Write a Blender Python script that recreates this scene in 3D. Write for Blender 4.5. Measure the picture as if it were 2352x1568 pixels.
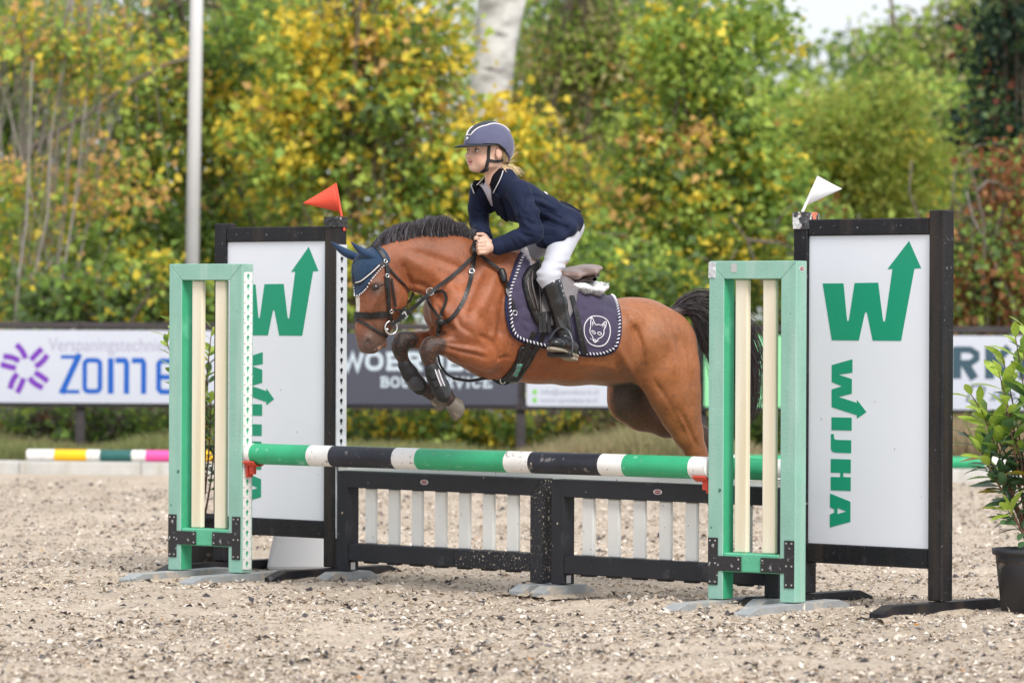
import bpy, bmesh, math, random
import numpy as np
from mathutils import Vector, Matrix
from mathutils.bvhtree import BVHTree
from math import sin, cos, radians, pi

for _o in list(bpy.data.objects):
    bpy.data.objects.remove(_o)
scene = bpy.context.scene
COL = scene.collection

# ------------------------------------------------------------------ camera, light
CAM_H = 1.30          # metres above the sand
FPX = 9800.0          # focal length in units of the 2352-wide reading grid (150 mm)
CXP, CYP, HOR = 1176.0, 784.0, 726.0
ROLL = radians(0.25)

cam_d = bpy.data.cameras.new('camera')
cam_d.lens = 150.0
cam_d.sensor_width = 36.0
cam_d.shift_y = -(CYP - HOR) / 2352.0
cam_d.clip_start = 0.5
cam_d.clip_end = 900.0
cam_d.dof.use_dof = True
cam_d.dof.focus_distance = 19.5
cam_d.dof.aperture_fstop = 3.4
cam = bpy.data.objects.new('camera', cam_d)
COL.objects.link(cam)
cam.location = (0, 0, CAM_H)
cam.rotation_euler = (Matrix.Rotation(radians(90), 3, 'X') @ Matrix.Rotation(ROLL, 3, 'Z')).to_euler()
scene.camera = cam

SUN_EL, SUN_AZ = radians(46), radians(154)      # azimuth measured from +Y towards +X: behind the camera, to the right
world = bpy.data.worlds.new('World')
scene.world = world
world.use_nodes = True
wn, wl = world.node_tree.nodes, world.node_tree.links
wn.clear()
w_out = wn.new('ShaderNodeOutputWorld')
w_bg = wn.new('ShaderNodeBackground')
w_sky = wn.new('ShaderNodeTexSky')
w_sky.sky_type = 'NISHITA'
w_sky.sun_disc = False
w_sky.sun_elevation = SUN_EL
w_sky.sun_rotation = SUN_AZ
w_sky.air_density = 1.0
w_sky.dust_density = 4.0
w_sky.ozone_density = 1.0
w_mix = wn.new('ShaderNodeMix')
w_mix.data_type = 'RGBA'
w_mix.inputs[0].default_value = 0.75             # thin overcast: most of the dome is even cloud
w_mix.inputs[7].default_value = (9.6, 10.0, 10.7, 1)
wl.new(w_sky.outputs[0], w_mix.inputs[6])
wl.new(w_mix.outputs[2], w_bg.inputs[0])
w_bg.inputs[1].default_value = 0.108
wl.new(w_bg.outputs[0], w_out.inputs[0])

sun_d = bpy.data.lights.new('sun', 'SUN')
sun_d.energy = 2.7
sun_d.angle = radians(22)
sun_d.color = (1.0, 0.97, 0.92)
sun = bpy.data.objects.new('sun', sun_d)
COL.objects.link(sun)
_sd = Vector((sin(SUN_AZ) * cos(SUN_EL), cos(SUN_AZ) * cos(SUN_EL), sin(SUN_EL)))
sun.rotation_euler = _sd.to_track_quat('Z', 'Y').to_euler()
sun.location = (8, -10, 20)

scene.view_settings.view_transform = 'Standard'
scene.view_settings.look = 'None'
scene.view_settings.exposure = 0.22
scene.view_settings.gamma = 1.0
scene.view_settings.use_curve_mapping = False

# ------------------------------------------------------------------ measuring helpers
def unroll(X, Y):
    dx, dy = X - CXP, Y - CYP
    c, s = cos(ROLL), sin(ROLL)
    return dx * c + dy * s, -dx * s + dy * c + (CYP - HOR)

def P(X, Y, d):
    """point at reading-grid position X, Y that lies d metres away"""
    a, b = unroll(X, Y)
    return Vector((a / FPX * d, d, CAM_H - b / FPX * d))

def gx(X, d):
    """x at reading-grid column X (near the horizon line), d metres away"""
    return (X - CXP) / FPX * d

def hexlin(r, g, b):
    def f(v):
        v /= 255.0
        return v / 12.92 if v <= 0.04045 else ((v + 0.055) / 1.055) ** 2.4
    return (f(r), f(g), f(b))

# ------------------------------------------------------------------ materials
MATS = {}
def pmat(name, col, rough=0.55, var=0.12, scale=6.0, bump=0.0, bscale=60.0, spec=0.5, metal=0.0,
         speck=None, speck2=None, attr=None, sheen=0.0, trans=0.0, coat=0.0, stretch=None, streak=None):
    """procedural principled material: base colour with noise variation, optional dirt speckles, bump"""
    if name in MATS:
        return MATS[name]
    m = bpy.data.materials.new(name)
    m.use_nodes = True
    nt = m.node_tree
    N, L = nt.nodes, nt.links
    N.clear()
    out = N.new('ShaderNodeOutputMaterial')
    b = N.new('ShaderNodeBsdfPrincipled')
    tc = N.new('ShaderNodeTexCoord')
    co = tc.outputs['Object']
    if stretch:
        mp = N.new('ShaderNodeMapping')
        mp.inputs['Scale'].default_value = stretch
        L.new(co, mp.inputs[0])
        co = mp.outputs[0]
    nz = N.new('ShaderNodeTexNoise')
    nz.inputs['Scale'].default_value = scale
    nz.inputs['Detail'].default_value = 6
    nz.inputs['Roughness'].default_value = 0.62
    L.new(co, nz.inputs['Vector'])
    mr = N.new('ShaderNodeMapRange')
    mr.inputs[1].default_value, mr.inputs[2].default_value = 0.3, 0.7
    mr.inputs[3].default_value, mr.inputs[4].default_value = 1 - var, 1 + var
    L.new(nz.outputs['Fac'], mr.inputs[0])
    mul = N.new('ShaderNodeMix')
    mul.data_type = 'RGBA'
    mul.blend_type = 'MULTIPLY'
    mul.inputs[0].default_value = 1.0
    if attr:
        a = N.new('ShaderNodeAttribute')
        a.attribute_name = attr
        L.new(a.outputs['Color'], mul.inputs[6])
    else:
        mul.inputs[6].default_value = (*col, 1)
    L.new(mr.outputs[0], mul.inputs[7])
    cur = mul.outputs[2]
    for sp in (speck, speck2, streak):
        if not sp:
            continue
        scol, sscale, lo, hi = sp[:4]
        n2 = N.new('ShaderNodeTexNoise')
        n2.inputs['Scale'].default_value = sscale
        n2.inputs['Detail'].default_value = 3
        if sp is streak:
            mp2 = N.new('ShaderNodeMapping')
            mp2.inputs['Scale'].default_value = sp[4]
            L.new(tc.outputs['Object'], mp2.inputs[0])
            L.new(mp2.outputs[0], n2.inputs['Vector'])
        else:
            L.new(tc.outputs['Object'], n2.inputs['Vector'])
        r2 = N.new('ShaderNodeMapRange')
        r2.inputs[1].default_value, r2.inputs[2].default_value = lo, hi
        L.new(n2.outputs['Fac'], r2.inputs[0])
        mx = N.new('ShaderNodeMix')
        mx.data_type = 'RGBA'
        L.new(r2.outputs[0], mx.inputs[0])
        L.new(cur, mx.inputs[6])
        mx.inputs[7].default_value = (*scol, 1)
        cur = mx.outputs[2]
    L.new(cur, b.inputs['Base Color'])
    b.inputs['Roughness'].default_value = rough
    b.inputs['Metallic'].default_value = metal
    b.inputs['Specular IOR Level'].default_value = spec
    if sheen:
        b.inputs['Sheen Weight'].default_value = sheen
        b.inputs['Sheen Roughness'].default_value = 0.4
    if coat:
        b.inputs['Coat Weight'].default_value = coat
        b.inputs['Coat Roughness'].default_value = 0.15
    if bump:
        n3 = N.new('ShaderNodeTexNoise')
        n3.inputs['Scale'].default_value = bscale
        n3.inputs['Detail'].default_value = 4
        L.new(co, n3.inputs['Vector'])
        bp = N.new('ShaderNodeBump')
        bp.inputs['Strength'].default_value = bump
        bp.inputs['Distance'].default_value = 0.01
        L.new(n3.outputs['Fac'], bp.inputs['Height'])
        L.new(bp.outputs[0], b.inputs['Normal'])
    sh = b.outputs[0]
    if trans:
        t = N.new('ShaderNodeBsdfTranslucent')
        L.new(cur, t.inputs[0])
        ms = N.new('ShaderNodeMixShader')
        ms.inputs[0].default_value = trans
        L.new(sh, ms.inputs[1])
        L.new(t.outputs[0], ms.inputs[2])
        sh = ms.outputs[0]
    L.new(sh, out.inputs[0])
    MATS[name] = m
    return m

# ------------------------------------------------------------------ object helpers
def setp(o, label=None, cat=None, group=None, kind=None):
    if label: o['label'] = label
    if cat: o['category'] = cat
    if group: o['group'] = group
    if kind: o['kind'] = kind
    return o

def empty(name, loc=(0, 0, 0), rz=0.0, **kw):
    o = bpy.data.objects.new(name, None)
    o.empty_display_size = 0.1
    COL.objects.link(o)
    o.location = loc
    o.rotation_euler = (0, 0, rz)
    return setp(o, **kw)

def link_mesh(name, me, mat=None, parent=None, smooth=False, world_space=False, **kw):
    o = bpy.data.objects.new(name, me)
    COL.objects.link(o)
    if mat is not None and not me.materials:
        me.materials.append(mat)
    if smooth:
        me.polygons.foreach_set('use_smooth', [True] * len(me.polygons))
    if parent is not None:
        o.parent = parent
        if world_space:
            o.matrix_parent_inverse = parent_matrix(parent).inverted()
    return setp(o, **kw)

def parent_matrix(o):
    m = Matrix.LocRotScale(o.location, o.rotation_euler, o.scale)
    if o.parent is not None:
        m = parent_matrix(o.parent) @ o.matrix_parent_inverse @ m
    return m

def np_mesh(name, verts, faces, col=None):
    """fast mesh from arrays; faces (n,3) or (n,4)"""
    verts = np.asarray(verts, np.float32)
    faces = np.asarray(faces, np.int32)
    me = bpy.data.meshes.new(name)
    me.vertices.add(len(verts))
    me.vertices.foreach_set('co', verts.ravel())
    k = faces.shape[1]
    me.loops.add(faces.size)
    me.loops.foreach_set('vertex_index', faces.ravel())
    me.polygons.add(len(faces))
    me.polygons.foreach_set('loop_start', np.arange(0, faces.size, k, dtype=np.int32))
    me.polygons.foreach_set('loop_total', np.full(len(faces), k, np.int32))
    me.update(calc_edges=True)
    if col is not None:
        a = me.color_attributes.new('Col', 'FLOAT_COLOR', 'POINT')
        c4 = np.ones((len(verts), 4), np.float32)
        c4[:, :3] = col
        a.data.foreach_set('color', c4.ravel())
    return me

class MB:
    """collects vertices and faces, then builds ONE mesh"""
    def __init__(self):
        self.v, self.f = [], []
    def add(self, verts, faces):
        n = len(self.v)
        self.v += [tuple(p) for p in verts]
        self.f += [tuple(i + n for i in q) for q in faces]
        return self
    def box(self, x0, x1, y0, y1, z0, z1, M=None):
        vs = [Vector(p) for p in ((x0, y0, z0), (x1, y0, z0), (x1, y1, z0), (x0, y1, z0),
                                  (x0, y0, z1), (x1, y0, z1), (x1, y1, z1), (x0, y1, z1))]
        if M is not None:
            vs = [M @ p for p in vs]
        return self.add(vs, [(0, 3, 2, 1), (4, 5, 6, 7), (0, 1, 5, 4), (1, 2, 6, 5), (2, 3, 7, 6), (3, 0, 4, 7)])
    def tube(self, pts, rad, n=8, cap=True):
        pts = [Vector(p) for p in pts]
        m = len(pts)
        if not hasattr(rad, '__len__'):
            rad = [rad] * m
        rings = []
        up = Vector((0, 0, 1))
        prev = None
        for i, p in enumerate(pts):
            t = (pts[min(i + 1, m - 1)] - pts[max(i - 1, 0)])
            if t.length < 1e-9: t = Vector((0, 0, 1))
            t.normalize()
            a = prev - t * prev.dot(t) if prev is not None else t.cross(up)
            if a.length < 1e-4: a = t.cross(Vector((1, 0, 0)))
            a.normalize()
            b = t.cross(a)
            prev = a
            rings.append([p + (a * cos(2 * pi * k / n) + b * sin(2 * pi * k / n)) * rad[i] for k in range(n)])
        vs = [q for r in rings for q in r]
        fs = []
        for i in range(m - 1):
            for k in range(n):
                k2 = (k + 1) % n
                fs.append((i * n + k, i * n + k2, (i + 1) * n + k2, (i + 1) * n + k))
        if cap:
            fs.append(tuple(range(n - 1, -1, -1)))
            fs.append(tuple((m - 1) * n + k for k in range(n)))
        return self.add(vs, fs)
    def ribbon(self, pts, nor, width, thick):
        """flat strap of rectangular section: pts along the centre, nor = outward normal at each"""
        pts = [Vector(p) for p in pts]
        m = len(pts)
        if not hasattr(width, '__len__'): width = [width] * m
        vs = []
        for i, p in enumerate(pts):
            t = (pts[min(i + 1, m - 1)] - pts[max(i - 1, 0)]).normalized()
            n = Vector(nor[i])
            n = (n - t * n.dot(t))
            if n.length < 1e-5: n = t.orthogonal()
            n.normalize()
            s = t.cross(n) * (width[i] / 2)
            q = n * (thick / 2)
            vs += [p - s - q, p + s - q, p + s + q, p - s + q]
        fs = []
        for i in range(m - 1):
            for k in range(4):
                k2 = (k + 1) % 4
                fs.append((i * 4 + k, i * 4 + k2, (i + 1) * 4 + k2, (i + 1) * 4 + k))
        fs += [(3, 2, 1, 0), tuple((m - 1) * 4 + k for k in range(4))]
        return self.add(vs, fs)
    def mesh(self, name, bevel=0.0, seg=1):
        me = bpy.data.meshes.new(name)
        bm = bmesh.new()
        bv = [bm.verts.new(p) for p in self.v]
        for q in self.f:
            try:
                bm.faces.new([bv[i] for i in q])
            except ValueError:
                pass
        bmesh.ops.recalc_face_normals(bm, faces=bm.faces)
        if bevel:
            es = [e for e in bm.edges if len(e.link_faces) == 2 and e.calc_face_angle(0) > 0.5]
            bmesh.ops.bevel(bm, geom=es, offset=bevel, segments=seg, affect='EDGES', profile=0.5)
        bm.to_mesh(me)
        bm.free()
        return me
    def build(self, name, mat, parent=None, bevel=0.0, seg=1, smooth=False, **kw):
        return link_mesh(name, self.mesh(name, bevel, seg), mat, parent, smooth, **kw)

def prism(poly, z0, z1, holes=(), to3=None):
    """extruded 2-D polygon (with holes) -> MB ; to3(x, y, z) maps to 3-D"""
    from mathutils.geometry import tessellate_polygon
    loops = [list(poly)] + [list(h) for h in holes]
    flat = [p for lp in loops for p in lp]
    tris = tessellate_polygon([[Vector((p[0], p[1], 0)) for p in lp] for lp in loops])
    if to3 is None:
        to3 = lambda x, y, z: (x, y, z)
    n = len(flat)
    vs = [to3(p[0], p[1], z0) for p in flat] + [to3(p[0], p[1], z1) for p in flat]
    fs = [tuple(t) for t in tris] + [tuple(i + n for i in reversed(t)) for t in tris]
    o = 0
    for lp in loops:
        k = len(lp)
        for i in range(k):
            j = (i + 1) % k
            fs.append((o + i, o + j, n + o + j, n + o + i))
        o += k
    mb = MB()
    mb.add(vs, fs)
    return mb

def stroke_poly(pts, w):
    """thick polyline as list of quads (2-D), mitred simply"""
    out = []
    pts = [Vector((p[0], p[1])) for p in pts]
    m = len(pts)
    L, R = [], []
    for i, p in enumerate(pts):
        a = pts[i] - pts[i - 1] if i > 0 else pts[1] - pts[0]
        b = pts[i + 1] - pts[i] if i < m - 1 else a
        a.normalize(); b.normalize()
        t = (a + b)
        if t.length < 1e-6: t = a
        t.normalize()
        n = Vector((-t.y, t.x))
        k = 1.0 / max(0.45, abs(n.dot(Vector((-a.y, a.x)))))
        L.append(p + n * (w / 2 * k)); R.append(p - n * (w / 2 * k))
    return [tuple(q) for q in L] + [tuple(q) for q in reversed(R)]

# ------------------------------------------------------------------ organic surfaces (distance fields -> one continuous mesh)
class Field:
    def __init__(self, lo, hi, h):
        self.lo, self.h = np.array(lo, np.float32), h
        self.n = [int(math.ceil((hi[i] - lo[i]) / h)) + 1 for i in range(3)]
        self.F = np.full(self.n, 1.0, np.float32)
        self.ax = [self.lo[i] + h * np.arange(self.n[i], dtype=np.float32) for i in range(3)]
    def _sl(self, lo, hi, pad):
        s = []
        for i in range(3):
            a = max(0, int((lo[i] - pad - self.lo[i]) / self.h))
            b = min(self.n[i], int((hi[i] + pad - self.lo[i]) / self.h) + 2)
            if b <= a: return None
            s.append(slice(a, b))
        return tuple(s)
    def _grid(self, sl):
        return (self.ax[0][sl[0]][:, None, None], self.ax[1][sl[1]][None, :, None], self.ax[2][sl[2]][None, None, :])
    def _mix(self, sl, f, k, sub):
        A = self.F[sl]
        if sub:
            f = -f
            hh = np.clip(0.5 - 0.5 * (A - f) / k, 0, 1)
            self.F[sl] = A + (f - A) * hh + k * hh * (1 - hh)
        else:
            hh = np.clip(0.5 + 0.5 * (A - f) / k, 0, 1)
            self.F[sl] = A + (f - A) * hh - k * hh * (1 - hh)
    def chain(self, pts, k=0.03, sub=False):
        """pts: (u, w, v, h, b): centre, half height in the u-v plane, half width along w"""
        pts = np.array(pts, np.float32)
        for i in range(len(pts) - 1):
            a, b = pts[i], pts[i + 1]
            r = max(a[3], b[3]); rb = max(a[4], b[4])
            lo = [min(a[0], b[0]) - r, min(a[1], b[1]) - rb, min(a[2], b[2]) - r]
            hi = [max(a[0], b[0]) + r, max(a[1], b[1]) + rb, max(a[2], b[2]) + r]
            sl = self._sl(lo, hi, k + 3 * self.h)
            if sl is None: continue
            U, W, V = self._grid(sl)
            du, dv = b[0] - a[0], b[2] - a[2]
            t = np.clip(((U - a[0]) * du + (V - a[2]) * dv) / (du * du + dv * dv + 1e-9), 0, 1)
            hh = a[3] + (b[3] - a[3]) * t
            bb = a[4] + (b[4] - a[4]) * t
            w0 = a[1] + (b[1] - a[1]) * t
            d2 = (U - a[0] - t * du) ** 2 + (V - a[2] - t * dv) ** 2
            f = (np.sqrt(d2 / hh ** 2 + ((W - w0) / bb) ** 2) - 1) * np.minimum(hh, bb)
            self._mix(sl, f.astype(np.float32), k if i == 0 else min(k, 0.02), sub)
    def limb(self, pts, k=0.02, sub=False, kk=None):
        """round tapered limb in 3-D: (x, y, z, r)"""
        pts = np.array(pts, np.float32)
        for i in range(len(pts) - 1):
            a, b = pts[i], pts[i + 1]
            r = max(a[3], b[3])
            sl = self._sl(np.minimum(a, b)[:3] - r, np.maximum(a, b)[:3] + r, k + 3 * self.h)
            if sl is None: continue
            X, Y, Z = self._grid(sl)
            d = b[:3] - a[:3]
            t = np.clip(((X - a[0]) * d[0] + (Y - a[1]) * d[1] + (Z - a[2]) * d[2]) / (float(d @ d) + 1e-9), 0, 1)
            f = np.sqrt((X - a[0] - t * d[0]) ** 2 + (Y - a[1] - t * d[1]) ** 2 + (Z - a[2] - t * d[2]) ** 2) - (a[3] + (b[3] - a[3]) * t)
            self._mix(sl, f.astype(np.float32), k if i == 0 else (kk if kk else min(k, 0.012)), sub)
    def ell(self, c, r, R=None, k=0.02, sub=False):
        """ellipsoid, R = 3x3 whose columns are its axes"""
        c = np.array(c, np.float32); r = np.array(r, np.float32)
        m = float(r.max())
        sl = self._sl(c - m, c + m, k + 3 * self.h)
        if sl is None: return
        X, Y, Z = self._grid(sl)
        X, Y, Z = X - c[0], Y - c[1], Z - c[2]
        if R is not None:
            R = np.array(R, np.float32)
            X, Y, Z = (X * R[0, 0] + Y * R[1, 0] + Z * R[2, 0], X * R[0, 1] + Y * R[1, 1] + Z * R[2, 1], X * R[0, 2] + Y * R[1, 2] + Z * R[2, 2])
        q = np.sqrt((X / r[0]) ** 2 + (Y / r[1]) ** 2 + (Z / r[2]) ** 2)
        f = (q - 1) * float(r.min())
        self._mix(sl, f.astype(np.float32), k, sub)
    def cut_below(self, axis, val):
        """remove everything below val on an axis (clean flat cut)"""
        A = self.ax[axis]
        f = (val - A)
        sh = [1, 1, 1]; sh[axis] = -1
        self.F = np.maximum(self.F, f.reshape(sh).astype(np.float32))
    def net(self):
        F = self.F
        S = F < 0
        nx, ny, nz = F.shape
        c = S[:-1, :-1, :-1].astype(np.int8)
        tot = np.zeros((nx - 1, ny - 1, nz - 1), np.int8)
        for i in (0, 1):
            for j in (0, 1):
                for k in (0, 1):
                    tot += S[i:nx - 1 + i, j:ny - 1 + j, k:nz - 1 + k]
        act = (tot > 0) & (tot < 8)
        idx = np.argwhere(act)
        vid = np.full(act.shape, -1, np.int32)
        vid[act] = np.arange(len(idx))
        val = np.empty((len(idx), 8), np.float32)
        offs = [(i, j, k) for i in (0, 1) for j in (0, 1) for k in (0, 1)]
        for q, (i, j, k) in enumerate(offs):
            val[:, q] = F[idx[:, 0] + i, idx[:, 1] + j, idx[:, 2] + k]
        acc = np.zeros((len(idx), 3), np.float32); cnt = np.zeros(len(idx), np.float32)
        for p in range(8):
            for q in range(p + 1, 8):
                if sum(abs(offs[p][z] - offs[q][z]) for z in range(3)) != 1: continue
                a, b = val[:, p], val[:, q]
                m = (a < 0) != (b < 0)
                t = np.where(m, a / np.where(m, a - b, 1), 0)
                pa, pb = np.array(offs[p], np.float32), np.array(offs[q], np.float32)
                acc += np.where(m[:, None], pa + t[:, None] * (pb - pa), 0)
                cnt += m
        V = (idx + acc / cnt[:, None]) * self.h + self.lo
        quads = []
        for ax in range(3):
            o = [0, 0, 0]; o[ax] = 1
            A = S[:nx - o[0], :ny - o[1], :nz - o[2]]; B = S[o[0]:, o[1]:, o[2]:]
            e = np.argwhere(A != B)
            b1, b2 = [(1, 2), (2, 0), (0, 1)][ax]
            ok = (e[:, b1] > 0) & (e[:, b2] > 0) & (e[:, b1] < F.shape[b1] - 1) & (e[:, b2] < F.shape[b2] - 1)
            e = e[ok]
            def cell(d1, d2):
                q = e.copy(); q[:, b1] -= d1; q[:, b2] -= d2
                return vid[q[:, 0], q[:, 1], q[:, 2]]
            Q = np.stack([cell(1, 1), cell(0, 1), cell(0, 0), cell(1, 0)], 1)
            inside = A[e[:, 0], e[:, 1], e[:, 2]]
            Q[~inside] = Q[~inside][:, ::-1]
            quads.append(Q)
        Q = np.concatenate(quads)
        Q = Q[(Q >= 0).all(1)]
        return V, Q

def relax(V, Q, it=2, lam=0.5):
    """light Laplacian smoothing of a quad mesh"""
    n = len(V)
    for _ in range(it):
        acc = np.zeros_like(V); cnt = np.zeros(n, np.float32)
        for a in range(4):
            i, j = Q[:, a], Q[:, (a + 1) % 4]
            np.add.at(acc, i, V[j]); np.add.at(cnt, i, 1)
            np.add.at(acc, j, V[i]); np.add.at(cnt, j, 1)
        V = V + lam * (acc / np.maximum(cnt, 1)[:, None] - V)
    return V

class Frame:
    """upright frame: u forward, w to its left, v up"""
    def __init__(self, o, yaw):
        self.o = np.array(o, float)
        self.f = np.array((-cos(yaw), -sin(yaw), 0.0))
        self.l = np.array((sin(yaw), -cos(yaw), 0.0))
    def loc(self, p):
        q = np.array(p, float) - self.o
        return np.array((q @ self.f, q @ self.l, q[2]))
    def wor(self, V):
        V = np.asarray(V, float)
        return self.o + V[..., 0:1] * self.f + V[..., 1:2] * self.l + V[..., 2:3] * np.array((0, 0, 1.0))
    def pt(self, X, Y, w=0.0):
        """local point with side offset w that is seen at reading-grid X, Y"""
        a, b = unroll(X, Y)
        dirv = np.array((a / FPX, 1.0, -b / FPX))
        o = np.array((0, 0, CAM_H))
        t = (w - (o - self.o) @ self.l) / (dirv @ self.l)
        q = o + t * dirv - self.o
        return (float(q @ self.f), w, float(q[2]))

def tubes_np(S, R, n=3):
    """S (m,k,3) strands, R (m,k) radii -> verts, quads"""
    m, k, _ = S.shape
    T = np.gradient(S, axis=1)
    T /= np.linalg.norm(T, axis=2, keepdims=True) + 1e-9
    ref = np.tile(np.array((0.31, 0.87, 0.38)), (m, k, 1))
    A = np.cross(T, ref); A /= np.linalg.norm(A, axis=2, keepdims=True) + 1e-9
    B = np.cross(T, A)
    ang = np.arange(n) * 2 * pi / n
    V = S[:, :, None, :] + R[:, :, None, None] * (A[:, :, None, :] * np.cos(ang)[None, None, :, None] + B[:, :, None, :] * np.sin(ang)[None, None, :, None])
    idx = np.arange(m * k * n).reshape(m, k, n)
    nxt = np.roll(idx, -1, axis=2)
    Q = np.stack([idx[:, :-1], nxt[:, :-1], nxt[:, 1:], idx[:, 1:]], -1).reshape(-1, 4)
    return V.reshape(-1, 3), Q

def leaves_np(P0, D, Nn, L, W, fold=0.25, shape='leaf'):
    """leaf faces: base P0, direction D, normal Nn, length L, width W (arrays) -> verts, quads (2 quads each, folded along the midrib)"""
    D = D / (np.linalg.norm(D, axis=1, keepdims=True) + 1e-9)
    S = np.cross(Nn, D); S /= np.linalg.norm(S, axis=1, keepdims=True) + 1e-9
    U = np.cross(D, S)
    L = L[:, None]; W = W[:, None]
    base = P0
    tip = P0 + D * L - U * L * 0.12
    mid = P0 + D * L * 0.5
    l1 = P0 + D * L * 0.38 + S * W * 0.5 + U * W * fold
    r1 = P0 + D * L * 0.38 - S * W * 0.5 + U * W * fold
    V = np.stack([base, l1, tip, r1, mid], 1).reshape(-1, 3)
    n = len(P0)
    i = np.arange(n)[:, None] * 5
    Q = np.concatenate([i + np.array([[0, 4, 2, 1]]), i + np.array([[0, 3, 2, 4]])])
    return V, Q
# ================================================================== SETTING
rng = np.random.default_rng(7)
random.seed(7)

def vnoise(x, y, s, seed=0):
    """cheap smooth value noise for scattering and unevenness"""
    r = np.random.default_rng(1000 + seed)
    T = r.random((64, 64))
    X, Y = np.asarray(x) * s, np.asarray(y) * s
    xi, yi = np.floor(X).astype(int), np.floor(Y).astype(int)
    fx, fy = X - xi, Y - yi
    fx, fy = fx * fx * (3 - 2 * fx), fy * fy * (3 - 2 * fy)
    g = lambda a, b: T[a % 64, b % 64]
    return (g(xi, yi) * (1 - fx) + g(xi + 1, yi) * fx) * (1 - fy) + (g(xi, yi + 1) * (1 - fx) + g(xi + 1, yi + 1) * fx) * fy

# kerb line: from far left to nearer right
def kerb_d(x):
    return 34.7 - 0.115 * (x + 4.2)

def sand_mat():
    m = bpy.data.materials.new('arena_sand')
    m.use_nodes = True
    N, L = m.node_tree.nodes, m.node_tree.links
    N.clear()
    out = N.new('ShaderNodeOutputMaterial')
    b = N.new('ShaderNodeBsdfPrincipled')
    tc = N.new('ShaderNodeTexCoord')
    def noise(scale, detail=5, rough=0.65, dist=0.0):
        n = N.new('ShaderNodeTexNoise')
        n.inputs['Scale'].default_value = scale
        n.inputs['Detail'].default_value = detail
        n.inputs['Roughness'].default_value = rough
        n.inputs['Distortion'].default_value = dist
        L.new(tc.outputs['Object'], n.inputs['Vector'])
        return n.outputs['Fac']
    def ramp(fac, stops):
        r = N.new('ShaderNodeValToRGB')
        while len(r.color_ramp.elements) < len(stops):
            r.color_ramp.elements.new(0.5)
        for e, (p, c) in zip(r.color_ramp.elements, stops):
            e.position = p; e.color = (*c, 1)
        L.new(fac, r.inputs[0])
        return r.outputs[0]
    def mix(f, a, bb, mode='MIX'):
        x = N.new('ShaderNodeMix'); x.data_type = 'RGBA'; x.blend_type = mode
        if isinstance(f, float): x.inputs[0].default_value = f
        else: L.new(f, x.inputs[0])
        L.new(a, x.inputs[6]); L.new(bb, x.inputs[7])
        return x.outputs[2]
    base = ramp(noise(45, 6, 0.7), [(0.30, (0.25, 0.195, 0.15)), (0.43, (0.485, 0.405, 0.32)), (0.58, (0.61, 0.52, 0.425)), (0.78, (0.69, 0.625, 0.55))])
    big = ramp(noise(0.9, 4, 0.6), [(0.3, (0.80, 0.78, 0.76)), (0.7, (1.06, 1.05, 1.04))])
    base = mix(1.0, base, big, 'MULTIPLY')
    dark = ramp(noise(26, 3, 0.55, 0.6), [(0.60, (0, 0, 0)), (0.70, (1, 1, 1))])
    gre = N.new('ShaderNodeRGB'); gre.outputs[0].default_value = (0.16, 0.14, 0.13, 1)
    x = N.new('ShaderNodeMath'); x.operation = 'MULTIPLY'; x.inputs[1].default_value = 0.6
    L.new(dark, x.inputs[0])
    base = mix(x.outputs[0], base, gre.outputs[0])
    L.new(base, b.inputs['Base Color'])
    b.inputs['Roughness'].default_value = 0.95
    b.inputs['Specular IOR Level'].default_value = 0.15
    bp = N.new('ShaderNodeBump'); bp.inputs['Strength'].default_value = 0.9; bp.inputs['Distance'].default_value = 0.02
    L.new(noise(30, 6, 0.7), bp.inputs['Height'])
    L.new(bp.outputs[0], b.inputs['Normal'])
    L.new(b.outputs[0], out.inputs[0])
    return m

_hp = np.random.default_rng(19)
PRINTS = []
for _k in range(9):                               # lines of hoof prints crossing the arena
    _x, _y, _a = _hp.uniform(-3.4, 3.4), _hp.uniform(14.5, 23), _hp.uniform(-0.9, 0.9) + (pi if _hp.random() < 0.5 else 0)
    for _i in range(12):
        PRINTS.append((_x + cos(_a) * _i * 0.42 + _hp.normal() * 0.07, _y + sin(_a) * _i * 0.42 + _hp.normal() * 0.07, _a + _hp.normal() * 0.2, 0.018 + 0.018 * _hp.random()))
def gz(x, y):
    """height of the raked and trodden sand"""
    x, y = np.asarray(x, float), np.asarray(y, float)
    z = (vnoise(x, y, 1.3, 1) - 0.5) * 0.030 + (vnoise(x, y, 5.0, 2) - 0.5) * 0.032 + (vnoise(x, y, 13.0, 3) - 0.5) * 0.020
    for hx, hy, ha, dp in PRINTS:
        m = (np.abs(x - hx) < 0.28) & (np.abs(y - hy) < 0.28)
        if not m.any(): continue
        u = (x[m] - hx) * cos(ha) + (y[m] - hy) * sin(ha); v = -(x[m] - hx) * sin(ha) + (y[m] - hy) * cos(ha)
        d2 = (u / 0.075) ** 2 + (v / 0.065) ** 2
        z[m] += -dp * np.exp(-d2) + 0.55 * dp * np.exp(-((np.sqrt(d2) - 1.7) / 0.55) ** 2) * (0.5 + 0.5 * np.tanh(-u * 12))
    return z

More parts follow.
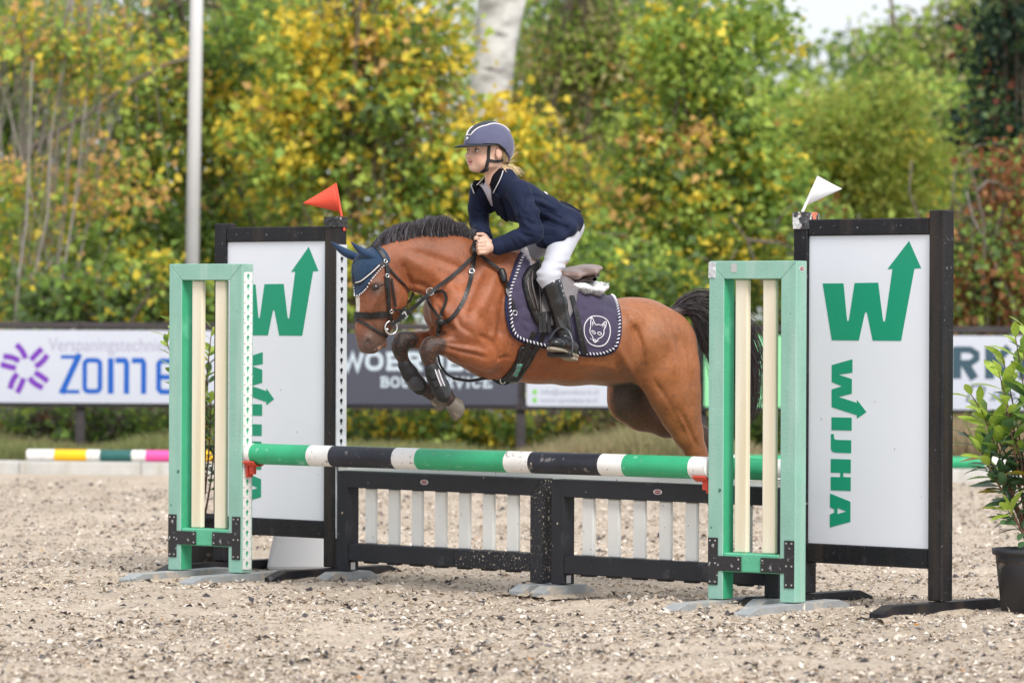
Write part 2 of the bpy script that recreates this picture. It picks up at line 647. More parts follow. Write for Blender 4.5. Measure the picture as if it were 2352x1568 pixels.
def build_ground():
    # one sheet to the horizon: fine in the arena, coarse outside
    xs = np.concatenate([np.linspace(-300, -9, 12), np.linspace(-6, 6, 301), np.linspace(9, 300, 12)])
    ys = np.concatenate([np.linspace(-60, 11, 10), np.linspace(13, 27, 360), np.linspace(27.4, 34, 30), np.linspace(36, 60, 12), np.linspace(80, 420, 8)])
    X, Y = np.meshgrid(xs, ys, indexing='ij')
    arena = (np.abs(X) < 6.01) & (Y > 12.9) & (Y < 33)
    Z = np.where(arena, gz(X, Y), 0.0)
    V = np.stack([X, Y, Z], -1).reshape(-1, 3)
    nx, ny = X.shape
    i = np.arange(nx * ny).reshape(nx, ny)
    Q = np.stack([i[:-1, :-1], i[1:, :-1], i[1:, 1:], i[:-1, 1:]], -1).reshape(-1, 4)
    me = np_mesh('ground', V, Q)
    link_mesh('ground', me, sand_mat(), smooth=True, kind='structure')
build_ground()

def chips():
    """loose wood and fibre chips on the sand"""
    n = 260000
    y = 13.5 + 20.0 * rng.random(n) ** 1.55
    x = (rng.random(n) - 0.5) * (0.27 * y + 1.6)
    kp_ = vnoise(x, y, 3.0, 17) + 0.5 * vnoise(x, y, 9.0, 18) > 0.28 + 0.55 * rng.random(n)
    x, y = x[kp_], y[kp_]; n = len(x)
    z = gz(x, y)
    L = 0.006 + 0.034 * rng.random(n) ** 2.4
    W = L * (0.22 + 0.4 * rng.random(n))
    D = rng.normal(size=(n, 3)) * np.array((1, 1, 0.28))
    Nn = rng.normal(size=(n, 3)) * 0.5 + np.array((0, 0, 1.0))
    pal = np.array([(0.64, 0.56, 0.475), (0.67, 0.62, 0.56), (0.50, 0.415, 0.325), (0.38, 0.30, 0.23), (0.24, 0.22, 0.21), (0.075, 0.07, 0.075), (0.50, 0.24, 0.08)])
    ci = rng.choice(7, n, p=[0.34, 0.14, 0.21, 0.15, 0.10, 0.057, 0.003])
    dk = ci == 5
    L[dk] *= 1.25; W[dk] = L[dk] * 0.6
    C = pal[ci] * (0.8 + 0.4 * rng.random((n, 1)))
    P0 = np.stack([x, y, z + 0.002 + 0.005 * rng.random(n)], 1)
    V, Q = leaves_np(P0, D, Nn, L, W, fold=0.35)
    me = np_mesh('wood_chips', V, Q, np.repeat(C, 5, 0))
    link_mesh('wood_chips', me, pmat('chip_mat', (1, 1, 1), 0.9, 0.1, 40, attr='Col', spec=0.2), kind='stuff',
              label='loose pale and dark wood chips strewn over the arena sand', cat='wood chips')
    # larger dark clods
    n = 230
    y = 14.3 + 15 * rng.random(n) ** 1.4
    x = (rng.random(n) - 0.5) * (0.26 * y + 1.0)
    z = gz(x, y)
    oct_v = np.array([(1, 0, 0), (0, 1, 0), (-1, 0, 0), (0, -1, 0), (0.1, 0, 0.9), (0, 0.1, -0.6), (0.6, 0.55, 0.45), (-0.5, -0.6, 0.5)])
    oct_f = np.array([(0, 6, 4), (6, 1, 4), (1, 2, 4), (2, 7, 4), (7, 3, 4), (3, 0, 4), (0, 1, 6), (2, 3, 7), (1, 0, 5), (2, 1, 5), (3, 2, 5), (0, 3, 5)])
    V, T = [], []
    for i in range(n):
        s = 0.006 + 0.012 * rng.random() ** 2
        R = np.array(Matrix.Rotation(rng.random() * 6.3, 3, 'Z'))
        q = (oct_v * (1 + 0.5 * (rng.random((8, 1)) - 0.5)) * np.array((s * 1.5, s, s * 0.6))) @ R.T + np.array((x[i], y[i], z[i] + s * 0.3))
        T.append(oct_f + 8 * i); V.append(q)
    C = np.repeat(np.array((0.09, 0.085, 0.085)) * (0.6 + 2.4 * rng.random((n, 1)) ** 2), 8, 0)
    me = np_mesh('sand_clods', np.concatenate(V), np.concatenate(T), C)
    link_mesh('sand_clods', me, MATS['chip_mat'], kind='stuff', label='small dark grey clods lying on the pale sand', cat='clods')
chips()

# kerb: low white concrete edging across the far side of the arena
M_concrete = pmat('kerb_concrete', (0.52, 0.515, 0.49), 0.85, 0.12, 5, 0.3, 80, streak=((0.42, 0.38, 0.32), 2.0, 0.52, 0.8, (6, 6, 0.8)))
kerb = empty('kerb', (0, 0, 0), kind='structure')
for i in range(18):
    xa, xb = -9.0 + i * 1.0, -9.0 + i * 1.0 + 0.995
    da, db = kerb_d(xa), kerb_d(xb)
    mb = MB()
    h0, h1 = 0.105, 0.105
    vs = [(xa, da, -0.1), (xb, db, -0.1), (xb, db + 0.24, -0.1), (xa, da + 0.24, -0.1), (xa, da, h0), (xb, db, h1), (xb, db + 0.24, h1), (xa, da + 0.24, h0)]
    mb.add(vs, [(0, 3, 2, 1), (4, 5, 6, 7), (0, 1, 5, 4), (1, 2, 6, 5), (2, 3, 7, 6), (3, 0, 4, 7)])
    mb.build('kerb_stone', M_concrete, kerb, bevel=0.008)

# verge behind the kerb
def verge():
    xs = np.linspace(-60, 60, 81)
    ys = np.concatenate([np.linspace(0, 8, 17), np.linspace(10, 90, 12)])
    X, T = np.meshgrid(xs, ys, indexing='ij')
    Y = kerb_d(np.clip(X, -10, 10)) + 0.26 + T
    Z = 0.02 + 0.10 * (1 - np.exp(-T * 0.8)) + (vnoise(X, Y, 0.8, 5) - 0.5) * 0.08
    V = np.stack([X, Y, Z], -1).reshape(-1, 3)
    nx, ny = X.shape
    i = np.arange(nx * ny).reshape(nx, ny)
    Q = np.stack([i[:-1, :-1], i[1:, :-1], i[1:, 1:], i[:-1, 1:]], -1).reshape(-1, 4)
    link_mesh('verge', np_mesh('verge', V, Q), pmat('verge_soil', (0.12, 0.10, 0.05), 0.95, 0.4, 3, 0.6, 30), smooth=True, kind='structure')
verge()
# ================================================================== JUMP FURNITURE
DUST = (0.50, 0.42, 0.33)
M_green_pale = pmat('weathered_green_plastic', hexlin(138, 182, 166), 0.6, 0.12, 4, 0.2, 90, speck=(hexlin(104, 176, 148), 4.2, 0.56, 0.95),
                    streak=(hexlin(160, 190, 179), 1.6, 0.48, 0.75, (9, 9, 0.7)), speck2=((0.05, 0.13, 0.09), 24, 0.70, 0.74))
M_green = pmat('green_plastic', hexlin(62, 170, 126), 0.55, 0.12, 5, 0.1, 90, speck=(hexlin(110, 195, 160), 7, 0.58, 0.8))
M_green_mid = pmat('faded_green_plastic', hexlin(92, 178, 142), 0.58, 0.16, 5, 0.2, 90, speck=(hexlin(140, 196, 176), 6, 0.5, 0.75), speck2=(DUST, 22, 0.66, 0.76))
M_green_pole = pmat('green_paint', hexlin(46, 164, 114), 0.42, 0.12, 6, 0.15, 120, speck=(hexlin(120, 190, 160), 18, 0.64, 0.72), speck2=(DUST, 60, 0.70, 0.74), stretch=(1, 1, 1))
M_cream = pmat('cream_plastic', hexlin(232, 224, 204), 0.5, 0.05, 4, 0.08, 90, streak=(hexlin(214, 200, 168), 1.3, 0.45, 0.8, (8, 8, 0.6)))
M_white_pl = pmat('white_plastic', hexlin(236, 236, 232), 0.45, 0.05, 5, 0.08, 90, speck=((0.30, 0.24, 0.18), 42, 0.70, 0.735))
M_white_pole = pmat('white_paint', hexlin(232, 230, 226), 0.5, 0.06, 7, 0.2, 120, speck=((0.36, 0.31, 0.26), 35, 0.62, 0.70), speck2=((0.12, 0.11, 0.11), 60, 0.69, 0.72))
M_black_pole = pmat('black_paint', (0.022, 0.024, 0.034), 0.42, 0.3, 6, 0.2, 120, spec=0.35, speck=((0.17, 0.16, 0.16), 26, 0.62, 0.70), speck2=(DUST, 46, 0.71, 0.745))
M_black_fr = pmat('scuffed_black_wood', (0.012, 0.012, 0.015), 0.5, 0.3, 5, 0.3, 70, spec=0.28, speck=((0.055, 0.055, 0.06), 8, 0.60, 0.80), speck2=((0.2, 0.2, 0.21), 55, 0.69, 0.74), streak=((0.036, 0.028, 0.024), 1.5, 0.5, 0.7, (7, 7, 0.7)))
M_black_gate = pmat('black_plastic', (0.022, 0.023, 0.029), 0.45, 0.2, 5, 0.15, 90, spec=0.3, speck=(DUST, 38, 0.715, 0.74), speck2=((0.10, 0.10, 0.11), 9, 0.6, 0.8))
M_mud = pmat('splashed_black_plastic', (0.022, 0.023, 0.029), 0.45, 0.2, 5, 0.15, 90, spec=0.3, speck=(DUST, 52, 0.645, 0.665), speck2=((0.40, 0.33, 0.26), 110, 0.645, 0.67))
M_grey = pmat('grey_foot_plastic', hexlin(150, 154, 156), 0.6, 0.12, 8, 0.2, 90, speck=(DUST, 14, 0.55, 0.72))
M_bracket = pmat('black_bracket', (0.020, 0.019, 0.020), 0.55, 0.2, 12, 0.2, 90, speck=((0.34, 0.33, 0.33), 44, 0.63, 0.70))
M_screw = pmat('screw_metal', (0.6, 0.6, 0.6), 0.35, 0.1, 10, metal=0.8)
M_steel = pmat('galvanised_steel', (0.60, 0.63, 0.66), 0.45, 0.12, 12, metal=0.35)
M_red = pmat('red_plastic', hexlin(206, 72, 52), 0.45, 0.1, 8)
M_dark_hole = pmat('dark_channel', (0.01, 0.01, 0.01), 0.8, 0.1)
M_panel = pmat('white_panel', hexlin(227, 230, 238), 0.35, 0.02, 1.5, speck=((0.45, 0.43, 0.42), 30, 0.775, 0.79))
M_logo = pmat('green_vinyl', hexlin(0, 148, 112), 0.5, 0.03, 3)

def frame_obj(name, X, d, theta, **kw):
    """empty on the sand at column X, d metres away; local x runs along the face to the right and towards the camera, local y points away"""
    return empty(name, (gx(X, d), d, 0.0), -theta, **kw)

def keyhole_strip(parent, x, z0, n, mat, name='keyhole_strip', y0=0.02, w=0.052, pitch=0.05, back=M_dark_hole):
    """perforated track on a post's end face (local x = x, facing +x); real keyhole cut-outs"""
    mb = MB()
    A = 20
    th = 0.005
    for c in range(n):
        zc = z0 + (c + 0.5) * pitch
        inn, outr = [], []
        for k in range(A):
            a = 2 * pi * k / A
            ca, sa = cos(a), sin(a)
            # keyhole: circle above, slot below
            r = 0.0115
            if sa < -0.1:
                r = min(0.0215 / max(1e-3, -sa), max(0.0115 if sa > -0.6 else 0.0, 0.0058 / max(1e-3, abs(ca))))
            inn.append((ca * r, sa * r + 0.004))
            s = min((w / 2) / max(1e-6, abs(ca)), (pitch / 2) / max(1e-6, abs(sa)))
            outr.append((ca * s, sa * s))
        vs, fs = [], []
        for (p, q) in zip(inn, outr):
            vs.append((x + th, y0 + w / 2 + q[0], zc + q[1]))
            vs.append((x + th, y0 + w / 2 + p[0], zc + p[1]))
            vs.append((x + 0.0008, y0 + w / 2 + p[0], zc + p[1]))
        for k in range(A):
            j = (k + 1) % A
            fs.append((k * 3, j * 3, j * 3 + 1, k * 3 + 1))
            fs.append((k * 3 + 1, j * 3 + 1, j * 3 + 2, k * 3 + 2))
        mb.add(vs, fs)
    z1 = z0 + n * pitch
    for (ya, yb) in ((y0 - 0.0015, y0), (y0 + w, y0 + w + 0.0015)):
        mb.box(x + 0.0008, x + th, ya, yb, z0, z1)
    o = mb.build(name, mat, parent)
    b = MB().box(x, x + 0.0008, y0, y0 + w, z0, z1).build('track_channel', back, o)
    return o

def jump_cup(name, parent_loc, rz, label, mat=M_red):
    """shallow plastic cup with a hanging hook; local x points along the pole from the post"""
    root = empty(name, parent_loc, rz, label=label, cat='jump cup')
    A = 12
    mb = MB()
    ri, ro, ln = 0.055, 0.063, 0.075
    vs, fs = [], []
    for i, xx in enumerate((0.006, ln)):
        for k in range(A + 1):
            a = pi + pi * 0.22 + (pi * 0.56) * k / A
            vs.append((xx, cos(a) * ri, sin(a) * ri)); vs.append((xx, cos(a) * ro, sin(a) * ro))
    m = (A + 1) * 2
    for k in range(A):
        a, b = k * 2, k * 2 + 2
        fs += [(a, b, m + b, m + a), (a + 1, m + a + 1, m + b + 1, b + 1), (a, a + 1, b + 1, b), (m + a, m + b, m + b + 1, m + a + 1)]
    fs += [(0, m, m + 1, 1), (2 * A, 2 * A + 1, m + 2 * A + 1, m + 2 * A)]
    mb.add(vs, fs)
    mb.build('cup_shell', mat, root)
    MB().box(0.0055, 0.016, -0.024, 0.024, -0.115, -0.052).build('hook_plate', mat, root, bevel=0.004)
    MB().box(0.016, 0.045, -0.015, 0.015, -0.1, -0.058).build('lug', mat, root, bevel=0.004)
    return root

FEET = []
# ---- green wing stands
def bracket(parent, flip, xv):
    """black T plate over the joint of post and lower rail"""
    s = -1 if flip else 1
    poly = [(0, 0.108), (0.052, 0.108), (0.052, 0.172), (0.176, 0.172), (0.176, 0.238), (0.052, 0.238), (0.052, 0.318), (0, 0.318)]
    poly = [(xv + s * px, pz) for px, pz in poly]
    o = prism(poly, -0.0045, -0.0005, to3=lambda a, b, c: (a, c, b)).build('corner_bracket', M_bracket, parent, bevel=0.0012)
    for (px, pz) in ((0.012, 0.305), (0.040, 0.305), (0.012, 0.205), (0.04, 0.205), (0.012, 0.122), (0.04, 0.122), (0.164, 0.225), (0.164, 0.185)):
        mb = MB()
        mb.tube([(xv + s * px, -0.0075, pz), (xv + s * px, -0.0045, pz)], 0.0042, 8)
        mb.build('screw', M_screw, o)

def foot(parent, xc, mat, half=0.42, yc=0.045, w=0.08, h=0.044, name='foot', z=0.0):
    """ground bar at right angles to the face, ends chamfered"""
    c = min(0.09, half * 0.35)
    z = z - 0.004; FEET.append((parent, xc, yc, half, w))
    prof = [(-half, z), (half, z), (half, z + h * 0.45), (half - c, z + h), (-half + c, z + h), (-half, z + h * 0.45)]
    return prism(prof, xc - w / 2, xc + w / 2, to3=lambda a, b, q: (q, yc + a, b)).build(name, mat, parent, bevel=0.003)

def beam(parent, x0, x1, y0, y1, z0, z1, mat, name, bevel=0.005):
    return MB().box(x0, x1, y0, y1, z0, z1).build(name, mat, parent, bevel=bevel)

def mitred_rail(parent, x0, x1, y0, y1, z0, z1, mat, name, cut):
    """rail whose ends are cut at 45 degrees (outer edge = z1)"""
    poly = [(x0, z1), (x1, z1), (x1 - cut, z0), (x0 + cut, z0)]
    return prism(poly, y0, y1, to3=lambda a, b, c: (a, c, b)).build(name, mat, parent, bevel=0.003)

def mitred_post(parent, x0, x1, y0, y1, z0, z1, mat, name, side, cut):
    poly = [(x0, z0), (x1, z0), (x1, z1 - cut), (x0, z1)] if side > 0 else [(x0, z0), (x1, z0), (x1, z1), (x0, z1 - cut)]
    return prism(poly, y0, y1, to3=lambda a, b, c: (a, c, b)).build(name, mat, parent, bevel=0.003)

M_inner = M_green
def wing(X, d, theta, label, keyed):
    W, H, D, pw = 0.46, 1.55, 0.088, 0.08
    t = frame_obj('jump_wing', X, d, theta, label=label, cat='jump stand', group='green wing stands')
    g = 0.0006
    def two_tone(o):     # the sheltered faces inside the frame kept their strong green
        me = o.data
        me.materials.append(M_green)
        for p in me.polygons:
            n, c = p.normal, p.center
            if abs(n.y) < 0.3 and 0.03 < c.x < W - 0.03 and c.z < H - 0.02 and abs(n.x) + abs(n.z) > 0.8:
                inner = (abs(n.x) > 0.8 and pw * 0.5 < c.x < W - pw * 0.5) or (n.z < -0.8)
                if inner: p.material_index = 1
    a = mitred_post(t, 0, pw, 0, D, 0.044, H, M_green_pale, 'post', 1, pw - 0.0)
    b = mitred_post(t, W - pw, W, 0, D, 0.044, H, M_green_pale, 'post', -1, pw - 0.0)
    c = mitred_rail(t, g, W - g, 0, D, H - pw, H - 0.0003, M_green_pale, 'top_rail', pw)
    e = beam(t, pw + g, W - pw - g, 0.002, D - 0.002, 0.168, 0.252, M_green_mid, 'lower_rail')
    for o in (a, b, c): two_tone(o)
    for sx in (0.120, 0.266):
        beam(t, sx, sx + 0.068, 0.028, 0.058, 0.2525, H - pw - g, M_cream, 'slat', 0.006)
    bracket(t, False, 0.003); bracket(t, True, W - 0.003)
    foot(t, pw / 2, M_grey); foot(t, W - pw / 2, M_grey)
    return t

wl_d, wr_d = 20.78 + 0.46 * sin(radians(35)), 19.05
_xl = gx(556, 20.78) - 0.46 * cos(radians(35))
wing_a = empty('placeholder')
bpy.data.objects.remove(wing_a)
WING_L = wing(CXP + _xl / wl_d * FPX, wl_d, radians(35), 'pale green wing stand at the left with a white keyhole track', True)
WING_R = wing(1628, wr_d, radians(36), 'pale green wing stand at the right end of the fence, silver tape on its corner', False)
keyhole_strip(WING_L, 0.46, 0.06, 29, M_white_pl, back=M_green, y0=0.012, w=0.06)
# track on the inner end of the right wing
MB().box(-0.008, -0.0005, 0.015, 0.07, 0.06, 1.51).build('keyhole_strip', M_white_pl, WING_R, bevel=0.002)
M_tape = pmat('silver_tape', (0.62, 0.63, 0.66), 0.35, 0.3, 30, 0.8, 60, metal=0.4)
M_tape_black = pmat('black_wrap_film', (0.02, 0.02, 0.022), 0.25, 0.4, 14, 1.0, 45, speck=((0.5, 0.5, 0.5), 30, 0.66, 0.70))
def tape_wrap(parent, x0, x1, y0, y1, z0, z1, mat, name, seed=1):
    """crumpled film wrapped round a post end"""
    r = random.Random(seed)
    nz, na = 7, 20
    vs, fs = [], []
    cx, cy, hx, hy = (x0 + x1) / 2, (y0 + y1) / 2, (x1 - x0) / 2, (y1 - y0) / 2
    for i in range(nz):
        for k in range(na):
            a = 2 * pi * k / na
            ca, sa = cos(a), sin(a)
            s = min(hx / max(1e-6, abs(ca)), hy / max(1e-6, abs(sa)), (hx + hy) * 0.5 * 1.3)
            s *= 1 + 0.05 * r.random()
            vs.append((cx + ca * s, cy + sa * s, z0 + (z1 - z0) * i / (nz - 1) + 0.004 * (r.random() - 0.5)))
    for i in range(nz - 1):
        for k in range(na):
            k2 = (k + 1) % na
            fs.append((i * na + k, i * na + k2, (i + 1) * na + k2, (i + 1) * na + k))
    fs.append(tuple((nz - 1) * na + k for k in range(na)))
    fs.append(tuple(range(na - 1, -1, -1)))
    return MB().add(vs, fs).build(name, mat, parent)
tape_wrap(WING_R, -0.0022, 0.036, -0.004, 0.02, 1.475, 1.545, M_tape, 'silver_tape', 3)
MB().box(0.118, 0.148, -0.0015, -0.0002, 1.500, 1.538).build('grey_patch', M_screw, WING_R)

def oval_sticker(parent, x, y, z, axis, rx=0.026, rz=0.012):
    M_st = pmat('sticker_white', (0.7, 0.7, 0.7), 0.3, 0.02)
    M_sr = pmat('sticker_red', (0.22, 0.02, 0.025), 0.3, 0.1)
    def ell(s, t0, t1, mat, nm, par):
        pts = [(cos(2 * pi * k / 24) * rx * s, sin(2 * pi * k / 24) * rz * s) for k in range(24)]
        if axis == 'y':
            to3 = lambda a, b, c: (x + a, y - c, z + b)
        else:
            to3 = lambda a, b, c: (x + c, y + a, z + b)
        return prism(pts, t0, t1, to3=to3).build(nm, mat, par)
    o = ell(1.0, 0.0003, 0.0010, M_st, 'oval_sticker', parent)
    ell(0.78, 0.0010, 0.0014, M_sr, 'red_field', o)
    # white scribble of lettering in the red field
    mb = MB()
    for k in range(5):
        a = -0.5 + k * 0.24
        q = [(rx * (a + 0.02), -rz * 0.22), (rx * (a + 0.08), rz * (0.3 - 0.08 * (k % 2))), (rx * (a + 0.16), -rz * 0.2)]
        if axis == 'y':
            mb.tube([(x + p[0], y - 0.0014, z + p[1]) for p in q], 0.0007, 4)
        else:
            mb.tube([(x + 0.0014, y + p[0], z + p[1]) for p in q], 0.0007, 4)
    mb.build('lettering', M_st, o)
oval_sticker(WING_R, 0.46, 0.045, 1.515, 'x', 0.022, 0.011)

# ---- poles
def pole_stripes(name, label, A, B, r, stops, mats, end_mat, group='striped poles', plug=True):
    """straight round pole from A to B; stops = fractions where the colour bands change"""
    A, B = Vector(A), Vector(B)
    L = (B - A).length
    rot = (B - A).to_track_quat('X', 'Z')
    root = empty(name, A, 0, label=label, cat='pole', group=group)
    root.rotation_euler = rot.to_euler()
    n = 28
    prev = 0.0
    for f1, mt in zip(stops, mats):
        mb = MB()
        x0, x1 = prev * L, f1 * L
        k = max(2, int((x1 - x0) / 0.12))
        rr = random.Random(int(x0 * 1000))
        rad = [r * (1 + 0.004 * (rr.random() - 0.5)) for _ in range(k + 1)]
        rad[0] = rad[-1] = r
        mb.tube([(x0 + (x1 - x0) * i / k, 0, 0) for i in range(k + 1)], rad, n, cap=False)
        if prev == 0.0:
            mb.tube([(0.0, 0, 0), (-0.006, 0, 0)], [r, r * 0.93], n)
        if f1 >= 0.999:
            mb.tube([(L, 0, 0), (L + 0.006, 0, 0)], [r, r * 0.93], n)
        o = mb.build('band', mt, root, smooth=True)
        prev = f1
    return root

def frac_on(A, B, X):
    """fraction along A-B that is seen at reading-grid column X"""
    lo, hi = -0.2, 1.2
    for _ in range(40):
        m = (lo + hi) / 2
        p = Vector(A).lerp(Vector(B), m)
        xx = CXP + p.x / p.y * FPX - (CAM_H - p.z) / p.y * FPX * sin(ROLL)
        if xx < X: lo = m
        else: hi = m
    return (lo + hi) / 2

def loc_on(root, x, y, z):
    return parent_matrix(root) @ Vector((x, y, z))

PZ = 0.625
FA = loc_on(WING_L, 0.46 + 0.024, 0.044, PZ)
FB = loc_on(WING_R, -0.02, 0.044, PZ)
G_, W_, B_ = M_green_pole, M_white_pole, M_black_pole
st = [frac_on(FA, FB, X) for X in (586, 717, 767.5, 913.5, 966, 1170, 1226, 1386.5, 1441.5, 1593.5)] + [1.0]
pole_stripes('jump_pole', 'front pole banded green, white and black resting in red cups', FA, FB, 0.0505, st, [W_, G_, W_, B_, W_, G_, W_, B_, W_, G_, W_], W_)
_rz = math.atan2((FB - FA).y, (FB - FA).x)
jump_cup('jump_cup', loc_on(WING_L, 0.466, 0.044, PZ), _rz, 'red plastic cup holding the left end of the front pole')
jump_cup('jump_cup', loc_on(WING_R, -0.009, 0.044, PZ), _rz + pi, 'red plastic cup holding the right end of the front pole')

# ---- black framed signboards (rear stands)
def panel_graphics(parent, x0, W, y):
    """W with arrow and the word WIJHA set on end; a = 0..1 across the panel"""
    def zc1(py):
        return CAM_H + (HOR - (460 + py * 0.4167) * 0.8167) / 514.0
    def zc2(py):
        return CAM_H + (HOR - (1000 + py * 0.4847) * 0.8167) / 514.0
    def A1(pts): return [(x0 + W * (px - 905) / 817.0, zc1(py)) for px, py in pts]
    def A2(pts): return [(x0 + W * (px - 155) / 700.0, zc2(py)) for px, py in pts]
    to3 = lambda a, b, c: (a, y - c, b)
    big = [(998, 797), (1140, 797), (1163, 1030), (1166, 1048), (1171, 1056), (1176, 1048), (1180, 1030), (1215, 795), (1373, 793), (1404, 1030), (1408, 1050), (1414, 1057), (1420, 1050),
           (1424, 1030), (1468, 702), (1435, 702), (1577, 515), (1657, 697), (1613, 700), (1527, 1183), (1338, 1183), (1302, 1010), (1297, 994), (1292, 989), (1287, 994), (1282, 1010), (1245, 1183), (1062, 1183)]
    L = [('arrow_logo', A1(big), [])]
    L.append(('letter', A2([(410, 12), (410, 90), (330, 103), (407, 127), (407, 212), (330, 233), (437, 265), (437, 247), (492, 317), (437, 357), (437, 337), (290, 293), (290, 190), (350, 170), (290, 147), (290, 48)]), []))
    L.append(('letter', A2([(290, 352), (407, 352), (407, 427), (290, 427)]), []))
    L.append(('letter', A2([(405, 483), (405, 558), (312, 558), (298, 554), (290, 546), (287, 534), (287, 450), (304, 450), (305, 472), (309, 480), (318, 483)]), []))
    L.append(('letter', A2([(403, 595), (403, 675), (360, 675), (360, 698), (403, 698), (403, 778), (287, 778), (287, 700), (342, 700), (342, 675), (287, 675), (287, 595)]), []))
    L.append(('letter', A2([(283, 797), (402, 840), (402, 957), (283, 995), (283, 920), (308, 908), (308, 888), (283, 877)]), [A2([(327, 880), (378, 898), (327, 915)])]))
    for nm, poly, holes in L:
        prism(poly, 0.0004, 0.0014, holes=holes, to3=to3).build(nm, M_logo, parent)

def signboard(X, d, theta, label, steel_track):
    W, H, pw = 0.85, 1.775, 0.08
    t = frame_obj('signboard_stand', X, d, theta, label=label, cat='signboard', group='black framed signboards')
    for x in (0, W - pw):
        beam(t, x, x + pw, 0, pw, 0.055, H - (0.012 if x == 0 else 0), M_black_fr, 'post', 0.005)
    beam(t, pw + 0.0005, W - pw - 0.0005, 0.006, pw - 0.006, 1.668, 1.742, M_black_fr, 'top_rail')
    beam(t, pw + 0.0005, W - pw - 0.0005, 0.006, pw - 0.006, 0.195, 0.282, M_black_fr, 'lower_rail')
    pn = MB().box(pw - 0.001 + 0.0015, W - pw - 0.0005, 0.018, 0.034, 0.2825, 1.6675).build('sign_panel', M_panel, t)
    panel_graphics(pn, pw, W - 2 * pw, 0.018)
    for x in (pw / 2, W - pw / 2):
        foot(t, x, M_black_fr, half=0.46, yc=pw / 2, w=0.07, h=0.055)
    return t

thL, thR = radians(41), radians(43)
_d = 21.08 + 0.85 * sin(thL)
_x = gx(771, 21.08) - 0.85 * cos(thL)
SIGN_L = signboard(CXP + _x / _d * FPX, _d, thL, 'black framed white signboard behind the left wing, red flag taped to its post', True)
SIGN_R = signboard(1821, 19.33, thR, 'black framed white signboard at the far right, white flag taped to its post', False)
keyhole_strip(SIGN_L, 0.85, 0.25, 28, M_steel, y0=0.004, w=0.07)
beam(SIGN_L, 0.8505, 0.858, 0.004, 0.01, 0.20, 0.25, M_steel, 'track_end', 0.001)
tape_wrap(SIGN_L, 0.764, 0.856, -0.006, 0.086, 1.735, 1.787, M_tape_black, 'black_tape', 5)
M_tape_mix = pmat('torn_tape', (0.05, 0.05, 0.055), 0.3, 0.4, 14, 1.0, 45, speck=((0.75, 0.73, 0.73), 17, 0.52, 0.56), speck2=(hexlin(220, 130, 100), 12, 0.62, 0.65))
tape_wrap(SIGN_R, -0.007, 0.088, -0.007, 0.088, 1.70, 1.775, M_tape_mix, 'torn_tape', 8)

# rear pole and plank resting on the signboard posts
PZ2 = 0.606
BA = loc_on(SIGN_L, 0.85 + 0.02, 0.04, PZ2)
BB = loc_on(SIGN_R, -0.02, 0.04, PZ2)
st = [0.012, 0.30, 0.34, 0.66, 0.70, 0.97, 1.0]
pole_stripes('jump_pole', 'rear green pole hidden behind the front pole, ending at the right signboard', BA, BB, 0.050, st, [W_, G_, W_, G_, W_, G_, W_], W_)
_rz2 = math.atan2((BB - BA).y, (BB - BA).x)
jump_cup('jump_cup', loc_on(SIGN_L, 0.8555, 0.04, PZ2), _rz2, 'white plastic cup under the left end of the rear pole', M_white_pl)
jump_cup('jump_cup', loc_on(SIGN_R, -0.004, 0.04, PZ2), _rz2 + pi, 'white plastic cup under the right end of the rear pole', M_white_pl)
def plank():
    A = loc_on(SIGN_L, 0.85 + 0.012, 0.02, 0.0); B = loc_on(SIGN_R, -0.012, 0.02, 0.0)
    root = empty('jump_plank', A, _rz2, label='narrow white plank just above the two black gates', cat='plank')
    L = (B - A).length
    beam(root, 0, L, -0.012, 0.012, 0.470, 0.553, M_white_pl, 'board', 0.004)
    for x in (0.004, L - 0.044):
        beam(root, x, x + 0.04, -0.018, -0.0125, 0.45, 0.535, M_white_pl, 'hanger', 0.002)
plank()

# ---- black picket gates
def gate(X, d, theta, label, mud):
    W, H, pw = 1.37, 0.54, 0.078
    t = frame_obj('picket_gate', X, d, theta, label=label, cat='gate', group='black picket gates')
    g = 0.0006
    mitred_post(t, 0, pw, 0, pw, 0.05, H, M_black_gate, 'post', 1, pw)
    mitred_post(t, W - pw, W, 0, pw, 0.05, H, M_mud if mud else M_black_gate, 'post', -1, pw)
    mitred_rail(t, g, W - g, 0, pw, H - pw - 0.004, H - 0.0003, M_black_gate, 'top_rail', pw)
    if mud:
        beam(t, pw + g, W * 0.58, 0.0012, pw - 0.002, 0.10, 0.187, M_black_gate, 'lower_rail')
        beam(t, W * 0.58 + g, W - pw - g, 0.0012, pw - 0.002, 0.10, 0.187, M_mud, 'lower_rail')
    else:
        beam(t, pw + g, W - pw - g, 0.0012, pw - 0.002, 0.10, 0.187, M_black_gate, 'lower_rail')
    for i in range(7):
        x = 0.169 + 0.158 * i
        beam(t, x, x + 0.072, 0.026, 0.048, 0.1875, H - pw - 0.0045, M_white_pl, 'slat', 0.005)
        beam(t, x - 0.004, x + 0.076, 0.022, 0.052, 0.091, 0.0995, M_black_gate, 'slat_end', 0.002)
    for x in (pw / 2, W - pw / 2):
        foot(t, x, M_grey, half=0.18, yc=pw / 2, w=0.085, h=0.05)
    MB().box(pw + 0.0005, pw + 0.003, 0.02, 0.05, 0.056, 0.092).build('joint_plate', M_screw, t)
    oval_sticker(t, 0.60 if mud else 0.66, 0.0, H - 0.040, 'y')
    return t
GATE_1 = gate(775, 20.94, radians(43), 'black picket gate with white slats in the middle, right corner splashed with mud', True)
GATE_2 = gate(1268, 19.96, radians(43), 'cleaner black picket gate with white slats, running behind the right wing', False)

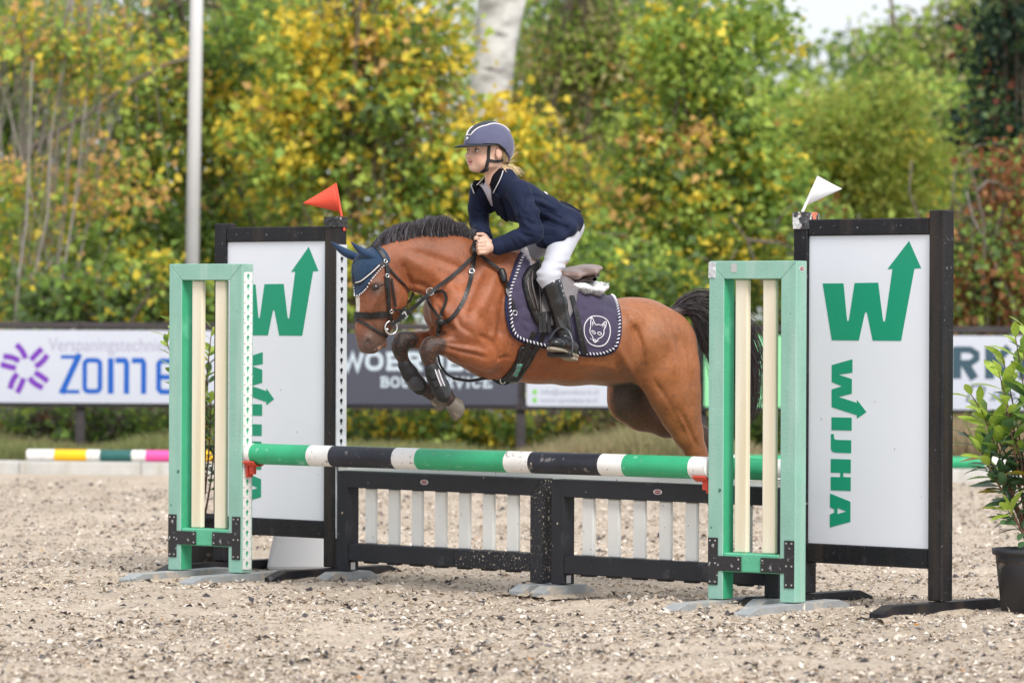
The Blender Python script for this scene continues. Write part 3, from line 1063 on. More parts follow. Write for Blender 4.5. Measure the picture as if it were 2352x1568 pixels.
# ---- flags
M_flag_red = pmat('orange_red_flag', hexlin(236, 86, 62), 0.6, 0.06, 10, sheen=0.1)
M_flag_white = pmat('white_flag', hexlin(228, 230, 236), 0.6, 0.04, 10)
def flag(name, label, d, staff, tri, mat):
    a, b = P(*staff[0], d), P(*staff[1], d)
    root = empty(name, a, 0, label=label, cat='flag', group='course flags')
    mb = MB(); mb.tube([Vector((0, 0, 0)), b - a], [0.007, 0.0055], 10)
    mb.build('staff', mat, root)
    pts = [P(*q, d) - a for q in tri]
    # pennant with a round tip and a slight billow
    T0, T1, T2 = pts
    n = 10
    vs, fs = [], []
    for i in range(n + 1):
        s = i / n
        e0, e1 = T0.lerp(T1, s), T2.lerp(T1, s)
        if i == n:
            e0, e1 = T0.lerp(T1, 0.985), T2.lerp(T1, 0.985)
        bil = Vector((0, 0.012 * sin(s * 3.3), 0))
        for th in (-0.0012, 0.0012):
            vs += [e0 + bil + Vector((0, th, 0)), e1 + bil * 0.6 + Vector((0, th, 0))]
    for i in range(n):
        a0, b0 = i * 4, i * 4 + 4
        fs += [(a0, a0 + 1, b0 + 1, b0), (a0 + 2, b0 + 2, b0 + 3, a0 + 3), (a0, b0, b0 + 2, a0 + 2), (a0 + 1, a0 + 3, b0 + 3, b0 + 1)]
    fs += [(0, 2, 3, 1), (n * 4, n * 4 + 1, n * 4 + 3, n * 4 + 2)]
    MB().add(vs, fs).build('pennant', mat, root, smooth=True)
    return root
_fl = loc_on(SIGN_L, 0.82, 0.03, 0)
_fr = loc_on(SIGN_R, 0.03, 0.03, 0)
flag('course_flag', 'orange red pennant above the left signboard post', _fl.y, ((791, 530), (771, 421)), ((771.5, 421), (695, 467), (781, 487)), M_flag_red)
flag('course_flag', 'white pennant above the right signboard post', _fr.y, ((1833, 510), (1880, 405)), ((1880, 405), (1935, 434), (1848, 474)), M_flag_white)

# ---- white wedge block behind the left signboard
def wedge():
    d = 21.75
    q = [P(611, 1322, d), P(742, 1330, d), P(742, 1215, d), P(645, 1215, d)]
    x0 = q[0].x
    root = empty('wedge_block', (x0, d, 0), 0, label='white tapered plastic block on the sand behind the left signboard', cat='block')
    prof = [(0, 0.0), (q[1].x - x0 + 0.12, 0.0), (q[1].x - x0 + 0.1, 0.36), (q[3].x - x0, 0.36)]
    prism(prof, 0, 0.22, to3=lambda a, b, c: (a, c, b)).build('block_body', pmat('white_block', hexlin(214, 216, 220), 0.4, 0.04, 5), root, bevel=0.02, seg=2)
wedge()

# ---- sand kicked up against the feet of the stands
def sand_ridges():
    r = np.random.default_rng(55)
    mb = MB()
    for par, xc, yc, half, w in FEET:
        for side in (-1, 1):
            n = 26
            vs, fs = [], []
            ph = r.random() * 9
            for i in range(n):
                y = yc - half - 0.04 + (2 * half + 0.08) * i / (n - 1)
                hgt = max(0.0, 0.000 + 0.018 * vnoise(np.array([y * 1.0 + ph]), np.array([side + xc * 3.0]), 7.0, 19)[0]) * min(1, i / 3, (n - 1 - i) / 3)
                wd = 0.03 + 0.05 * vnoise(np.array([y + ph]), np.array([ph]), 5.0, 20)[0]
                x0 = xc + side * (w / 2 - 0.012)
                for t, hh in ((0, hgt), (0.35, hgt * 0.75), (0.7, hgt * 0.25), (1.0, -0.012)):
                    vs.append(loc_on(par, x0 + side * wd * t, y, hh + 0.002 * r.normal()))
            for i in range(n - 1):
                for k in range(3):
                    a = i * 4 + k
                    fs.append((a, a + 1, a + 5, a + 4))
            mb.add(vs, fs)
    mb.build('sand_ridges', bpy.data.materials['arena_sand'], None, smooth=True, kind='stuff', label='loose sand heaped along the feet of the stands and gates', cat='sand')
sand_ridges()
# ================================================================== FAR SIDE OF THE ARENA: poles on the kerb, advertising fence
def kp(X, z):
    """point on the kerb line at column X"""
    d = 34.0
    for _ in range(20):
        d = kerb_d(gx(X, d)) + 0.10
    return Vector((gx(X, d) + 0.0, d, z))
M_yellow = pmat('yellow_paint', hexlin(245, 190, 20), 0.5, 0.08, 8)
M_teal = pmat('dark_green_paint', hexlin(38, 96, 92), 0.5, 0.1, 8)
M_pink = pmat('pink_paint', hexlin(236, 86, 160), 0.5, 0.08, 8)
KA, KB = kp(66, 0.153), kp(700, 0.153)
st = [frac_on(KA, KB, X) for X in (126, 201, 231, 304, 336, 410, 440, 520, 550, 630)] + [1.0]
pole_stripes('spare_pole', 'pole banded yellow, green, pink and white lying on the white kerb', KA, KB, 0.047, st,
             [W_, M_yellow, W_, M_teal, W_, M_pink, W_, M_yellow, W_, M_teal, W_], W_, 'poles lying on the kerb')
KA, KB = kp(1640, 0.153), kp(2310, 0.153)
st = [frac_on(KA, KB, X) for X in (1690, 1820, 1880, 2080, 2140, 2262)] + [1.0]
pole_stripes('spare_pole', 'green and white pole lying on the kerb beside the right potted shrub', KA, KB, 0.047, st, [W_, G_, W_, G_, W_, G_, W_], W_, 'poles lying on the kerb')

def fence_d(x):
    return 36.7 - 0.10 * (x + 4.2)
M_rail = pmat('dark_stained_wood', (0.050, 0.042, 0.044), 0.75, 0.3, 4, 0.5, 40, stretch=(0.5, 4, 4))
def fence():
    root = empty('rail_fence', (0, 0, 0), label='dark stained post and rail fence carrying the advertising boards', cat='fence')
    xs = [gx(X, 36.5) for X in (-1140, -700, -260, 180, 690, 1197, 1610, 2040, 2480, 2920, 3360)]
    for x in xs:
        d = fence_d(x)
        MB().box(x - 0.04, x + 0.04, d, d + 0.08, -0.1, 1.235).build('post', M_rail, root, bevel=0.006)
    for xa, xb in zip(xs[:-1], xs[1:]):
        for z0, z1 in ((1.178, 1.232), (0.505, 0.565)):
            da, db = fence_d(xa) - 0.002, fence_d(xb) - 0.002
            t = 0.036
            vs = [(xa + 0.002, da - t, z0), (xb - 0.002, db - t, z0), (xb - 0.002, db, z0), (xa + 0.002, da, z0), (xa + 0.002, da - t, z1), (xb - 0.002, db - t, z1), (xb - 0.002, db, z1), (xa + 0.002, da, z1)]
            MB().add(vs, [(0, 3, 2, 1), (4, 5, 6, 7), (0, 1, 5, 4), (1, 2, 6, 5), (2, 3, 7, 6), (3, 0, 4, 7)]).build('rail', M_rail, root, bevel=0.004)
fence()

def adboard(name, X0, X1, z0, z1, mat, label, rim=None):
    """advertising board standing on the lower rail; returns object whose local x = metres from its left edge, z = height"""
    d = 36.45
    xa, xb = gx(X0, d), gx(X1, d)
    da, db = fence_d(xa) - 0.046, fence_d(xb) - 0.046
    root = empty(name, (xa, da, 0), math.atan2(db - da, xb - xa), label=label, cat='board', group='advertising boards')
    L = math.hypot(xb - xa, db - da)
    r = 0.02
    pts = []
    for cx_, cz_, a0 in ((L - r, z0 + r, -90), (L - r, z1 - r, 0), (r, z1 - r, 90), (r, z0 + r, 180)):
        for k in range(5):
            a = radians(a0 + 90 * k / 4)
            pts.append((cx_ + r * cos(a), cz_ + r * sin(a)))
    pn = prism(pts, -0.008, 0.006, to3=lambda a, b, c: (a, c, b)).build('board_panel', mat, root)
    return root, pn, L

def text_mesh(s, parent, name, mat, x, z, h, y=-0.0085, bold=0.0, sx=1.0, shear=0.0, space=1.0):
    cu = bpy.data.curves.new(name, 'FONT')
    cu.body = s
    cu.size = 1.0
    cu.offset = bold
    cu.shear = shear
    cu.space_character = space
    cu.extrude = 0.0
    ob = bpy.data.objects.new('tmp', cu)
    COL.objects.link(ob)
    dg = bpy.context.evaluated_depsgraph_get()
    me = bpy.data.meshes.new_from_object(ob.evaluated_get(dg))
    bpy.data.objects.remove(ob)
    co = np.empty(len(me.vertices) * 3, np.float32)
    me.vertices.foreach_get('co', co)
    co = co.reshape(-1, 3)
    k = h / 0.729                          # cap height of the built-in face
    out = np.stack([x + co[:, 0] * k * sx, np.full(len(co), y), z + co[:, 1] * k], 1)
    me.vertices.foreach_set('co', out.astype(np.float32).ravel())
    me.update()
    me.materials.clear()
    return link_mesh(name, me, mat, parent)

def strokes(parent, name, mat, items, y=-0.0085):
    """letters drawn as thick strokes: items = [(polyline, width)]"""
    mb = MB()
    for i, (pts, w) in enumerate(items):
        sp = stroke_poly(pts, w)
        n = len(sp) // 2
        vs = [(p[0], y - 0.00005 * i, p[1]) for p in sp]
        fs = [(j, j + 1, 2 * n - 2 - j, 2 * n - 1 - j) for j in range(n - 1)]
        mb.add(vs, fs)
    return mb.build(name, mat, parent)

sc = FPX / 36.45
def zz(Y, X):      # height at the fence for a reading-grid row
    return P(X, Y, fence_d(gx(X, 36.4)) - 0.05).z

# board with purple star and blue word
M_bw = pmat('board_white', hexlin(202, 206, 218), 0.4, 0.02, 2)
M_blue = pmat('board_blue', hexlin(0, 90, 185), 0.4, 0.02)
M_purple = pmat('board_purple', hexlin(118, 52, 176), 0.4, 0.02)
M_lilac = pmat('board_lilac_grey', hexlin(166, 164, 188), 0.4, 0.02)
r, pn, L = adboard('advertising_board', -130, 640, zz(925, 200), zz(758, 200), M_bw, 'white advertising board with purple star and blue lettering on the left')
X0 = -130
def bx(X): return (X - X0) / sc
star = []
cx, cz = bx(55), zz(846, 55)
for k in range(9):
    a = radians(90 - k * 40 + 6)
    for (r0, r1, w0, w1, da) in ((0.085, 0.222, 0.015, 0.042, 0.36),):
        pts = []
        for q in range(6):
            s = q / 5
            rr = r0 + (r1 - r0) * s
            aa = a + da * (s - 0.2) * (1 if k % 2 == 0 else -0.35)
            pts.append((cx + rr * cos(aa), cz + rr * sin(aa)))
        star.append((pts, 0.049))
strokes(pn, 'star_emblem', M_purple, star)
text_mesh('Verspaningstechniek', pn, 'lettering', M_lilac, bx(108), zz(806, 200), 0.118, sx=0.80)
lw = 0.052
def zh(Y): return zz(Y, 260)
b0, xh, ct = zh(904), zh(826), zh(820 - 16)
zt = zh(805) + 0.0
it = [([(bx(137), zt - lw / 2 - 0.03), (bx(182), zt - lw / 2 - 0.03)], lw * 0.62), ([(bx(181), zt - 0.03), (bx(139), b0)], lw), ([(bx(134), b0 + lw * 0.31), (bx(181), b0 + lw * 0.31)], lw * 0.62)]
def rounded(xa, xb, za, zb, r):
    pts = []
    for cx_, cz_, a0 in ((xb - r, za + r, -90), (xb - r, zb - r, 0), (xa + r, zb - r, 90), (xa + r, za + r, 180)):
        for k in range(5):
            a = radians(a0 + 90 * k / 4)
            pts.append((cx_ + r * cos(a), cz_ + r * sin(a)))
    return pts + [pts[0]]
xm = zh(826) - 0.0
it.append((rounded(bx(193), bx(229), b0 + 0.02, xm - 0.005, 0.035), lw * 0.8))
it.append(([(bx(254), b0), (bx(254), xm + 0.015)], lw))
it.append(([(bx(265), xm - 0.005), (bx(287), xm - 0.005), (bx(291), xm - 0.03), (bx(291), b0)], lw * 0.9))
it.append(([(bx(303), xm - 0.005), (bx(327), xm - 0.005), (bx(331), xm - 0.03), (bx(331), b0)], lw * 0.9))
zm = (b0 + xm) / 2
it.append(([(bx(366), zm), (bx(402), zm), (bx(402), xm - 0.03), (bx(396), xm - 0.008), (bx(372), xm - 0.008), (bx(366), xm - 0.03), (bx(366), b0 + 0.045), (bx(372), b0 + 0.02), (bx(402), b0 + 0.02)], lw * 0.85))
it.append(([(bx(424), b0), (bx(424), xm + 0.015)], lw))
it.append(([(bx(434), xm - 0.005), (bx(452), xm - 0.005)], lw * 0.8))
strokes(pn, 'lettering', M_blue, it)

# dark board with slab letters
M_slate = pmat('board_slate', hexlin(74, 76, 88), 0.45, 0.05, 2)
M_ltext = pmat('board_pale_text', hexlin(196, 208, 218), 0.4, 0.02)
r, pn, L = adboard('advertising_board', 672, 1190, zz(929, 950), zz(765, 950), M_slate, 'dark slate advertising board with pale slab lettering behind the forelegs')
X0 = 672
SL = {'W': [[(0, 1), (.25, 0), (.5, .9), (.75, 0), (1, 1)]], 'O': [rounded(.06, .94, .06, .94, .36)], 'E': [[(.18, 0), (.18, 1)], [(0, .06), (1, .06)], [(0, .94), (1, .94)], [(.18, .5), (.75, .5)], [(.96, 0), (.96, .3)], [(.96, .7), (.96, 1)]],
      'R': [[(.18, 0), (.18, 1)], [(0, .94), (.6, .94), (.85, .85), (.85, .6), (.6, .5), (.18, .5)], [(.5, .5), (.9, .04), (1.02, .04)], [(0, .05), (.38, .05)]],
      'D': [[(.18, 0), (.18, 1)], [(0, .94), (.6, .94), (.92, .75), (.92, .25), (.6, .06), (0, .06)]], 'N': [[(.14, 0), (.14, 1)], [(.0, .97), (.2, .97), (.85, .05)], [(.86, 0), (.86, 1)], [(0, .04), (.32, .04)], [(.68, .96), (1.04, .96)]],
      'S': [[(.9, .7), (.85, .94), (.25, .94), (.08, .8), (.1, .6), (.9, .42), (.92, .2), (.75, .06), (.2, .06), (.1, .3)]], 'B': [[(.18, 0), (.18, 1)], [(0, .94), (.65, .94), (.82, .8), (.8, .6), (.6, .52), (.18, .52)], [(.6, .52), (.9, .42), (.92, .2), (.7, .06), (0, .06)]],
      'U': [[(.16, 1), (.16, .25), (.35, .05), (.65, .05), (.84, .25), (.84, 1)], [(0, .96), (.34, .96)], [(.66, .96), (1, .96)]], 'V': [[(0.05, 1), (.5, .02), (.95, 1)], [(-.05, .96), (.25, .96)], [(.75, .96), (1.05, .96)]],
      'I': [[(.5, 0), (.5, 1)], [(.2, .05), (.8, .05)], [(.2, .95), (.8, .95)]], 'C': [[(.92, .7), (.85, .9), (.6, .95), (.25, .92), (.07, .7), (.07, .3), (.25, .08), (.6, .05), (.92, .25)], [(.93, .6), (.93, .95)]]}
def slab(parent, s, x, z, h, adv, lw, mat):
    it = []
    for ch in s:
        w = adv * 0.80 * (1.2 if ch == 'W' else 0.55 if ch == 'I' else 1)
        for pl in SL[ch]:
            it.append(([(x + px * w, z + pz * h) for px, pz in pl], lw))
        x += w + adv * 0.20
    strokes(parent, 'lettering', mat, it)
slab(pn, 'WOERDENS', (790 - X0) / sc, zz(849, 980), (849 - 811) / sc, 0.172, 0.036, M_ltext)
slab(pn, 'BOUWSERVICE', (877 - X0) / sc, zz(889, 1010), 22.5 / sc, 0.0895, 0.019, M_ltext)

# pale board with small contact lines
M_gtext = pmat('board_grey_text', hexlin(150, 156, 168), 0.4, 0.02)
M_lime = pmat('board_lime', hexlin(120, 200, 70), 0.4, 0.02)
r, pn, L = adboard('advertising_board', 1210, 1596, zz(933, 1300), zz(766, 1300), M_bw, 'white advertising board with two small grey text lines under the belly')
X0 = 1210
text_mesh('info@uptodate-it.nl', pn, 'lettering', M_gtext, (1242 - X0) / sc, zz(905, 1300), 0.043, bold=0.01, sx=1.05)
text_mesh('www.uptodate-it.nl', pn, 'lettering', M_gtext, (1242 - X0) / sc, zz(924, 1300), 0.043, bold=0.01, sx=1.05)
for Y in (900, 919):
    pts = [((1229 - X0) / sc + 0.020 * cos(2 * pi * k / 16), zz(Y, 1300) + 0.022 * sin(2 * pi * k / 16)) for k in range(16)]
    prism(pts, 0.0085, 0.0095, to3=lambda a, b, c: (a, -c, b)).build('round_icon', M_lime, pn)

# mint green board
M_mint = pmat('board_mint', hexlin(150, 226, 168), 0.4, 0.03, 2)
M_dgt = pmat('board_green_text', hexlin(54, 120, 78), 0.4, 0.02)
r, pn, L = adboard('advertising_board', 1614, 2050, zz(935, 1700), zz(770, 1700), M_mint, 'mint green advertising board behind the right wing')
text_mesh('P', pn, 'lettering', M_dgt, (1737 - 1614) / sc, zz(815, 1740), 0.075, bold=0.01)

# white board with dark letters on the right
M_petrol = pmat('board_petrol', hexlin(56, 84, 98), 0.4, 0.03)
r, pn, L = adboard('advertising_board', 2060, 2560, zz(941, 2270), zz(771, 2270), M_bw, 'white advertising board with big dark letters behind the right potted shrub')
X0 = 2060
def q(X, Y): return ((X - X0) / sc, zz(Y, 2250))
strokes(pn, 'lettering', M_petrol, [([q(2104, 870), q(2131, 797)], 0.07), ([q(2131, 797), q(2158, 870)], 0.07), ([q(2114, 846), q(2148, 846)], 0.05),
    ([q(2182, 797), q(2182, 870)], 0.075), ([q(2178, 803), q(2212, 803), q(2226, 812), q(2226, 824), q(2212, 834), q(2182, 834)], 0.055), ([q(2200, 834), q(2222, 870)], 0.075),
    ([q(2256, 797), q(2256, 870)], 0.078), ([q(2299, 797), q(2266, 833)], 0.07), ([q(2268, 833), q(2304, 870)], 0.075),
    ([q(2330, 797), q(2330, 870)], 0.075), ([q(2326, 803), q(2366, 803)], 0.05), ([q(2326, 834), q(2356, 834)], 0.05), ([q(2326, 866), q(2366, 866)], 0.05)])
strokes(pn, 'script_lettering', M_petrol, [([q(2218, 886), q(2205, 920), q(2222, 921), q(2240, 908), q(2246, 892), q(2236, 884), q(2214, 886)], 0.016),
    ([q(2258, 920), q(2268, 900), q(2266, 918), q(2280, 904), q(2284, 918)], 0.014), ([q(2292, 918), q(2300, 902), q(2312, 904), q(2304, 918), q(2318, 912)], 0.014), ([q(2330, 918), q(2344, 882), q(2340, 914), q(2356, 908)], 0.014)])

# light metal lamp post behind the fence
lp = empty('lamp_post', (P(442, 600, 38.6).x, 38.6, 0), 0, label='tall pale metal post rising behind the fence on the left', cat='post')
a, b = P(442, 600, 38.6), P(452, 0, 38.6)
dirv = (b - a).normalized()
base = a - dirv * ((a.z) / dirv.z)
lp.location = base
mb = MB(); mb.tube([(0, 0, -0.05), dirv * 4.0, dirv * 8.0], [0.064, 0.060, 0.052], 20)
mb.build('pole', pmat('pale_metal', (0.70, 0.70, 0.70), 0.45, 0.06, 3, metal=0.2), lp, smooth=True)
mb = MB(); mb.tube([(0, 0, -0.05), dirv * 0.25], [0.085, 0.085], 16); mb.build('base_sleeve', MATS['pale_metal'], lp, bevel=0.004)
# ================================================================== TREES AND SHRUBS
LEAFMAT = pmat('leaf_mat', (1, 1, 1), 0.55, 0.1, 3, attr='Col', spec=0.35, trans=0.5)
BARK = pmat('grey_bark', (0.16, 0.13, 0.105), 0.9, 0.35, 6, 0.8, 25, stretch=(4, 4, 0.8))
BARK_PALE = pmat('pale_twig_bark', (0.30, 0.27, 0.24), 0.9, 0.3, 6, 0.6, 25, stretch=(4, 4, 0.8))
def birch_mat():
    m = bpy.data.materials.new('birch_bark')
    m.use_nodes = True
    N, L = m.node_tree.nodes, m.node_tree.links
    b = N['Principled BSDF']
    tc = N.new('ShaderNodeTexCoord')
    def nz(sc, scale, det=5):
        mp = N.new('ShaderNodeMapping'); mp.inputs['Scale'].default_value = sc
        L.new(tc.outputs['Object'], mp.inputs[0])
        n = N.new('ShaderNodeTexNoise'); n.inputs['Scale'].default_value = scale; n.inputs['Detail'].default_value = det
        L.new(mp.outputs[0], n.inputs['Vector'])
        return n.outputs['Fac']
    r = N.new('ShaderNodeValToRGB')
    for e, (p, c) in zip(r.color_ramp.elements, [(0.42, (0.80, 0.78, 0.77)), (0.66, (0.36, 0.34, 0.33))]):
        e.position = p; e.color = (*c, 1)
    L.new(nz((1, 1, 2.2), 3.0), r.inputs[0])
    r2 = N.new('ShaderNodeValToRGB')
    for e, (p, c) in zip(r2.color_ramp.elements, [(0.64, (1, 1, 1)), (0.72, (0.16, 0.15, 0.15))]):
        e.position = p; e.color = (*c, 1)
    L.new(nz((1, 1, 3.5), 2.2), r2.inputs[0])
    x = N.new('ShaderNodeMix'); x.data_type = 'RGBA'; x.blend_type = 'MULTIPLY'; x.inputs[0].default_value = 1
    L.new(r.outputs[0], x.inputs[6]); L.new(r2.outputs[0], x.inputs[7])
    L.new(x.outputs[2], b.inputs['Base Color'])
    b.inputs['Roughness'].default_value = 0.8
    return m
BIRCH = birch_mat()

GRN, DGRN, YGR, YEL, ORA, TAN, RED, LIM = (0.25, 0.39, 0.085), (0.15, 0.23, 0.085), (0.46, 0.58, 0.12), (0.86, 0.68, 0.09), (0.74, 0.46, 0.17), (0.56, 0.50, 0.26), (0.30, 0.09, 0.06), (0.54, 0.55, 0.13)

def crown_leaves(blobs, n, per, spread, size, pal, wts, seed, droop=0.2, jitter=0.25, up=0.5):
    """leaf clusters through a crown made of ellipsoid blobs [(centre, radii, weight)] -> verts, quads, colours, cluster centres"""
    r = np.random.default_rng(seed)
    w = np.array([b[2] for b in blobs], float); w /= w.sum()
    nc = max(1, n // per)
    bi = r.choice(len(blobs), nc, p=w)
    C = np.array([blobs[i][0] for i in bi]); R = np.array([blobs[i][1] for i in bi])
    d = r.normal(size=(nc, 3)); d /= np.linalg.norm(d, axis=1, keepdims=True)
    rad = r.random((nc, 1)) ** 0.45
    cc = C + d * rad * R
    pal = np.array(pal); wts = np.array(wts, float); wts /= wts.sum()
    # colour drifts across the crown, then from cluster to cluster
    drift = vnoise(cc[:, 0] + seed, cc[:, 2] + 3.1 * seed, 1.1, seed % 50)
    cum = np.cumsum(wts)
    key = np.clip(0.55 * drift + 0.45 * r.random(nc) + 0.12 * r.normal(size=nc), 0, 0.999)
    order = np.argsort(np.argsort(key)) / max(1, nc - 1)
    ck = np.searchsorted(cum, order * 0.999)
    idx = np.repeat(np.arange(nc), per)
    m = len(idx)
    pos = cc[idx] + r.normal(size=(m, 3)) * spread * np.array((1, 1, 0.75))
    lk = np.where(r.random(m) < 0.84, ck[idx], r.choice(len(pal), m, p=wts))
    col = pal[lk] * (1 - jitter + 2 * jitter * r.random((m, 1))) * (0.85 + 0.3 * r.random((m, 1)))
    D = (pos - C[idx]); D /= np.linalg.norm(D, axis=1, keepdims=True) + 1e-6
    D = D * 0.6 + r.normal(size=(m, 3)) * 0.7 + np.array((0, 0, -droop))
    Nn = r.normal(size=(m, 3)) * 0.7 + np.array((0, -0.25, up))
    Ls = size * (0.45 + 1.0 * r.random(m) ** 1.2)
    V, Q = leaves_np(pos, D, Nn, Ls, Ls * 0.78)
    return V, Q, np.repeat(col, 5, 0), cc

def tree(name, label, X, d, trunk_r, crown, n, size, pal, wts, seed, per=26, spread=0.13, bark=None, lean=0.0, top=None, limbs=9, group='trees behind the fence', cat='tree', stems=1, twig=0.012):
    """crown = blobs in reading-grid terms (Xc, Yc, rx px, ry px, depth radius m, weight) at depth d"""
    r = random.Random(seed)
    s = FPX / d
    base = Vector((gx(X, d), d, 0.08))
    blobs = []
    for (xc, yc, rx, ry, rd, wt) in crown:
        c = P(xc, yc, d)
        blobs.append((np.array((c.x, d + (r.random() - 0.5) * 0.3, c.z)), np.array((rx / s, rd, ry / s)), wt))
    root = empty(name, base, 0, label=label, cat=cat, group=group)
    V, Q, C, cc = crown_leaves(blobs, n, per, spread, size, pal, wts, seed)
    bl = np.array(base)
    me = np_mesh('crown', V - bl, Q, C)
    link_mesh('crown', me, LEAFMAT, root)
    zt = max(b[0][2] + 0.6 * b[1][2] for b in blobs) if top is None else top
    mb = MB()
    tips = []
    for sidx in range(stems):
        ang = r.random() * 6.28
        off = Vector((cos(ang), sin(ang), 0)) * (0.10 * (stems > 1))
        tx = blobs[0][0][0] - base.x + lean + (r.random() - 0.5) * 0.5 * (stems > 1) * 3
        pts, rad = [], []
        k = 9
        for i in range(k + 1):
            t = i / k
            wob = Vector((r.random() - 0.5, r.random() - 0.5, 0)) * 0.12 * (0 if i == 0 else 1)
            pts.append(off * (1 + 4 * t) + Vector((tx * t ** 1.3, 0, (zt - base.z) * t)) + wob * (0.5 + t))
            rad.append(trunk_r * (1 - 0.8 * t) / (1 if stems == 1 else 1.3))
        pts[0].z -= 0.2
        mb.tube(pts, rad, 10)
        tips.append(pts)
    for q in range(limbs):
        pts = tips[q % stems]
        i = r.randint(2, len(pts) - 2)
        a = pts[i]
        tgt = cc[r.randrange(len(cc))] - bl
        tgt = Vector(tgt)
        mid = a.lerp(tgt, 0.5) + Vector((0, 0, 0.12)) + Vector((r.random() - 0.5, r.random() - 0.5, 0)) * 0.15
        r0 = trunk_r * (0.42 if stems == 1 else 0.5)
        mb.tube([a, a.lerp(mid, 0.5) + Vector((0, 0, 0.05)), mid, mid.lerp(tgt, 0.5), tgt], [r0, r0 * 0.75, r0 * 0.55, r0 * 0.35, twig * 0.4], 6)
    mb.build('trunk', bark or BARK, root, smooth=True)
    # fine twigs reaching the leaf clusters
    rr = np.random.default_rng(seed + 5)
    sel = rr.choice(len(cc), min(len(cc), 160), replace=False)
    A = cc[sel] - bl
    allp = np.array([tuple(p) for pts in tips for p in pts])
    st_ = allp[rr.integers(2, len(allp), len(sel))]
    st_ = A + (st_ - A) * 0.55
    S = np.stack([st_ + (A - st_) * t + np.array((0, 0, 0.10)) * sin(pi * t) for t in (0, 0.33, 0.66, 1.0)], 1)
    Rr = np.tile(np.array((1.0, 0.8, 0.6, 0.3)) * twig * 0.7, (len(sel), 1))
    V, Q = tubes_np(S, Rr, 4)
    link_mesh('twigs', np_mesh('twigs', V, Q), bark or BARK, root)
    return root

tree('maple_tree', 'yellow autumn maple crown filling the space left of the rider', 800, 42.0, 0.11,
     [(850, 150, 250, 200, 0.7, 3), (700, 330, 170, 160, 0.6, 2), (950, 420, 190, 130, 0.6, 2), (1150, 330, 90, 110, 0.4, 0.9), (1120, 560, 90, 110, 0.4, 0.9), (800, 620, 230, 130, 0.5, 1.6), (820, -280, 260, 230, 1.0, 1.6)],
     19000, 0.098, [YEL, YGR, GRN, ORA, DGRN], [0.34, 0.27, 0.22, 0.09, 0.08], 11, spread=0.145)
tree('maple_tree', 'green and yellow maple to the right of the rider reaching the top edge', 1610, 41.6, 0.10,
     [(1600, 120, 130, 150, 0.7, 2), (1600, 330, 190, 150, 0.9, 3), (1620, 560, 220, 150, 0.9, 3), (1480, 520, 120, 140, 0.6, 1.4), (1790, 50, 40, 60, 0.3, 0.22), (1780, 420, 60, 110, 0.5, 0.7)],
     15500, 0.092, [GRN, YGR, YEL, DGRN, ORA], [0.36, 0.36, 0.12, 0.12, 0.04], 12, spread=0.135)
tree('broadleaf_tree', 'olive green tree between the pale post and the left edge', 330, 44.5, 0.12,
     [(360, 230, 230, 220, 1.2, 3), (300, 540, 250, 170, 1.0, 2.5), (520, 560, 120, 180, 0.8, 1.5), (560, 200, 110, 240, 0.8, 1.4), (350, -300, 280, 240, 1.0, 1.4)],
     17500, 0.092, [GRN, YGR, DGRN, YEL, ORA], [0.38, 0.28, 0.18, 0.12, 0.04], 13, spread=0.145)
tree('ash_tree', 'thin grey stemmed tree with sparse orange leaves at the left edge', 60, 40.6, 0.026,
     [(220, 130, 130, 80, 0.6, 1.3), (50, 480, 130, 120, 0.5, 1.2), (90, 60, 150, 120, 0.6, 1.0), (40, 690, 110, 80, 0.4, 1.2), (270, 420, 120, 90, 0.5, 0.7), (120, -380, 260, 300, 0.9, 2)],
     5200, 0.082, [ORA, YEL, YGR, GRN], [0.26, 0.2, 0.30, 0.24], 14, per=11, spread=0.14, bark=BARK_PALE, stems=3, limbs=10, twig=0.010)
tree('broadleaf_tree', 'dull olive and tan tree just right of the white birch trunk', 1340, 46.5, 0.12,
     [(1330, 160, 130, 200, 0.9, 2), (1310, 480, 140, 200, 0.8, 2), (1420, 120, 130, 130, 0.8, 1.4), (1330, -350, 200, 280, 1.0, 2)],
     14000, 0.080, [TAN, GRN, YGR, ORA, YEL], [0.24, 0.27, 0.30, 0.09, 0.10], 15, spread=0.17)
tree('willow_tree', 'feathery yellow green tree between the white flag and the right edge', 2000, 47.5, 0.10,
     [(2010, 330, 150, 90, 1.0, 2.0), (1935, 450, 170, 120, 0.9, 2.3), (2080, 420, 120, 140, 0.8, 1.8), (2100, 590, 150, 110, 0.7, 1.4), (1870, 330, 80, 80, 0.6, 0.7), (2060, 230, 70, 50, 0.6, 0.7), (1930, 260, 60, 50, 0.6, 0.5), (1830, 580, 110, 130, 0.7, 1.2)],
     20000, 0.066, [LIM, YGR, GRN, YEL], [0.45, 0.33, 0.17, 0.05], 16, per=22, spread=0.17)
tree('broadleaf_tree', 'tall ragged olive tree with bare twigs under the white sky', 2090, 55.0, 0.11,
     [(2050, 150, 80, 85, 0.9, 1.5), (2150, 140, 105, 95, 0.9, 1.5), (2050, 270, 170, 80, 0.9, 1.6), (1880, 310, 110, 70, 0.8, 0.9), (2230, 60, 60, 160, 0.8, 1)],
     9500, 0.095, [GRN, YGR, TAN, DGRN], [0.32, 0.33, 0.2, 0.15], 17, per=14, spread=0.20, limbs=16, twig=0.02)
tree('conifer_tree', 'dark blue green evergreen in the upper right corner', 2330, 44.0, 0.10,
     [(2330, 60, 85, 130, 0.8, 2), (2310, 250, 80, 110, 0.7, 2), (2370, 420, 110, 160, 0.8, 2), (2400, -330, 150, 320, 1.0, 3)],
     9500, 0.085, [(0.030, 0.065, 0.045), (0.05, 0.095, 0.05), RED, DGRN], [0.42, 0.30, 0.07, 0.21], 18, per=22, spread=0.15)
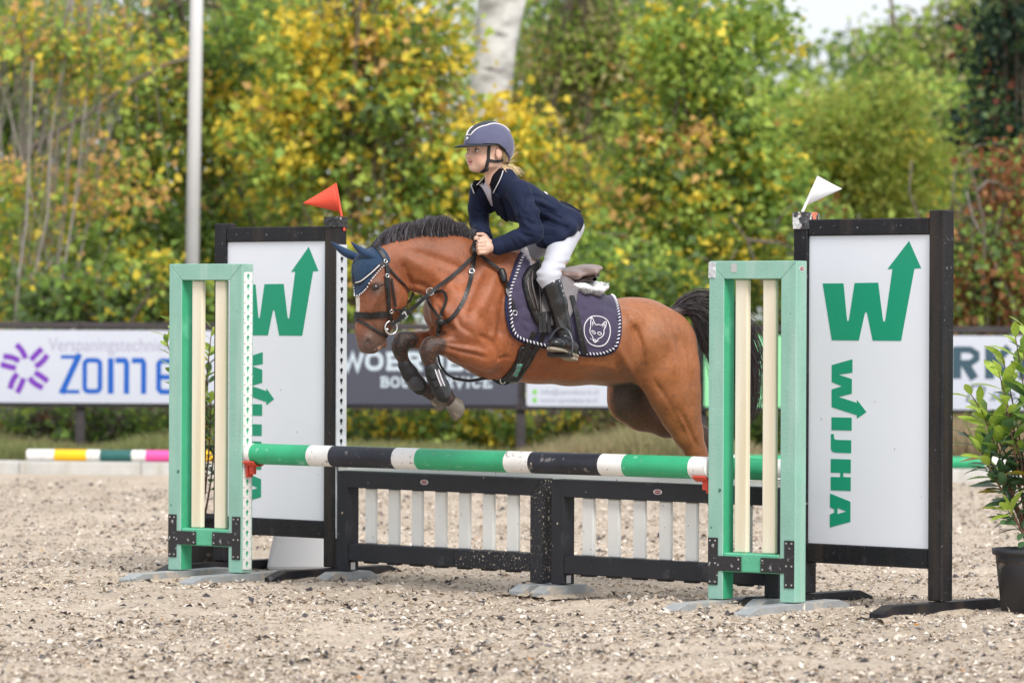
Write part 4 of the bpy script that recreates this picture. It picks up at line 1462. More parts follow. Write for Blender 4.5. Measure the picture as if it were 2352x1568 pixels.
tree('hedge_shrub', 'twiggy shrub with rusty brown leaves behind the right signboard', 2270, 39.2, 0.04,
     [(2260, 600, 130, 110, 0.6, 3), (2330, 440, 70, 120, 0.5, 1.6), (2190, 700, 90, 60, 0.5, 1.4), (2320, 690, 90, 80, 0.5, 1.6)],
     5600, 0.075, [(0.33, 0.13, 0.055), (0.40, 0.19, 0.08), GRN, YGR, DGRN], [0.30, 0.18, 0.24, 0.16, 0.12], 19, per=12, spread=0.12, stems=4, limbs=12, cat='shrub', twig=0.012)
tree('hedge_shrub', 'green shrub standing behind the white flag', 1960, 40.4, 0.04,
     [(1950, 660, 130, 90, 0.6, 2), (2060, 640, 120, 110, 0.6, 2), (1880, 560, 70, 110, 0.5, 1)],
     4600, 0.085, [GRN, DGRN, YGR, (0.33, 0.13, 0.055)], [0.45, 0.25, 0.22, 0.08], 20, per=14, spread=0.13, stems=3, cat='shrub')
tree('hedge_shrub', 'dark green shrub behind the rider back and the pony rump', 1430, 40.2, 0.04,
     [(1430, 670, 170, 90, 0.6, 2), (1280, 640, 110, 120, 0.5, 1.4), (1560, 690, 120, 70, 0.5, 1.2)],
     5200, 0.09, [GRN, DGRN, YGR, YEL], [0.42, 0.3, 0.22, 0.06], 21, per=14, spread=0.13, stems=3, cat='shrub')
tree('hedge_shrub', 'dark leafy shrub behind the blue lettering board', 250, 40.0, 0.04,
     [(160, 690, 160, 60, 0.5, 1.5), (350, 680, 130, 80, 0.5, 1.5), (560, 700, 130, 60, 0.5, 1.2)],
     4600, 0.09, [DGRN, GRN, YGR, YEL], [0.4, 0.36, 0.16, 0.08], 22, per=14, spread=0.13, stems=3, cat='shrub')

for (X, lab, crown, pal, w, sd) in (
    (90, 'pale green tree far behind the left edge stems', [(60, 200, 200, 230, 0.9, 2), (150, 560, 220, 170, 0.8, 2)], [YGR, GRN, DGRN, YEL], [0.32, 0.34, 0.28, 0.06], 81),
    (620, 'leafy green tree filling the gap right of the pale post', [(620, 180, 190, 220, 0.8, 2), (600, 560, 190, 190, 0.8, 2)], [GRN, YGR, DGRN, YEL], [0.36, 0.32, 0.2, 0.12], 82),
    (1210, 'olive tree in the gap beside the white birch trunk', [(1240, 260, 150, 230, 0.8, 2), (1200, 600, 190, 160, 0.8, 2)], [YGR, GRN, TAN, DGRN], [0.34, 0.3, 0.2, 0.16], 83),
    (1500, 'yellow green tree behind the gap above the pony rump', [(1480, 200, 170, 240, 0.8, 2), (1500, 600, 210, 160, 0.8, 2)], [YGR, GRN, TAN, DGRN], [0.38, 0.3, 0.16, 0.16], 84),
    (1800, 'soft green tree below the patch of white sky', [(1800, 330, 150, 130, 0.8, 2), (1820, 580, 190, 170, 0.8, 2)], [YGR, GRN, TAN, LIM], [0.34, 0.28, 0.18, 0.2], 85),
    (-330, 'green tree beyond the left edge of the picture', [(-330, 200, 250, 330, 0.9, 2), (-330, 600, 260, 180, 0.8, 2)], [YGR, GRN, DGRN, YEL], [0.34, 0.34, 0.2, 0.12], 87),
    (2620, 'green tree beyond the right edge of the picture', [(2600, 200, 240, 330, 0.9, 2), (2620, 600, 260, 180, 0.8, 2)], [GRN, YGR, DGRN, TAN], [0.36, 0.28, 0.22, 0.14], 88),
    (3000, 'yellow tree far beyond the right edge of the picture', [(3000, 200, 240, 330, 0.9, 2), (3000, 600, 260, 180, 0.8, 2)], [YEL, YGR, GRN, TAN], [0.3, 0.3, 0.26, 0.14], 89),
    (2200, 'grey green tree behind the rusty shrub at the right', [(2180, 330, 150, 160, 0.8, 2), (2250, 560, 170, 170, 0.8, 2)], [GRN, YGR, DGRN, TAN], [0.36, 0.28, 0.22, 0.14], 86)):
    tree('background_tree', lab, X, 50.5, 0.09, crown, 9000, 0.11, pal, w, sd, per=18, spread=0.19, limbs=7, group='trees filling the second row')

# birch: only its white trunk shows below the crown
def birch():
    d = 44.2
    base = Vector((P(1128, 600, d).x, d, 0.05))
    root = empty('birch_tree', base, 0, label='birch with a thick white trunk above the rider helmet', cat='tree', group='trees behind the fence')
    mb = MB()
    pts, rad = [], []
    for (X, Y, w) in ((1090, 900, 150), (1102, 640, 130), (1112, 440, 108), (1124, 250, 98), (1136, 120, 96), (1152, 0, 108), (1166, -120, 100)):
        p = P(X, Y, d); pts.append(p - base); rad.append(w / 2 / (FPX / d))
    pts.insert(0, Vector((pts[0].x, 0, -0.2))); rad.insert(0, rad[0] * 1.1)
    for k in range(1, 6):
        pts.append(pts[-1] + Vector((0.08, 0, 0.9))); rad.append(rad[-1] * 0.85)
    mb.tube(pts, rad, 16)
    for (k, dx, dz) in ((7, 0.9, 1.2), (7, -1.0, 1.3), (8, 0.8, 1.0), (9, -0.7, 1.1), (10, 0.6, 0.9)):
        a = pts[k]
        mb.tube([a, a + Vector((dx * 0.4, 0.1, dz * 0.6)), a + Vector((dx, 0.2, dz))], [rad[k] * 0.5, rad[k] * 0.35, 0.02], 8)
    # the fork seen at the top of the picture
    a = pts[5]
    mb.tube([a + Vector((0.05, 0, -0.1)), a + Vector((0.17, -0.03, 0.35)), a + Vector((0.32, -0.05, 0.9))], [0.13, 0.115, 0.09], 12)
    mb.build('trunk', BIRCH, root, smooth=True)
    z0 = pts[6].z + base.z
    blobs = [(np.array((base.x + 0.5, d, z0 + 2.4)), np.array((2.2, 1.8, 1.9)), 1)]
    V, Q, C, cc = crown_leaves(blobs, 6000, 16, 0.2, 0.10, [YEL, YGR, GRN], [0.4, 0.35, 0.25], 31)
    link_mesh('crown', np_mesh('crown', V - np.array(base), Q, C), LEAFMAT, root)
birch()

# a fallen-over branch line on the left and a pale dead stem on the right
def stem(name, label, d, pts, r0, mat=BARK):
    Pp = [P(x, y, d) for x, y in pts]
    base = Vector((Pp[0].x, d, 0.05))
    root = empty(name, base, 0, label=label, cat='branch')
    mb = MB()
    k = len(Pp)
    mb.tube([base - base + Vector((0, 0, -0.1))] + [p - base for p in Pp], [r0] + [r0 * (1 - 0.65 * i / k) for i in range(k)], 8)
    mb.build('limb', mat, root, smooth=True)
stem('slanting_stem', 'long grey limb slanting up behind the leaves on the left', 41.8, [(-60, 440), (30, 370), (120, 310), (200, 265), (300, 190), (390, 145), (450, 130)], 0.034)
stem('slanting_stem', 'bare pale stem leaning left in the rusty shrub at the right', 38.9, [(2330, 700), (2300, 640), (2265, 560), (2235, 500), (2220, 440)], 0.015, BARK_PALE)
stem('slanting_stem', 'bare upright pale stem near the left edge', 39.9, [(35, 750), (42, 640), (60, 520), (66, 400), (70, 250), (74, 140)], 0.015, BARK_PALE)
stem('slanting_stem', 'second bare stem curving beside the left upright one', 40.0, [(120, 760), (150, 600), (170, 480), (186, 350), (196, 230)], 0.012, BARK_PALE)

# far wood: one mass, no single tree can be told apart
def far_wood():
    r = np.random.default_rng(77)
    n = 58000
    d = 64 + 10 * r.random(n)
    X = -1500 + 5400 * r.random(n)
    x = (X - CXP) / FPX * d
    top = 5.9 + 2.6 * vnoise(X / 100.0, X * 0 + 3, 1.0, 9)
    dip = np.exp(-((X - 1850) / 200.0) ** 2)
    top = top * (1 - dip) + dip * (5.6 + 0.5 * vnoise(X / 40.0, X * 0, 1.0, 8))
    dip2 = np.exp(-((X - 2080) / 130.0) ** 2)
    top = np.minimum(top, top * (1 - dip2) + dip2 * 4.6)
    z = top * (1 - r.random(n) ** 1.4 * 1.0)
    keep = vnoise(x * 1.0, z * 1.0 + d, 1.6, 4) > 0.30
    # a few real gaps through which brighter sky shows
    pos = np.stack([x, d, np.maximum(z, 0.1)], 1)[keep]
    m = len(pos)
    pal = np.array([GRN, DGRN, YGR, TAN, YEL])
    key = np.clip(vnoise(pos[:, 0], pos[:, 2], 0.7, 6) * 0.7 + 0.3 * r.random(m), 0, 0.999)
    ck = np.searchsorted(np.array((0.36, 0.55, 0.78, 0.92, 1.0)), key)
    col = pal[ck] * (0.6 + 0.6 * r.random((m, 1)))
    V, Q = leaves_np(pos, r.normal(size=(m, 3)) + np.array((0, 0, -0.2)), r.normal(size=(m, 3)) * 0.8 + np.array((0, -0.5, 0.6)), 0.11 + 0.10 * r.random(m), 0.09 + 0.08 * r.random(m))
    link_mesh('far_wood', np_mesh('far_wood', V, Q, np.repeat(col, 5, 0)), LEAFMAT, kind='stuff', label='distant wood seen as one mass behind the nearer trees', cat='wood')
far_wood()

# a house glimpsed through the leaves
def house():
    d = 76.0
    M_wall = pmat('house_wall', (0.72, 0.72, 0.74), 0.8, 0.05, 2)
    M_roof = pmat('house_roof', (0.34, 0.15, 0.11), 0.8, 0.2, 3, 0.4, 20)
    M_glass = pmat('house_glass', (0.05, 0.06, 0.08), 0.1, 0.1, 2)
    root = empty('white_house', (gx(1400, d), d, 0), 0, label='white house with a reddish roof glimpsed through the trees', cat='house')
    MB().box(-2.6, 2.6, 0, 5, 0, 2.9).build('wall', M_wall, root)
    prism([(-0.4, 2.905), (5.4, 2.905), (2.5, 4.3)], -2.9, 2.9, to3=lambda a, b, c: (c, a, b)).build('roof', M_roof, root)
    for x in (-1.6, 0.1, 1.7):
        w = MB().box(x - 0.5, x + 0.5, -0.04, -0.002, 1.0, 2.4).build('window', M_wall, root)
        MB().box(x - 0.44, x + 0.44, -0.06, -0.042, 1.06, 2.34).build('pane', M_glass, w)
house()

# low growth along the fence
def low_growth():
    pals = [([GRN, DGRN, YGR, (0.30, 0.14, 0.06)], [0.45, 0.35, 0.15, 0.05]), ([GRN, YEL, YGR, DGRN], [0.36, 0.24, 0.26, 0.14]), ([TAN, (0.36, 0.2, 0.1), GRN, YGR], [0.45, 0.2, 0.2, 0.15])]
    spec = [(70, 0, 'low green bush under the star emblem'), (260, 0, 'low green bush under the blue lettering'), (470, 0, 'low dark bush behind the left wing slats'), (690, 0, 'low bush behind the left signboard'),
            (900, 1, 'low bush with yellow leaves under the dark advertising board'), (1080, 1, 'low yellow speckled bush below the near fore hoof'), (1290, 1, 'low bush right of the fence post under the belly'), (1480, 2, 'low brown bush beside the hind legs'),
            (1720, 0, 'low bush seen between the right wing slats'), (1960, 2, 'low brown bush behind the right signboard'), (2260, 2, 'low dry brown bush beside the right potted shrub')]
    for i, (X, k, lab) in enumerate(spec):
        d = fence_d(gx(X, 37)) + 0.75
        pal, w = pals[k]
        tree('low_bush', lab, X, d, 0.018, [(X, 975, 120, 52, 0.42, 2), (X + 50, 950, 80, 80, 0.4, 1), (X - 70, 1000, 70, 50, 0.35, 1), (X + 20, 1020, 130, 25, 0.3, 0.8)], 1000, 0.080, pal, w, 40 + i, per=10, spread=0.09, stems=3, limbs=8, group='low bushes along the fence', cat='bush', twig=0.008)
low_growth()

def grass():
    """dry grass on the verge behind the kerb"""
    r = np.random.default_rng(5)
    n = 52000
    X = -300 + 2950 * r.random(n)
    dens = np.where((X > 1180) & (X < 1720), 1.0, np.where(X > 2100, 1.0, 0.75))
    k = r.random(n) < dens
    X = X[k]; n = len(X)
    x = (X - CXP) / FPX * 36.0
    y = 34.7 - 0.115 * (x + 4.2) + 0.32 + 3.2 * r.random(n) ** 1.3
    tall = np.where((X > 1150) & (X < 1740), 0.85, np.where(X > 2130, 1.15, 0.75)) * (0.35 + 0.9 * vnoise(x, x * 0 + 2, 1.7, 15))
    h = (0.12 + 0.32 * r.random(n)) * tall
    lean = r.normal(size=(n, 2)) * 0.28
    base = np.stack([x, y, np.full(n, 0.05)], 1)
    S = np.stack([base, base + np.stack([lean[:, 0] * h * 0.35, lean[:, 1] * h * 0.35, h * 0.6], 1), base + np.stack([lean[:, 0] * h, lean[:, 1] * h, h], 1)], 1)
    R = np.stack([np.full(n, 0.0042), np.full(n, 0.0036), np.full(n, 0.0012)], 1)
    V, Q = tubes_np(S, R, 3)
    dry = np.array((0.40, 0.31, 0.19)); gr = np.array((0.22, 0.25, 0.09))
    t = np.clip(vnoise(x, y, 0.9, 12) + 0.5 * (r.random(n) - 0.5) + np.where((X > 1180) & (X < 1740), 0.10, np.where(X > 2130, 0.2, -0.32)), 0, 1)[:, None]
    C = (dry * t + gr * (1 - t)) * (0.7 + 0.6 * r.random((n, 1)))
    link_mesh('dry_grass', np_mesh('dry_grass', V, Q, np.repeat(C, 9, 0)), pmat('grass_mat', (1, 1, 1), 0.8, 0.1, 5, attr='Col', spec=0.2), kind='stuff',
              label='tall dry grass on the verge behind the white kerb', cat='grass')
grass()

# ---- potted shrubs in the arena
def leaf_mesh(name, bend, wid):
    """one leaf, base at the origin, pointing along +x, folded along the midrib: 16 triangles"""
    rows = [(0.0, 0.06), (0.25, 0.75), (0.55, 1.0), (0.82, 0.62), (1.0, 0.03)]
    vs, fs = [], []
    for t, w in rows:
        z = -bend * t * t
        vs += [(t, -wid * w, z + 0.10 * w * wid * 2), (t, 0, z), (t, wid * w, z + 0.10 * w * wid * 2)]
    for i in range(4):
        a = i * 3
        fs += [(a, a + 1, a + 4, a + 3), (a + 1, a + 2, a + 5, a + 4)]
    return MB().add(vs, fs).mesh(name)
def shrub(name, label, X, d, pot_r, pot_h, tips, n_leaf, seed, leaf_len):
    r = random.Random(seed)
    x = gx(X, d)
    pot = empty('plant_pot', (x, d, 0), 0, label='black plastic pot ' + label[1], cat='plant pot', group='plant pots')
    M_pot = pmat('pot_plastic', (0.030, 0.031, 0.035), 0.5, 0.15, 5, 0.1, 60, speck=(DUST, 12, 0.62, 0.8))
    mb = MB()
    n = 40
    prof = [(pot_r * 0.80, 0.0), (pot_r * 0.97, pot_h - 0.03), (pot_r * 0.97, pot_h - 0.028), (pot_r * 1.05, pot_h - 0.026), (pot_r * 1.07, pot_h), (pot_r * 1.0, pot_h), (pot_r * 0.95, pot_h - 0.05)]
    vs = [(cos(2 * pi * k / n) * q[0], sin(2 * pi * k / n) * q[0], q[1]) for q in prof for k in range(n)]
    fs = [(i * n + k, i * n + (k + 1) % n, (i + 1) * n + (k + 1) % n, (i + 1) * n + k) for i in range(len(prof) - 1) for k in range(n)]
    fs.append(tuple(range(n - 1, -1, -1)))
    mb.add(vs, fs).build('pot_wall', M_pot, pot, smooth=True)
    mb = MB(); mb.tube([(0, 0, pot_h - 0.06), (0, 0, pot_h - 0.045)], pot_r * 0.955, n)
    mb.build('soil', pmat('pot_soil', (0.05, 0.035, 0.025), 0.95, 0.4, 20, 1.0, 40), pot)
    root = empty(name, (x, d, pot_h - 0.045), 0, label=label[0], cat='shrub', group='potted shrubs')
    mb = MB()
    M_stem = pmat('shrub_stem', (0.15, 0.07, 0.045), 0.7, 0.2, 20)
    curves = []
    for (tx, ty, tz) in tips:
        a = Vector((r.uniform(-0.01, 0.01), r.uniform(-0.01, 0.01), 0))
        tip = Vector((tx, ty, tz))
        bow = Vector((r.uniform(-0.03, 0.03), r.uniform(-0.03, 0.03), 0))
        pts = [a + (tip - a) * t + bow * sin(pi * t) + Vector((tip.x, tip.y, 0)) * (t ** 2 - t) * 0.55 for t in [i / 8 for i in range(9)]]
        curves.append(pts)
        mb.tube(pts, [0.007 * (1 - 0.7 * i / 8) for i in range(9)], 6)
    mb.build('stems', M_stem, root, smooth=True)
    kinds = [leaf_mesh('leaf', 0.15, 0.19), leaf_mesh('leaf', 0.30, 0.17), leaf_mesh('leaf', 0.05, 0.21)]
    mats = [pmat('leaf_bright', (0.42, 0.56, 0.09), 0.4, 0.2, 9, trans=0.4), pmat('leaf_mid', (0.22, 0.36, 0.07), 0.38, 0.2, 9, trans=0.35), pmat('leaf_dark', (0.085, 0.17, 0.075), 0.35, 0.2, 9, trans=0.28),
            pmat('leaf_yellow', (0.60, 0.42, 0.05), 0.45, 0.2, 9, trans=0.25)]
    data = {}
    for ki, k in enumerate(kinds):
        for mi, mm in enumerate(mats):
            c = k.copy(); c.materials.append(mm); c.polygons.foreach_set('use_smooth', [True] * len(c.polygons)); data[(ki, mi)] = c
    per = n_leaf // len(curves)
    for pts in curves:
        for q in range(per):
            t = 0.26 + 0.74 * (q / per) ** 0.7
            f = t * 8
            i = min(7, int(f)); p = pts[i].lerp(pts[i + 1], f - i)
            ax = (pts[i + 1] - pts[i]).normalized()
            ang = q * 2.4 + r.random()
            side = ax.orthogonal().normalized()
            side.rotate(Matrix.Rotation(ang, 3, ax))
            el = 0.25 + 1.0 * t * t * 0.9
            dirv = (side + ax * el).normalized()
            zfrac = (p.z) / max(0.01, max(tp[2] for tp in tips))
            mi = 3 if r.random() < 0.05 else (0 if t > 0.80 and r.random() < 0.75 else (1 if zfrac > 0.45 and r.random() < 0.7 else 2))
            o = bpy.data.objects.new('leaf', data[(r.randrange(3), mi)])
            COL.objects.link(o)
            o.parent = root
            s = leaf_len * (0.7 + 0.6 * r.random())
            Z = (Vector((0, 0, 1)) - dirv * dirv.z).normalized() if abs(dirv.z) < 0.97 else side
            Y = Z.cross(dirv)
            R = Matrix((dirv, Y, Z)).transposed() @ Matrix.Rotation(r.uniform(-0.6, 0.6), 3, 'X')
            o.matrix_local = Matrix.LocRotScale(p + dirv * 0.004, R.to_quaternion(), (s, s, s))
    return root
shrub('potted_shrub', ('leafy green potted shrub with yellow leaves at the right edge', 'on the sand at the right edge'), 2372, 18.85, 0.165, 0.285,
      [(-0.02, -0.02, 1.02), (0.07, 0.05, 0.98), (-0.13, 0.05, 0.90), (-0.23, -0.03, 0.66), (-0.30, 0.04, 0.56), (-0.20, 0.1, 0.40), (0.17, 0.0, 0.8), (-0.12, -0.1, 0.22), (0.05, -0.14, 0.72), (-0.28, 0.02, 0.74), (-0.16, -0.05, 0.84), (-0.08, 0.0, 1.0), (-0.20, 0.0, 0.62), (-0.11, 0.03, 0.55), (-0.05, -0.06, 0.93), (-0.13, -0.08, 0.70), (-0.25, -0.06, 0.5)], 306, 4, 0.118)
shrub('potted_shrub', ('slim green potted shrub behind the left wing', 'behind the left wing'), 466, 22.0, 0.14, 0.27,
      [(-0.17, 0.0, 1.06), (-0.20, 0.03, 0.98), (0.05, -0.02, 1.02), (0.03, 0.05, 0.9), (0.045, 0.0, 0.66), (0.06, 0.04, 0.46), (-0.03, -0.04, 0.78)], 200, 6, 0.07)
# ================================================================== PONY
PSI = radians(25)
_po = P(1300, 726, 19.85)
PF = Frame((_po.x, _po.y, 0.0), PSI)
SC = FPX / 19.85                      # reading-grid pixels per metre at the pony

def ch(pts):
    """(X, Y, w, h px, b m) -> field chain points"""
    out = []
    for X, Y, w, h, b in pts:
        u, ww, v = PF.pt(X, Y, w)
        out.append((u, ww, v, h / SC, b))
    return out

fld = Field((-0.95, -0.36, 0.05), (1.15, 0.36, 1.72), 0.0078)
# trunk
fld.chain(ch([(1100, 712, 0, 112, 0.165), (1160, 732, 0, 137, 0.20), (1235, 756, 0, 124, 0.225), (1310, 775, 0, 110, 0.235), (1400, 788, 0, 97, 0.225), (1465, 786, 0, 98, 0.215), (1508, 798, 0, 90, 0.19)]), 0.03)
# withers and croup ridge
fld.chain(ch([(1110, 590, 0, 26, 0.035), (1180, 610, 0, 32, 0.05), (1225, 648, 0, 26, 0.07)]), 0.06)
fld.chain(ch([(1440, 722, 0, 34, 0.10), (1490, 728, 0, 33, 0.10), (1545, 738, 0, 26, 0.05)]), 0.05)
# neck
fld.chain(ch([(1120, 672, 0, 104, 0.125), (1040, 622, 0, 82, 0.092), (970, 605, 0, 64, 0.075), (905, 602, 0, 54, 0.066)]), 0.05)
# breast
fld.chain(ch([(1040, 715, 0.075, 56, 0.085), (1062, 760, 0.075, 46, 0.075)]), 0.04)
fld.chain(ch([(1020, 715, -0.075, 50, 0.08), (1045, 765, -0.075, 42, 0.07)]), 0.04)
fld.chain(ch([(1060, 790, 0, 46, 0.09), (1120, 805, 0, 60, 0.11)]), 0.04)
# head
fld.chain(ch([(884, 594, 0, 32, 0.055), (868, 622, 0, 55, 0.078), (874, 660, 0, 56, 0.088), (872, 698, 0, 53, 0.072), (861, 735, 0, 42, 0.052), (853, 764, 0, 35, 0.046), (851, 779, 0, 31, 0.046)]), 0.022)
for s in (1, -1):
    fld.ell(PF.pt(904, 678, 0.052 * s), (0.075, 0.034, 0.085), k=0.015)          # jowl
    fld.ell(PF.pt(856, 652, 0.070 * s), (0.030, 0.020, 0.020), k=0.012)          # brow
    fld.ell(PF.pt(862, 660, 0.096 * s), (0.022, 0.018, 0.017), k=0.008, sub=True)  # eye socket
    fld.chain(ch([(868, 672, 0.075 * s, 7, 0.012), (850, 712, 0.058 * s, 6, 0.010)]), 0.02)   # cheek bone
    fld.ell(PF.pt(846, 783, 0.045 * s), (0.020, 0.014, 0.026), k=0.012)          # nostril rim
    fld.ell(PF.pt(847, 785, 0.062 * s), (0.013, 0.020, 0.020), k=0.005, sub=True)
fld.ell(PF.pt(877, 791, 0), (0.026, 0.034, 0.022), k=0.008)
fld.chain(ch([(838, 796, 0, 14, 0.040), (856, 800, 0, 11, 0.038)]), 0.014)                      # lower lip
fld.chain(ch([(858, 804, 0.05, 2.2, 0.02), (884, 787, 0.045, 2.0, 0.02)]), 0.006, sub=True)
fld.chain(ch([(858, 804, -0.05, 2.2, 0.02), (884, 787, -0.045, 2.0, 0.02)]), 0.006, sub=True)
# throat groove and jugular groove
fld.chain(ch([(938, 612, 0.088, 9, 0.020), (944, 650, 0.080, 10, 0.022)]), 0.03, sub=True)
fld.chain(ch([(960, 645, 0.092, 8, 0.016), (1010, 672, 0.12, 10, 0.018), (1040, 705, 0.17, 10, 0.02)]), 0.03, sub=True)
fld.chain(ch([(938, 612, -0.088, 9, 0.020), (944, 650, -0.080, 10, 0.022)]), 0.03, sub=True)
# shoulder blades and upper arms
for s, dx in ((1, 0), (-1, -18)):
    fld.chain(ch([(1165 + dx, 625, 0.085 * s, 48, 0.06), (1118 + dx, 700, 0.135 * s, 58, 0.075), (1078 + dx, 752, 0.145 * s, 48, 0.075)]), 0.035)
    fld.chain(ch([(1085 + dx, 755, 0.135 * s, 50, 0.072), (1112 + dx, 800, 0.135 * s, 47, 0.070)]), 0.03)
# near foreleg
fld.chain(ch([(1112, 803, 0.135, 44, 0.066), (1068, 799, 0.14, 34, 0.056), (1030, 793, 0.135, 21, 0.040), (1010, 792, 0.132, 18, 0.036), (994, 793, 0.13, 19, 0.037)]), 0.022)
fld.chain(ch([(990, 795, 0.13, 23, 0.040), (985, 807, 0.13, 21.5, 0.038), (984, 824, 0.13, 15, 0.028), (996, 852, 0.13, 12.5, 0.024), (1014, 890, 0.13, 12.5, 0.024), (1023, 905, 0.13, 16.5, 0.029), (1034, 918, 0.13, 14, 0.028), (1046, 930, 0.13, 15, 0.030)]), 0.012)
fld.chain(ch([(1122, 832, 0.12, 24, 0.05), (1132, 838, 0.11, 16, 0.035)]), 0.02)   # elbow
# far foreleg
fld.chain(ch([(1085, 792, -0.12, 42, 0.062), (1030, 786, -0.125, 32, 0.054), (968, 781, -0.125, 20, 0.040), (944, 780, -0.125, 18, 0.036), (928, 781, -0.125, 19, 0.037)]), 0.022)
fld.chain(ch([(924, 783, -0.125, 23, 0.040), (919, 795, -0.125, 21, 0.038), (920, 812, -0.125, 14.5, 0.028), (935, 842, -0.125, 12.5, 0.024), (960, 878, -0.125, 12.5, 0.024), (970, 889, -0.125, 16, 0.029), (986, 902, -0.125, 13.5, 0.027), (1002, 910, -0.125, 15, 0.030)]), 0.012)
# near hind leg
fld.chain(ch([(1520, 790, 0.09, 82, 0.11), (1535, 850, 0.115, 76, 0.10), (1551, 905, 0.125, 62, 0.085), (1564, 950, 0.125, 48, 0.068), (1580, 992, 0.12, 36, 0.052), (1598, 1035, 0.115, 25, 0.038), (1616, 1080, 0.11, 25, 0.036), (1634, 1130, 0.11, 18, 0.028), (1652, 1200, 0.11, 14, 0.025), (1664, 1245, 0.11, 17, 0.029), (1662, 1270, 0.11, 15, 0.028), (1654, 1290, 0.11, 18, 0.032)]), 0.03)
# far hind leg, carried further forward
fld.chain(ch([(1490, 820, -0.09, 78, 0.10), (1455, 885, -0.12, 62, 0.085), (1448, 918, -0.12, 54, 0.075), (1475, 945, -0.12, 44, 0.065), (1530, 972, -0.115, 32, 0.050), (1580, 986, -0.11, 24, 0.038), (1608, 1000, -0.11, 24, 0.034), (1632, 1040, -0.11, 17, 0.028), (1655, 1120, -0.11, 13.5, 0.024), (1668, 1170, -0.11, 16, 0.028), (1668, 1200, -0.11, 16, 0.030)]), 0.03)
# flank: stifle fold, hip point, hollow in front of the thigh
fld.ell(PF.pt(1452, 742, 0.175), (0.035, 0.028, 0.05), k=0.05)
fld.chain(ch([(1462, 760, 0.235, 8, 0.02), (1466, 820, 0.24, 13, 0.024), (1450, 862, 0.235, 10, 0.02)]), 0.05, sub=True)
fld.chain(ch([(1560, 780, 0.215, 5, 0.012), (1585, 870, 0.235, 6, 0.014), (1590, 940, 0.215, 5, 0.012)]), 0.035, sub=True)
fld.chain(ch([(1530, 950, 0.20, 4, 0.012), (1575, 1000, 0.19, 4, 0.012)]), 0.025, sub=True)
# forearm muscle lines, shoulder edge and rib edge
fld.chain(ch([(1030, 786, 0.190, 2.5, 0.010), (1100, 790, 0.222, 3.5, 0.012), (1122, 818, 0.222, 3, 0.012)]), 0.018, sub=True)
fld.chain(ch([(1035, 803, 0.190, 2.2, 0.010), (1095, 815, 0.218, 3, 0.010)]), 0.016, sub=True)
fld.chain(ch([(1080, 690, 0.225, 7, 0.016), (1060, 738, 0.222, 7, 0.016), (1090, 770, 0.232, 5, 0.014)]), 0.04, sub=True)
fld.chain(ch([(1150, 700, 0.24, 9, 0.018), (1148, 780, 0.25, 9, 0.016), (1140, 830, 0.23, 8, 0.016)]), 0.045, sub=True)
PV, PQ = fld.net()
PV = relax(PV, PQ, 4, 0.5)

# muscle lines: grooves (negative) and ridges (positive) pressed into both sides of the body
def vert_normals(V, Q):
    n = np.cross(V[Q[:, 2]] - V[Q[:, 0]], V[Q[:, 3]] - V[Q[:, 1]])
    N = np.zeros_like(V)
    for k in range(4): np.add.at(N, Q[:, k], n)
    return N / (np.linalg.norm(N, axis=1, keepdims=True) + 1e-12)
_tb = BVHTree.FromPolygons([tuple(p) for p in PF.wor(PV)], [tuple(int(i) for i in q) for q in PQ])
def on_flank(X, Y):
    o = Vector((0, 0, CAM_H))
    loc, _, _, _ = _tb.ray_cast(o, (P(X, Y, 20.0) - o).normalized())
    return PF.loc(loc) if loc is not None else np.array(PF.pt(X, Y, 0.15))
NRM = vert_normals(PV, PQ)
DISP = np.zeros(len(PV))
def crease(pts, wid, dep, soft_end=True):
    q = [on_flank(*p) for p in pts]
    best = np.full(len(PV), 9.0); tt = np.zeros(len(PV))
    m = len(q) - 1
    for i in range(m):
        a, b = q[i], q[i + 1]
        du, dv = b[0] - a[0], b[2] - a[2]
        t = np.clip(((PV[:, 0] - a[0]) * du + (PV[:, 2] - a[2]) * dv) / (du * du + dv * dv + 1e-9), 0, 1)
        w0 = a[1] + (b[1] - a[1]) * t
        d = np.sqrt((PV[:, 0] - a[0] - t * du) ** 2 + (PV[:, 2] - a[2] - t * dv) ** 2 + (0.6 * (np.abs(PV[:, 1]) - w0)) ** 2)
        k = d < best
        best = np.where(k, d, best); tt = np.where(k, (i + t) / m, tt)
    e = np.exp(-(best * SC / (0.85 * wid)) ** 2)
    dep = dep * 1.55
    if soft_end: e *= np.clip(np.minimum(tt, 1 - tt) * 5 + 0.25, 0, 1)
    DISP[:] += dep * e
# shoulder and forearm
crease([(1100, 770), (1120, 777), (1140, 794), (1149, 812), (1145, 830)], 6, -0.010)
crease([(1145, 828), (1158, 819), (1172, 822)], 5, -0.006)
crease([(1016, 797), (1050, 804), (1085, 812), (1122, 824)], 4.5, -0.006)
crease([(1024, 787), (1060, 791), (1096, 797)], 4, -0.004)
crease([(1040, 799), (1090, 804), (1120, 812)], 6, 0.004)
crease([(1112, 612), (1094, 650), (1078, 690), (1066, 722)], 11, -0.009)
crease([(1142, 622), (1122, 670), (1100, 722)], 14, 0.007)
crease([(1168, 640), (1158, 690), (1150, 740), (1146, 776)], 10, -0.009)
crease([(1100, 722), (1120, 745), (1128, 770)], 9, -0.006)
crease([(1132, 700), (1136, 745), (1132, 780)], 10, 0.006)
# chest
crease([(1000, 690), (1012, 720), (1026, 745), (1048, 760)], 7, -0.008)
crease([(1050, 725), (1056, 748), (1080, 764)], 6, -0.006)
crease([(1002, 758), (1022, 752), (1044, 762)], 5, -0.006)
